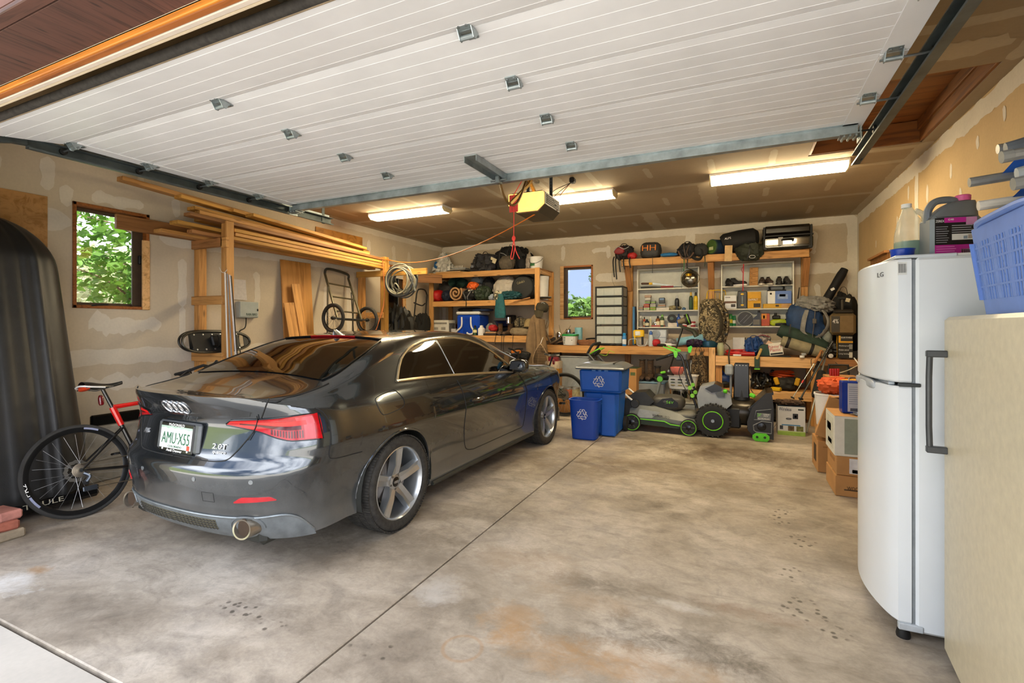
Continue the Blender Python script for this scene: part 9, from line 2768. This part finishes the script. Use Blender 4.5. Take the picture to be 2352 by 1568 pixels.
for k in range(4):
 px = 1908 + 5.5 * k
 q = PY(px,868,6.2)
 t = thing('screwdriver',('first','second','third','fourth')[k] + ' red handled screwdriver from left, above orange cloth','screwdriver',q,group='red screwdrivers')
 wpart('handle',MB().tube([q + V((0,0,.0)),q + V((0,0,.10))],[.012,.016],10),mat('#b01218',.35),t)
 wpart('collar',MB().tube([q + V((0,0,-.03)),q],[.012,.014],10),BLK,t)
 wpart('shank',MB().tube([q + V((0,0,-.10)),q + V((0,0,-.03))],.005,8),STEEL,t)
q = PY(1926,838,7.2)
t = thing('bow_saw','black bow saw frame hanging under the bench end','saw',(q.x,7.2,.75))
x0,x1 = xs(1902,1950,7.2)
zt_,zb_ = zp(1926,838,7.2),zp(1926,872,7.2)
wpart('frame',MB().tube([(x0,7.2,zb_),(x0 + .01,7.2,zt_),(x1 - .01,7.2,zt_),(x1,7.2,zb_)],.016,6),BLK,t)
wpart('hanger',MB().tube([((x0 + x1) / 2,7.2,zt_),((x0 + x1) / 2,7.4,ZB - .02)],.004,6),DSTEEL,t)
t = thing('white_cable','pale cable looping down from the bench end','cable',(PY(1965,0,7.0).x,7.0,.8))
wpart('cable',MB().tube(curve([PY(1962,822,7.3),PY(1972,838,7.0),PY(1974,862,6.9),PY(1975,882,6.8)],5),.007,6),WHT,t)
wpart('cable',MB().tube(curve([PY(1906,850,7.0),PY(1925,856,6.95),PY(1948,850,6.9),PY(1972,838,6.9)],5),.006,6),mat('#b9ad94',.6),t)
# slim carton and yellow-capped bottle by the fridge
stack('slim_carton','slim brown carton beside the fridge',.80,3.90,.30,.26,0,.36,CARD)
t = thing('cleaner_bottle','black bottle with yellow cap on the slim carton','bottle',(.855,3.99,.363))
obj('bottle',MB().lathe([(.04,0),(.045,.01),(.045,.09),(.03,.12)],18),BLK,t)
obj('cap',MB().lathe([(.032,.115),(.034,.15),(.026,.165),(0,.166)],18),YEL,t)
obj('torn_label',MB().soft((-.02,-.045,-.03),(.06,.02,.07),2,.2,3,3,8),mat('#c9bda4',.8),t)
# ================================================================ fridge, freezer and what stands on them
FW = mat('#dfe3e6',.22,var=.02,sc=3)
FG = mat('#c9ced3',.3,var=.02)
FX,FY0,FY1,FZ = .70,2.705,3.40,1.705
t = thing('refrigerator','white two-door refrigerator with bowed doors facing the car','refrigerator',(FX + .3,(FY0 + FY1) / 2,.0))
FR = t
wpart('cabinet',MB().bb(FX + .012,FX + .64,FY0,FY1,.05,FZ,.012),FW,t)
wpart('gasket',MB().bb(FX - .002,FX + .014,FY0 + .008,FY1 - .008,.07,FZ - .006,.003),mat('#8a9094',.6),t)
def bowed(z0,z1,bulge=.055,th=.062):
 mb = MB()
 n = 22
 def xf(f):
  return FX - th - bulge * (1 - (2 * f - 1) ** 2) + .012 * (abs(2 * f - 1) ** 14)
 vs,fs = [],[]
 for z,e in ((z0,.006),(z0 + .008,0),(z1 - .008,0),(z1,.006)):
  for i in range(n + 1):
   f = i / n
   vs.append(V((xf(f) + e,FY0 + e + (FY1 - FY0 - 2 * e) * f,z)))
  for i in range(n,-1,-1):
   f = i / n
   vs.append(V((FX - .002,FY0 + e + (FY1 - FY0 - 2 * e) * f,z)))
 w = 2 * (n + 1)
 for r in range(3):
  for j in range(w):
   fs.append((r * w + j,r * w + (j + 1) % w,(r + 1) * w + (j + 1) % w,(r + 1) * w + j))
 fs.append(tuple(range(w))[::-1])
 fs.append(tuple(3 * w + j for j in range(w)))
 return mb.add(vs,[f[::-1] for f in fs])
zs = 1.146
d1 = wpart('freezer_door',bowed(zs + .006,FZ - .004),FW,t,30)
d2 = wpart('fridge_door',bowed(.085,zs - .012),FW,t,30)
obj('pull_recess',MB().soft((FX - .100,FY0 + .36,zs - .05),(.03,.40,.05),3,.0,1,1,10),mat('#b5babf',.3),d2)
obj('edge_trim',MB().bb(FX - .075,FX - .05,FY0 + .05,FY1 - .05,zs - .010,zs + .004,.003),mat('#a9b2ba',.25,.4),d2)
wpart('centre_hinge',MB().bb(FX - .05,FX + .03,FY0 - .006,FY0 + .01,zs - .012,zs + .004,.003),DSTEEL,t)
wpart('bottom_hinge',MB().bb(FX - .05,FX + .04,FY0 - .006,FY0 + .02,.055,.085,.004),mat('#b9bec2',.4),t)
wpart('top_cover',MB().bb(FX - .06,FX + .16,FY0 + .01,FY0 + .34,FZ,FZ + .014,.004),FG,t)
for y in (FY0 + .05,FY1 - .05):
 wpart('foot',MB().lathe([(.026,0),(.028,.012),(.02,.05)],14,(FX - .02,y,0)),BLK,t)
 wpart('foot',MB().lathe([(.026,0),(.028,.012),(.02,.05)],14,(FX + .56,y,0)),BLK,t)
bc = obj('sticker',MB().bb(FX - .052,FX - .02,FY0 - .002,FY0 + .001,FZ - .075,FZ - .018),mat('#cfd0cc',.6),d1)
for k in range(9):
 obj('barcode_bar',MB().bb(FX - .049 + .003 * k,FX - .0475 + .003 * k - .0006 * (k % 2),FY0 - .0028,FY0 - .0018,FZ - .066,FZ - .026),INK,bc)
fm = .15
xq = FX - .062 - .055 * (1 - (2 * fm - 1) ** 2)
text(FR,'LG',(xq - .003,FY0 + .105,FZ - .062),(.25,-.95,0),(0,0,1),.05,.022,mat('#55585c',.4),world=True)
# beige upright freezer, nearer, turned a few degrees
FZC = V((.783,2.62))
dv = V((-.094,-.9956))
t = thing('upright_freezer','beige upright freezer with dark bar handle, nearest camera','freezer',(.783,2.62,0),math.radians(-5.4))
BG = mat('#c6bca2',.38,var=.06,sc=30,bmp=.12,bsc=140)
LW,LD,LT = .88,.72,1.442
obj('cabinet',MB().bb(.055,LD,-LW,0,.02,LT,.01),BG,t)
obj('door',MB().bb(0,.05,-LW,0,.05,LT - .002,.014),BG,t)
obj('gasket',MB().bb(.048,.058,-LW + .01,-.01,.06,LT - .01),mat('#6b675e',.7),t)
HD = mat('#3f4143',.35)
obj('handle',MB().tube([(-.055,-.055,.885),(-.058,-.055,.99),(-.058,-.055,1.19),(-.055,-.055,1.298)],.011,10,True),HD,t)
for z in (.893,1.288):
 obj('handle_mount',MB().bb(-.068,.002,-.068,-.042,z - .014,z + .014,.004),HD,t)
obj('kick_plate',MB().bb(.03,.06,-LW + .02,-.02,.0,.05,.003),mat('#4a463c',.7),t)
o = obj('wood_offcut',MB().box((0,0,.012),(.16,.30,.024),.003),WOODD,None,(.56,2.02,.001),.4)
tag(o,'brown wood offcut on floor by the freezer foot','offcut')
# ---- on the fridge
JZ = FZ + .001
t = thing('coolant_jug','grey coolant jug with pink cap and pink label on fridge','jug',(.925,3.02,JZ),math.radians(10))
JG = mat('#7d8288',.35,.3,var=.04)
w,d,h = .205,.13,.225
obj('body',MB().box((0,0,h / 2),(w,d,h),.022),JG,t)
obj('shoulder',MB().grid(lambda a,b: V((.0 + (w / 2 - .004) * (1 - .62 * b) * (abs(math.cos(a * 2 * PI)) ** .5) * (1 if math.cos(a * 2 * PI) > 0 else -1) + .055 * b,(d / 2 - .004) * (1 - .5 * b) * (abs(math.sin(a * 2 * PI)) ** .5) * (1 if math.sin(a * 2 * PI) > 0 else -1),h - .012 + .078 * math.sin(b * PI / 2))),28,8,True),JG,t)
obj('neck',MB().lathe([(.026,h + .05),(.026,h + .075)],18,(.052,0,0)),JG,t)
obj('cap',MB().lathe([(.030,h + .068),(.031,h + .092),(.027,h + .096),(0,h + .096)],20,(.052,0,0)),mat('#e0609a',.4),t)
obj('handle',MB().tube(curve([(-.090,0,h - .03),(-.088,0,h + .03),(-.06,0,h + .070),(-.01,0,h + .078),(.035,0,h + .066)],5),.017,10),JG,t)
PK = mat('#c8289a',.45)
lb = obj('label',MB().bb(-.092,.072,-d / 2 - .0015,-d / 2,.02,.205),mat('#17161a',.45),t)
for u0,u1,v0,v1,m_ in ((-.092,.072,.02,.078,PK),(-.055,.030,.182,.205,PK),(.030,.072,.170,.205,mat('#c58ab4',.45)),(-.092,-.055,.178,.200,INK),(.010,.066,.026,.058,WHT),(-.025,.060,.100,.128,WHT),(.02,.035,.104,.118,mat('#3a9ad0',.5)),(.038,.055,.106,.124,mat('#e0a020',.5))):
 obj('print',MB().bb(u0,u1,-d / 2 - .0028,-d / 2 - .001,v0,v1),m_,lb)
text(lb,'ZEREX',(-.073,-d / 2 - .004,.190),(1,0,0),(0,0,1),.034,.011,WHT)
text(lb,'G40',(-.030,-d / 2 - .004,.196),(1,0,0),(0,0,1),.022,.009,WHT)
for k in range(7):
 obj('barcode_bar',MB().bb(.014 + .007 * k,.017 + .007 * k,-d / 2 - .0036,-d / 2 - .0026,.030,.054),INK,lb)
for k in range(8):
 obj('text_line',MB().bb(-.088,-.045 + .004 * (k % 3),-d / 2 - .0030,-d / 2 - .0012,.088 + .0105 * k,.0915 + .0105 * k),mat('#8a8a8e',.5),lb)
 if k > 3:
  obj('text_line',MB().bb(-.025,.05 + .005 * (k % 3),-d / 2 - .0030,-d / 2 - .0012,.092 + .0105 * k,.0955 + .0105 * k),mat('#a5a5a8',.5),lb)
 if k < 5:
  obj('text_line',MB().bb(-.088,-.015 + .006 * (k % 2),-d / 2 - .0032,-d / 2 - .0012,.026 + .0105 * k,.029 + .0105 * k),mat('#e58acb',.5),lb)
t = thing('washer_fluid_jug','translucent jug half full of green fluid on fridge','jug',(.800,3.12,JZ),math.radians(12))
def jug(a,b,s=1.0,zmax=.30):
 z = zmax * b
 f = interp([(0,1),(.10,1),(.15,.98),(.22,.75),(.27,.45),(.30,.30)],z)
 ca,sa = math.cos(a * 2 * PI),math.sin(a * 2 * PI)
 m = (abs(ca) ** 4 + abs(sa) ** 4) ** -.25
 return V((.062 * ca * m * f * s - .02 * (1 - f),.055 * sa * m * f * s,z))
obj('jug',MB().grid(lambda a,b: jug(a,b),32,18,True),clear('#dfe6da',.38,.25),t)
obj('fluid',MB().grid(lambda a,b: jug(a,b,.97,.125),32,8,True).lathe([(.06,.125),(0,.1251)],20),mat('#127a55',.3),t)
obj('handle',MB().tube(curve([(.02,0,.285),(.055,0,.26),(.066,0,.20),(.060,0,.14)],5),.013,8),clear('#dfe6da',.55,.25),t)
obj('cap',MB().lathe([(.022,.298),(.022,.318),(0,.32)],16,(-.018,0,0)),WHT,t)
t = thing('blue_dish','small blue plastic dish at the fridge front corner','dish',(.705,2.87,JZ + .014))
obj('dish',MB().lathe([(.040,0),(.043,.004),(.046,.040),(.050,.044),(.047,.044),(.042,.010),(0,.008)],28),mat('#0d3fb0',.35),t)
o = obj('cutting_board',MB().box((0,0,.006),(.15,.16,.012),.005),WHT,None,(.82,2.86,JZ + .0))
o.location = (.90,2.80,JZ)
tag(o,'flat white board on fridge in front of jugs','board')
o = obj('picture_box',MB().box((0,0,.14),(.03,.20,.28),.003),mat('#6a5a58',.6,var=.6,sc=25),None,(1.02,2.52,LT + .001),math.radians(-5))
tag(o,'picture-printed box standing between fridge and basket','box')
decal(o,'l',(.03,.20,.28),.1,.9,.1,.4,mat('#4a2c28',.6,var=.5,sc=30))
decal(o,'l',(.03,.20,.28),.1,.6,.45,.6,WHT)
# ---- on the freezer: laundry basket with slotted sides
bz = LT + .001
BKB = mat('#6482c4',.45,var=.05)
lb_ = thing('laundry_basket','blue slotted plastic laundry basket on the freezer','basket',(.955,2.00,bz),math.radians(-3))
bw,bd,bh = .42,.52,.30
def wall(face):
 """slotted wall built of ribs and rails; face in (-x, +x, -y, +y)"""
 ax,sg = face
 out = []
 L = bd if ax == 'x' else bw
 D0 = (bw if ax == 'x' else bd) / 2
 def P3(s,z,o=0):
  k = .86 + .14 * z / bh
  if ax == 'x':
   return V((sg * (D0 * k + o),s * L / 2 * k,z))
  return V((s * L / 2 * k,sg * (D0 * k + o),z))
 m = MB()
 for z0,z1 in ((0,.05),(bh - .05,bh)):
  m.grid(lambda a,b: P3(a * 2 - 1,z0 + (z1 - z0) * b),12,3)
 out.append(('rail_panel',m))
 n = 22
 for i in range(n + 1):
  s = -1 + 2 * i / n
  wd = .010 if i % 5 else .030
  m = MB()
  h = wd / L * 1.0
  m.grid(lambda a,b: P3(s + (a * 2 - 1) * h,.05 + (bh - .10) * b,.001),2,5)
  out.append(('rib',m))
 for z in (.095,.14,.185,.23):
  m = MB().grid(lambda a,b: P3(a * 2 - 1,z + .007 * (b - .5),.0015),12,2)
  out.append(('cross_rib',m))
 return out
for f in (('x',-1),('x',1),('y',-1),('y',1)):
 for nm,m in wall(f):
  o = obj(nm,m,BKB,lb_,smooth=0)
  md = o.modifiers.new('thick','SOLIDIFY')
  md.thickness = .0035
obj('floor_pan',MB().box((0,0,.006),(bw * .87,bd * .87,.012),.005),BKB,lb_)
rim = [V((bw / 2 * 1.03 * math.copysign(abs(math.cos(a)) ** .35,math.cos(a)),bd / 2 * 1.03 * math.copysign(abs(math.sin(a)) ** .35,math.sin(a)),bh + .012 * math.cos(2 * a))) for a in [2 * PI * k / 60 for k in range(60)]]
obj('rim',MB().tube(rim,.016,8,False,True,.7),BKB,lb_)
o = obj('magazine_pile',MB().box((0,0,.07),(.28,.36,.14),.004),mat('#8d7f7a',.6,var=.6,sc=30),None,(.985,2.0,bz + .014))
tag(o,'printed papers piled inside the laundry basket','papers')
# folded lawn chairs laid across the basket
ALT,BLF = mat('#a3a29c',.32,.6,var=.12,sc=20),mat('#1456b0',.6,var=.2)
for k,(z,y,x0,lb) in enumerate(((bz + .37,2.02,.71,'bottom folded lawn chair on the laundry basket'),(bz + .46,2.06,.70,'middle folded lawn chair over the laundry basket'),(bz + .56,2.05,.77,'top folded lawn chair over the laundry basket'))):
 t = thing('folding_chair',lb,'folding chair',(1.1,y,z),0,'folded lawn chairs')
 for yy,m_ in ((-.17,ALT),(.12,ALT)):
  wpart('frame_tube',MB().tube([(x0 + .02 * (yy > 0),y + yy,z - .01),(x0 + .72,y + yy - .02,z + .05)],.016,10),m_ if k else mat('#c9c0b0',.5),t)
 wpart('frame_tube',MB().tube([(x0 + .09,y - .10,z + .04),(x0 + .72,y - .12,z + .075)],.013,10),ALT,t)
 wpart('end_cap',MB().tube([(x0 - .004,y - .17,z - .011),(x0 + .02,y - .17,z - .008)],.018,10),mat('#77756e',.5),t)
 wpart('seat_fabric',MB().grid(lambda a,b: V((x0 + .10 + .6 * a,y - .15 + .27 * b,z + .018 + .05 * a + .018 * math.sin(a * 9 + b * 4))),14,10),BLF,t)
 wpart('armrest',MB().tube([(x0 + .05,y - .05,z + .045),(x0 + .16,y - .06,z + .062),(x0 + .4,y - .07,z + .075)],[.018,.026,.022],10),LGREY if k != 1 else mat('#55595e',.4),t)
 wpart('rivet',MB().lathe([(.010,0),(.008,-.006),(0,-.007)],10,(x0 + .14,y - .085,z + .06),'y'),STEEL,t)
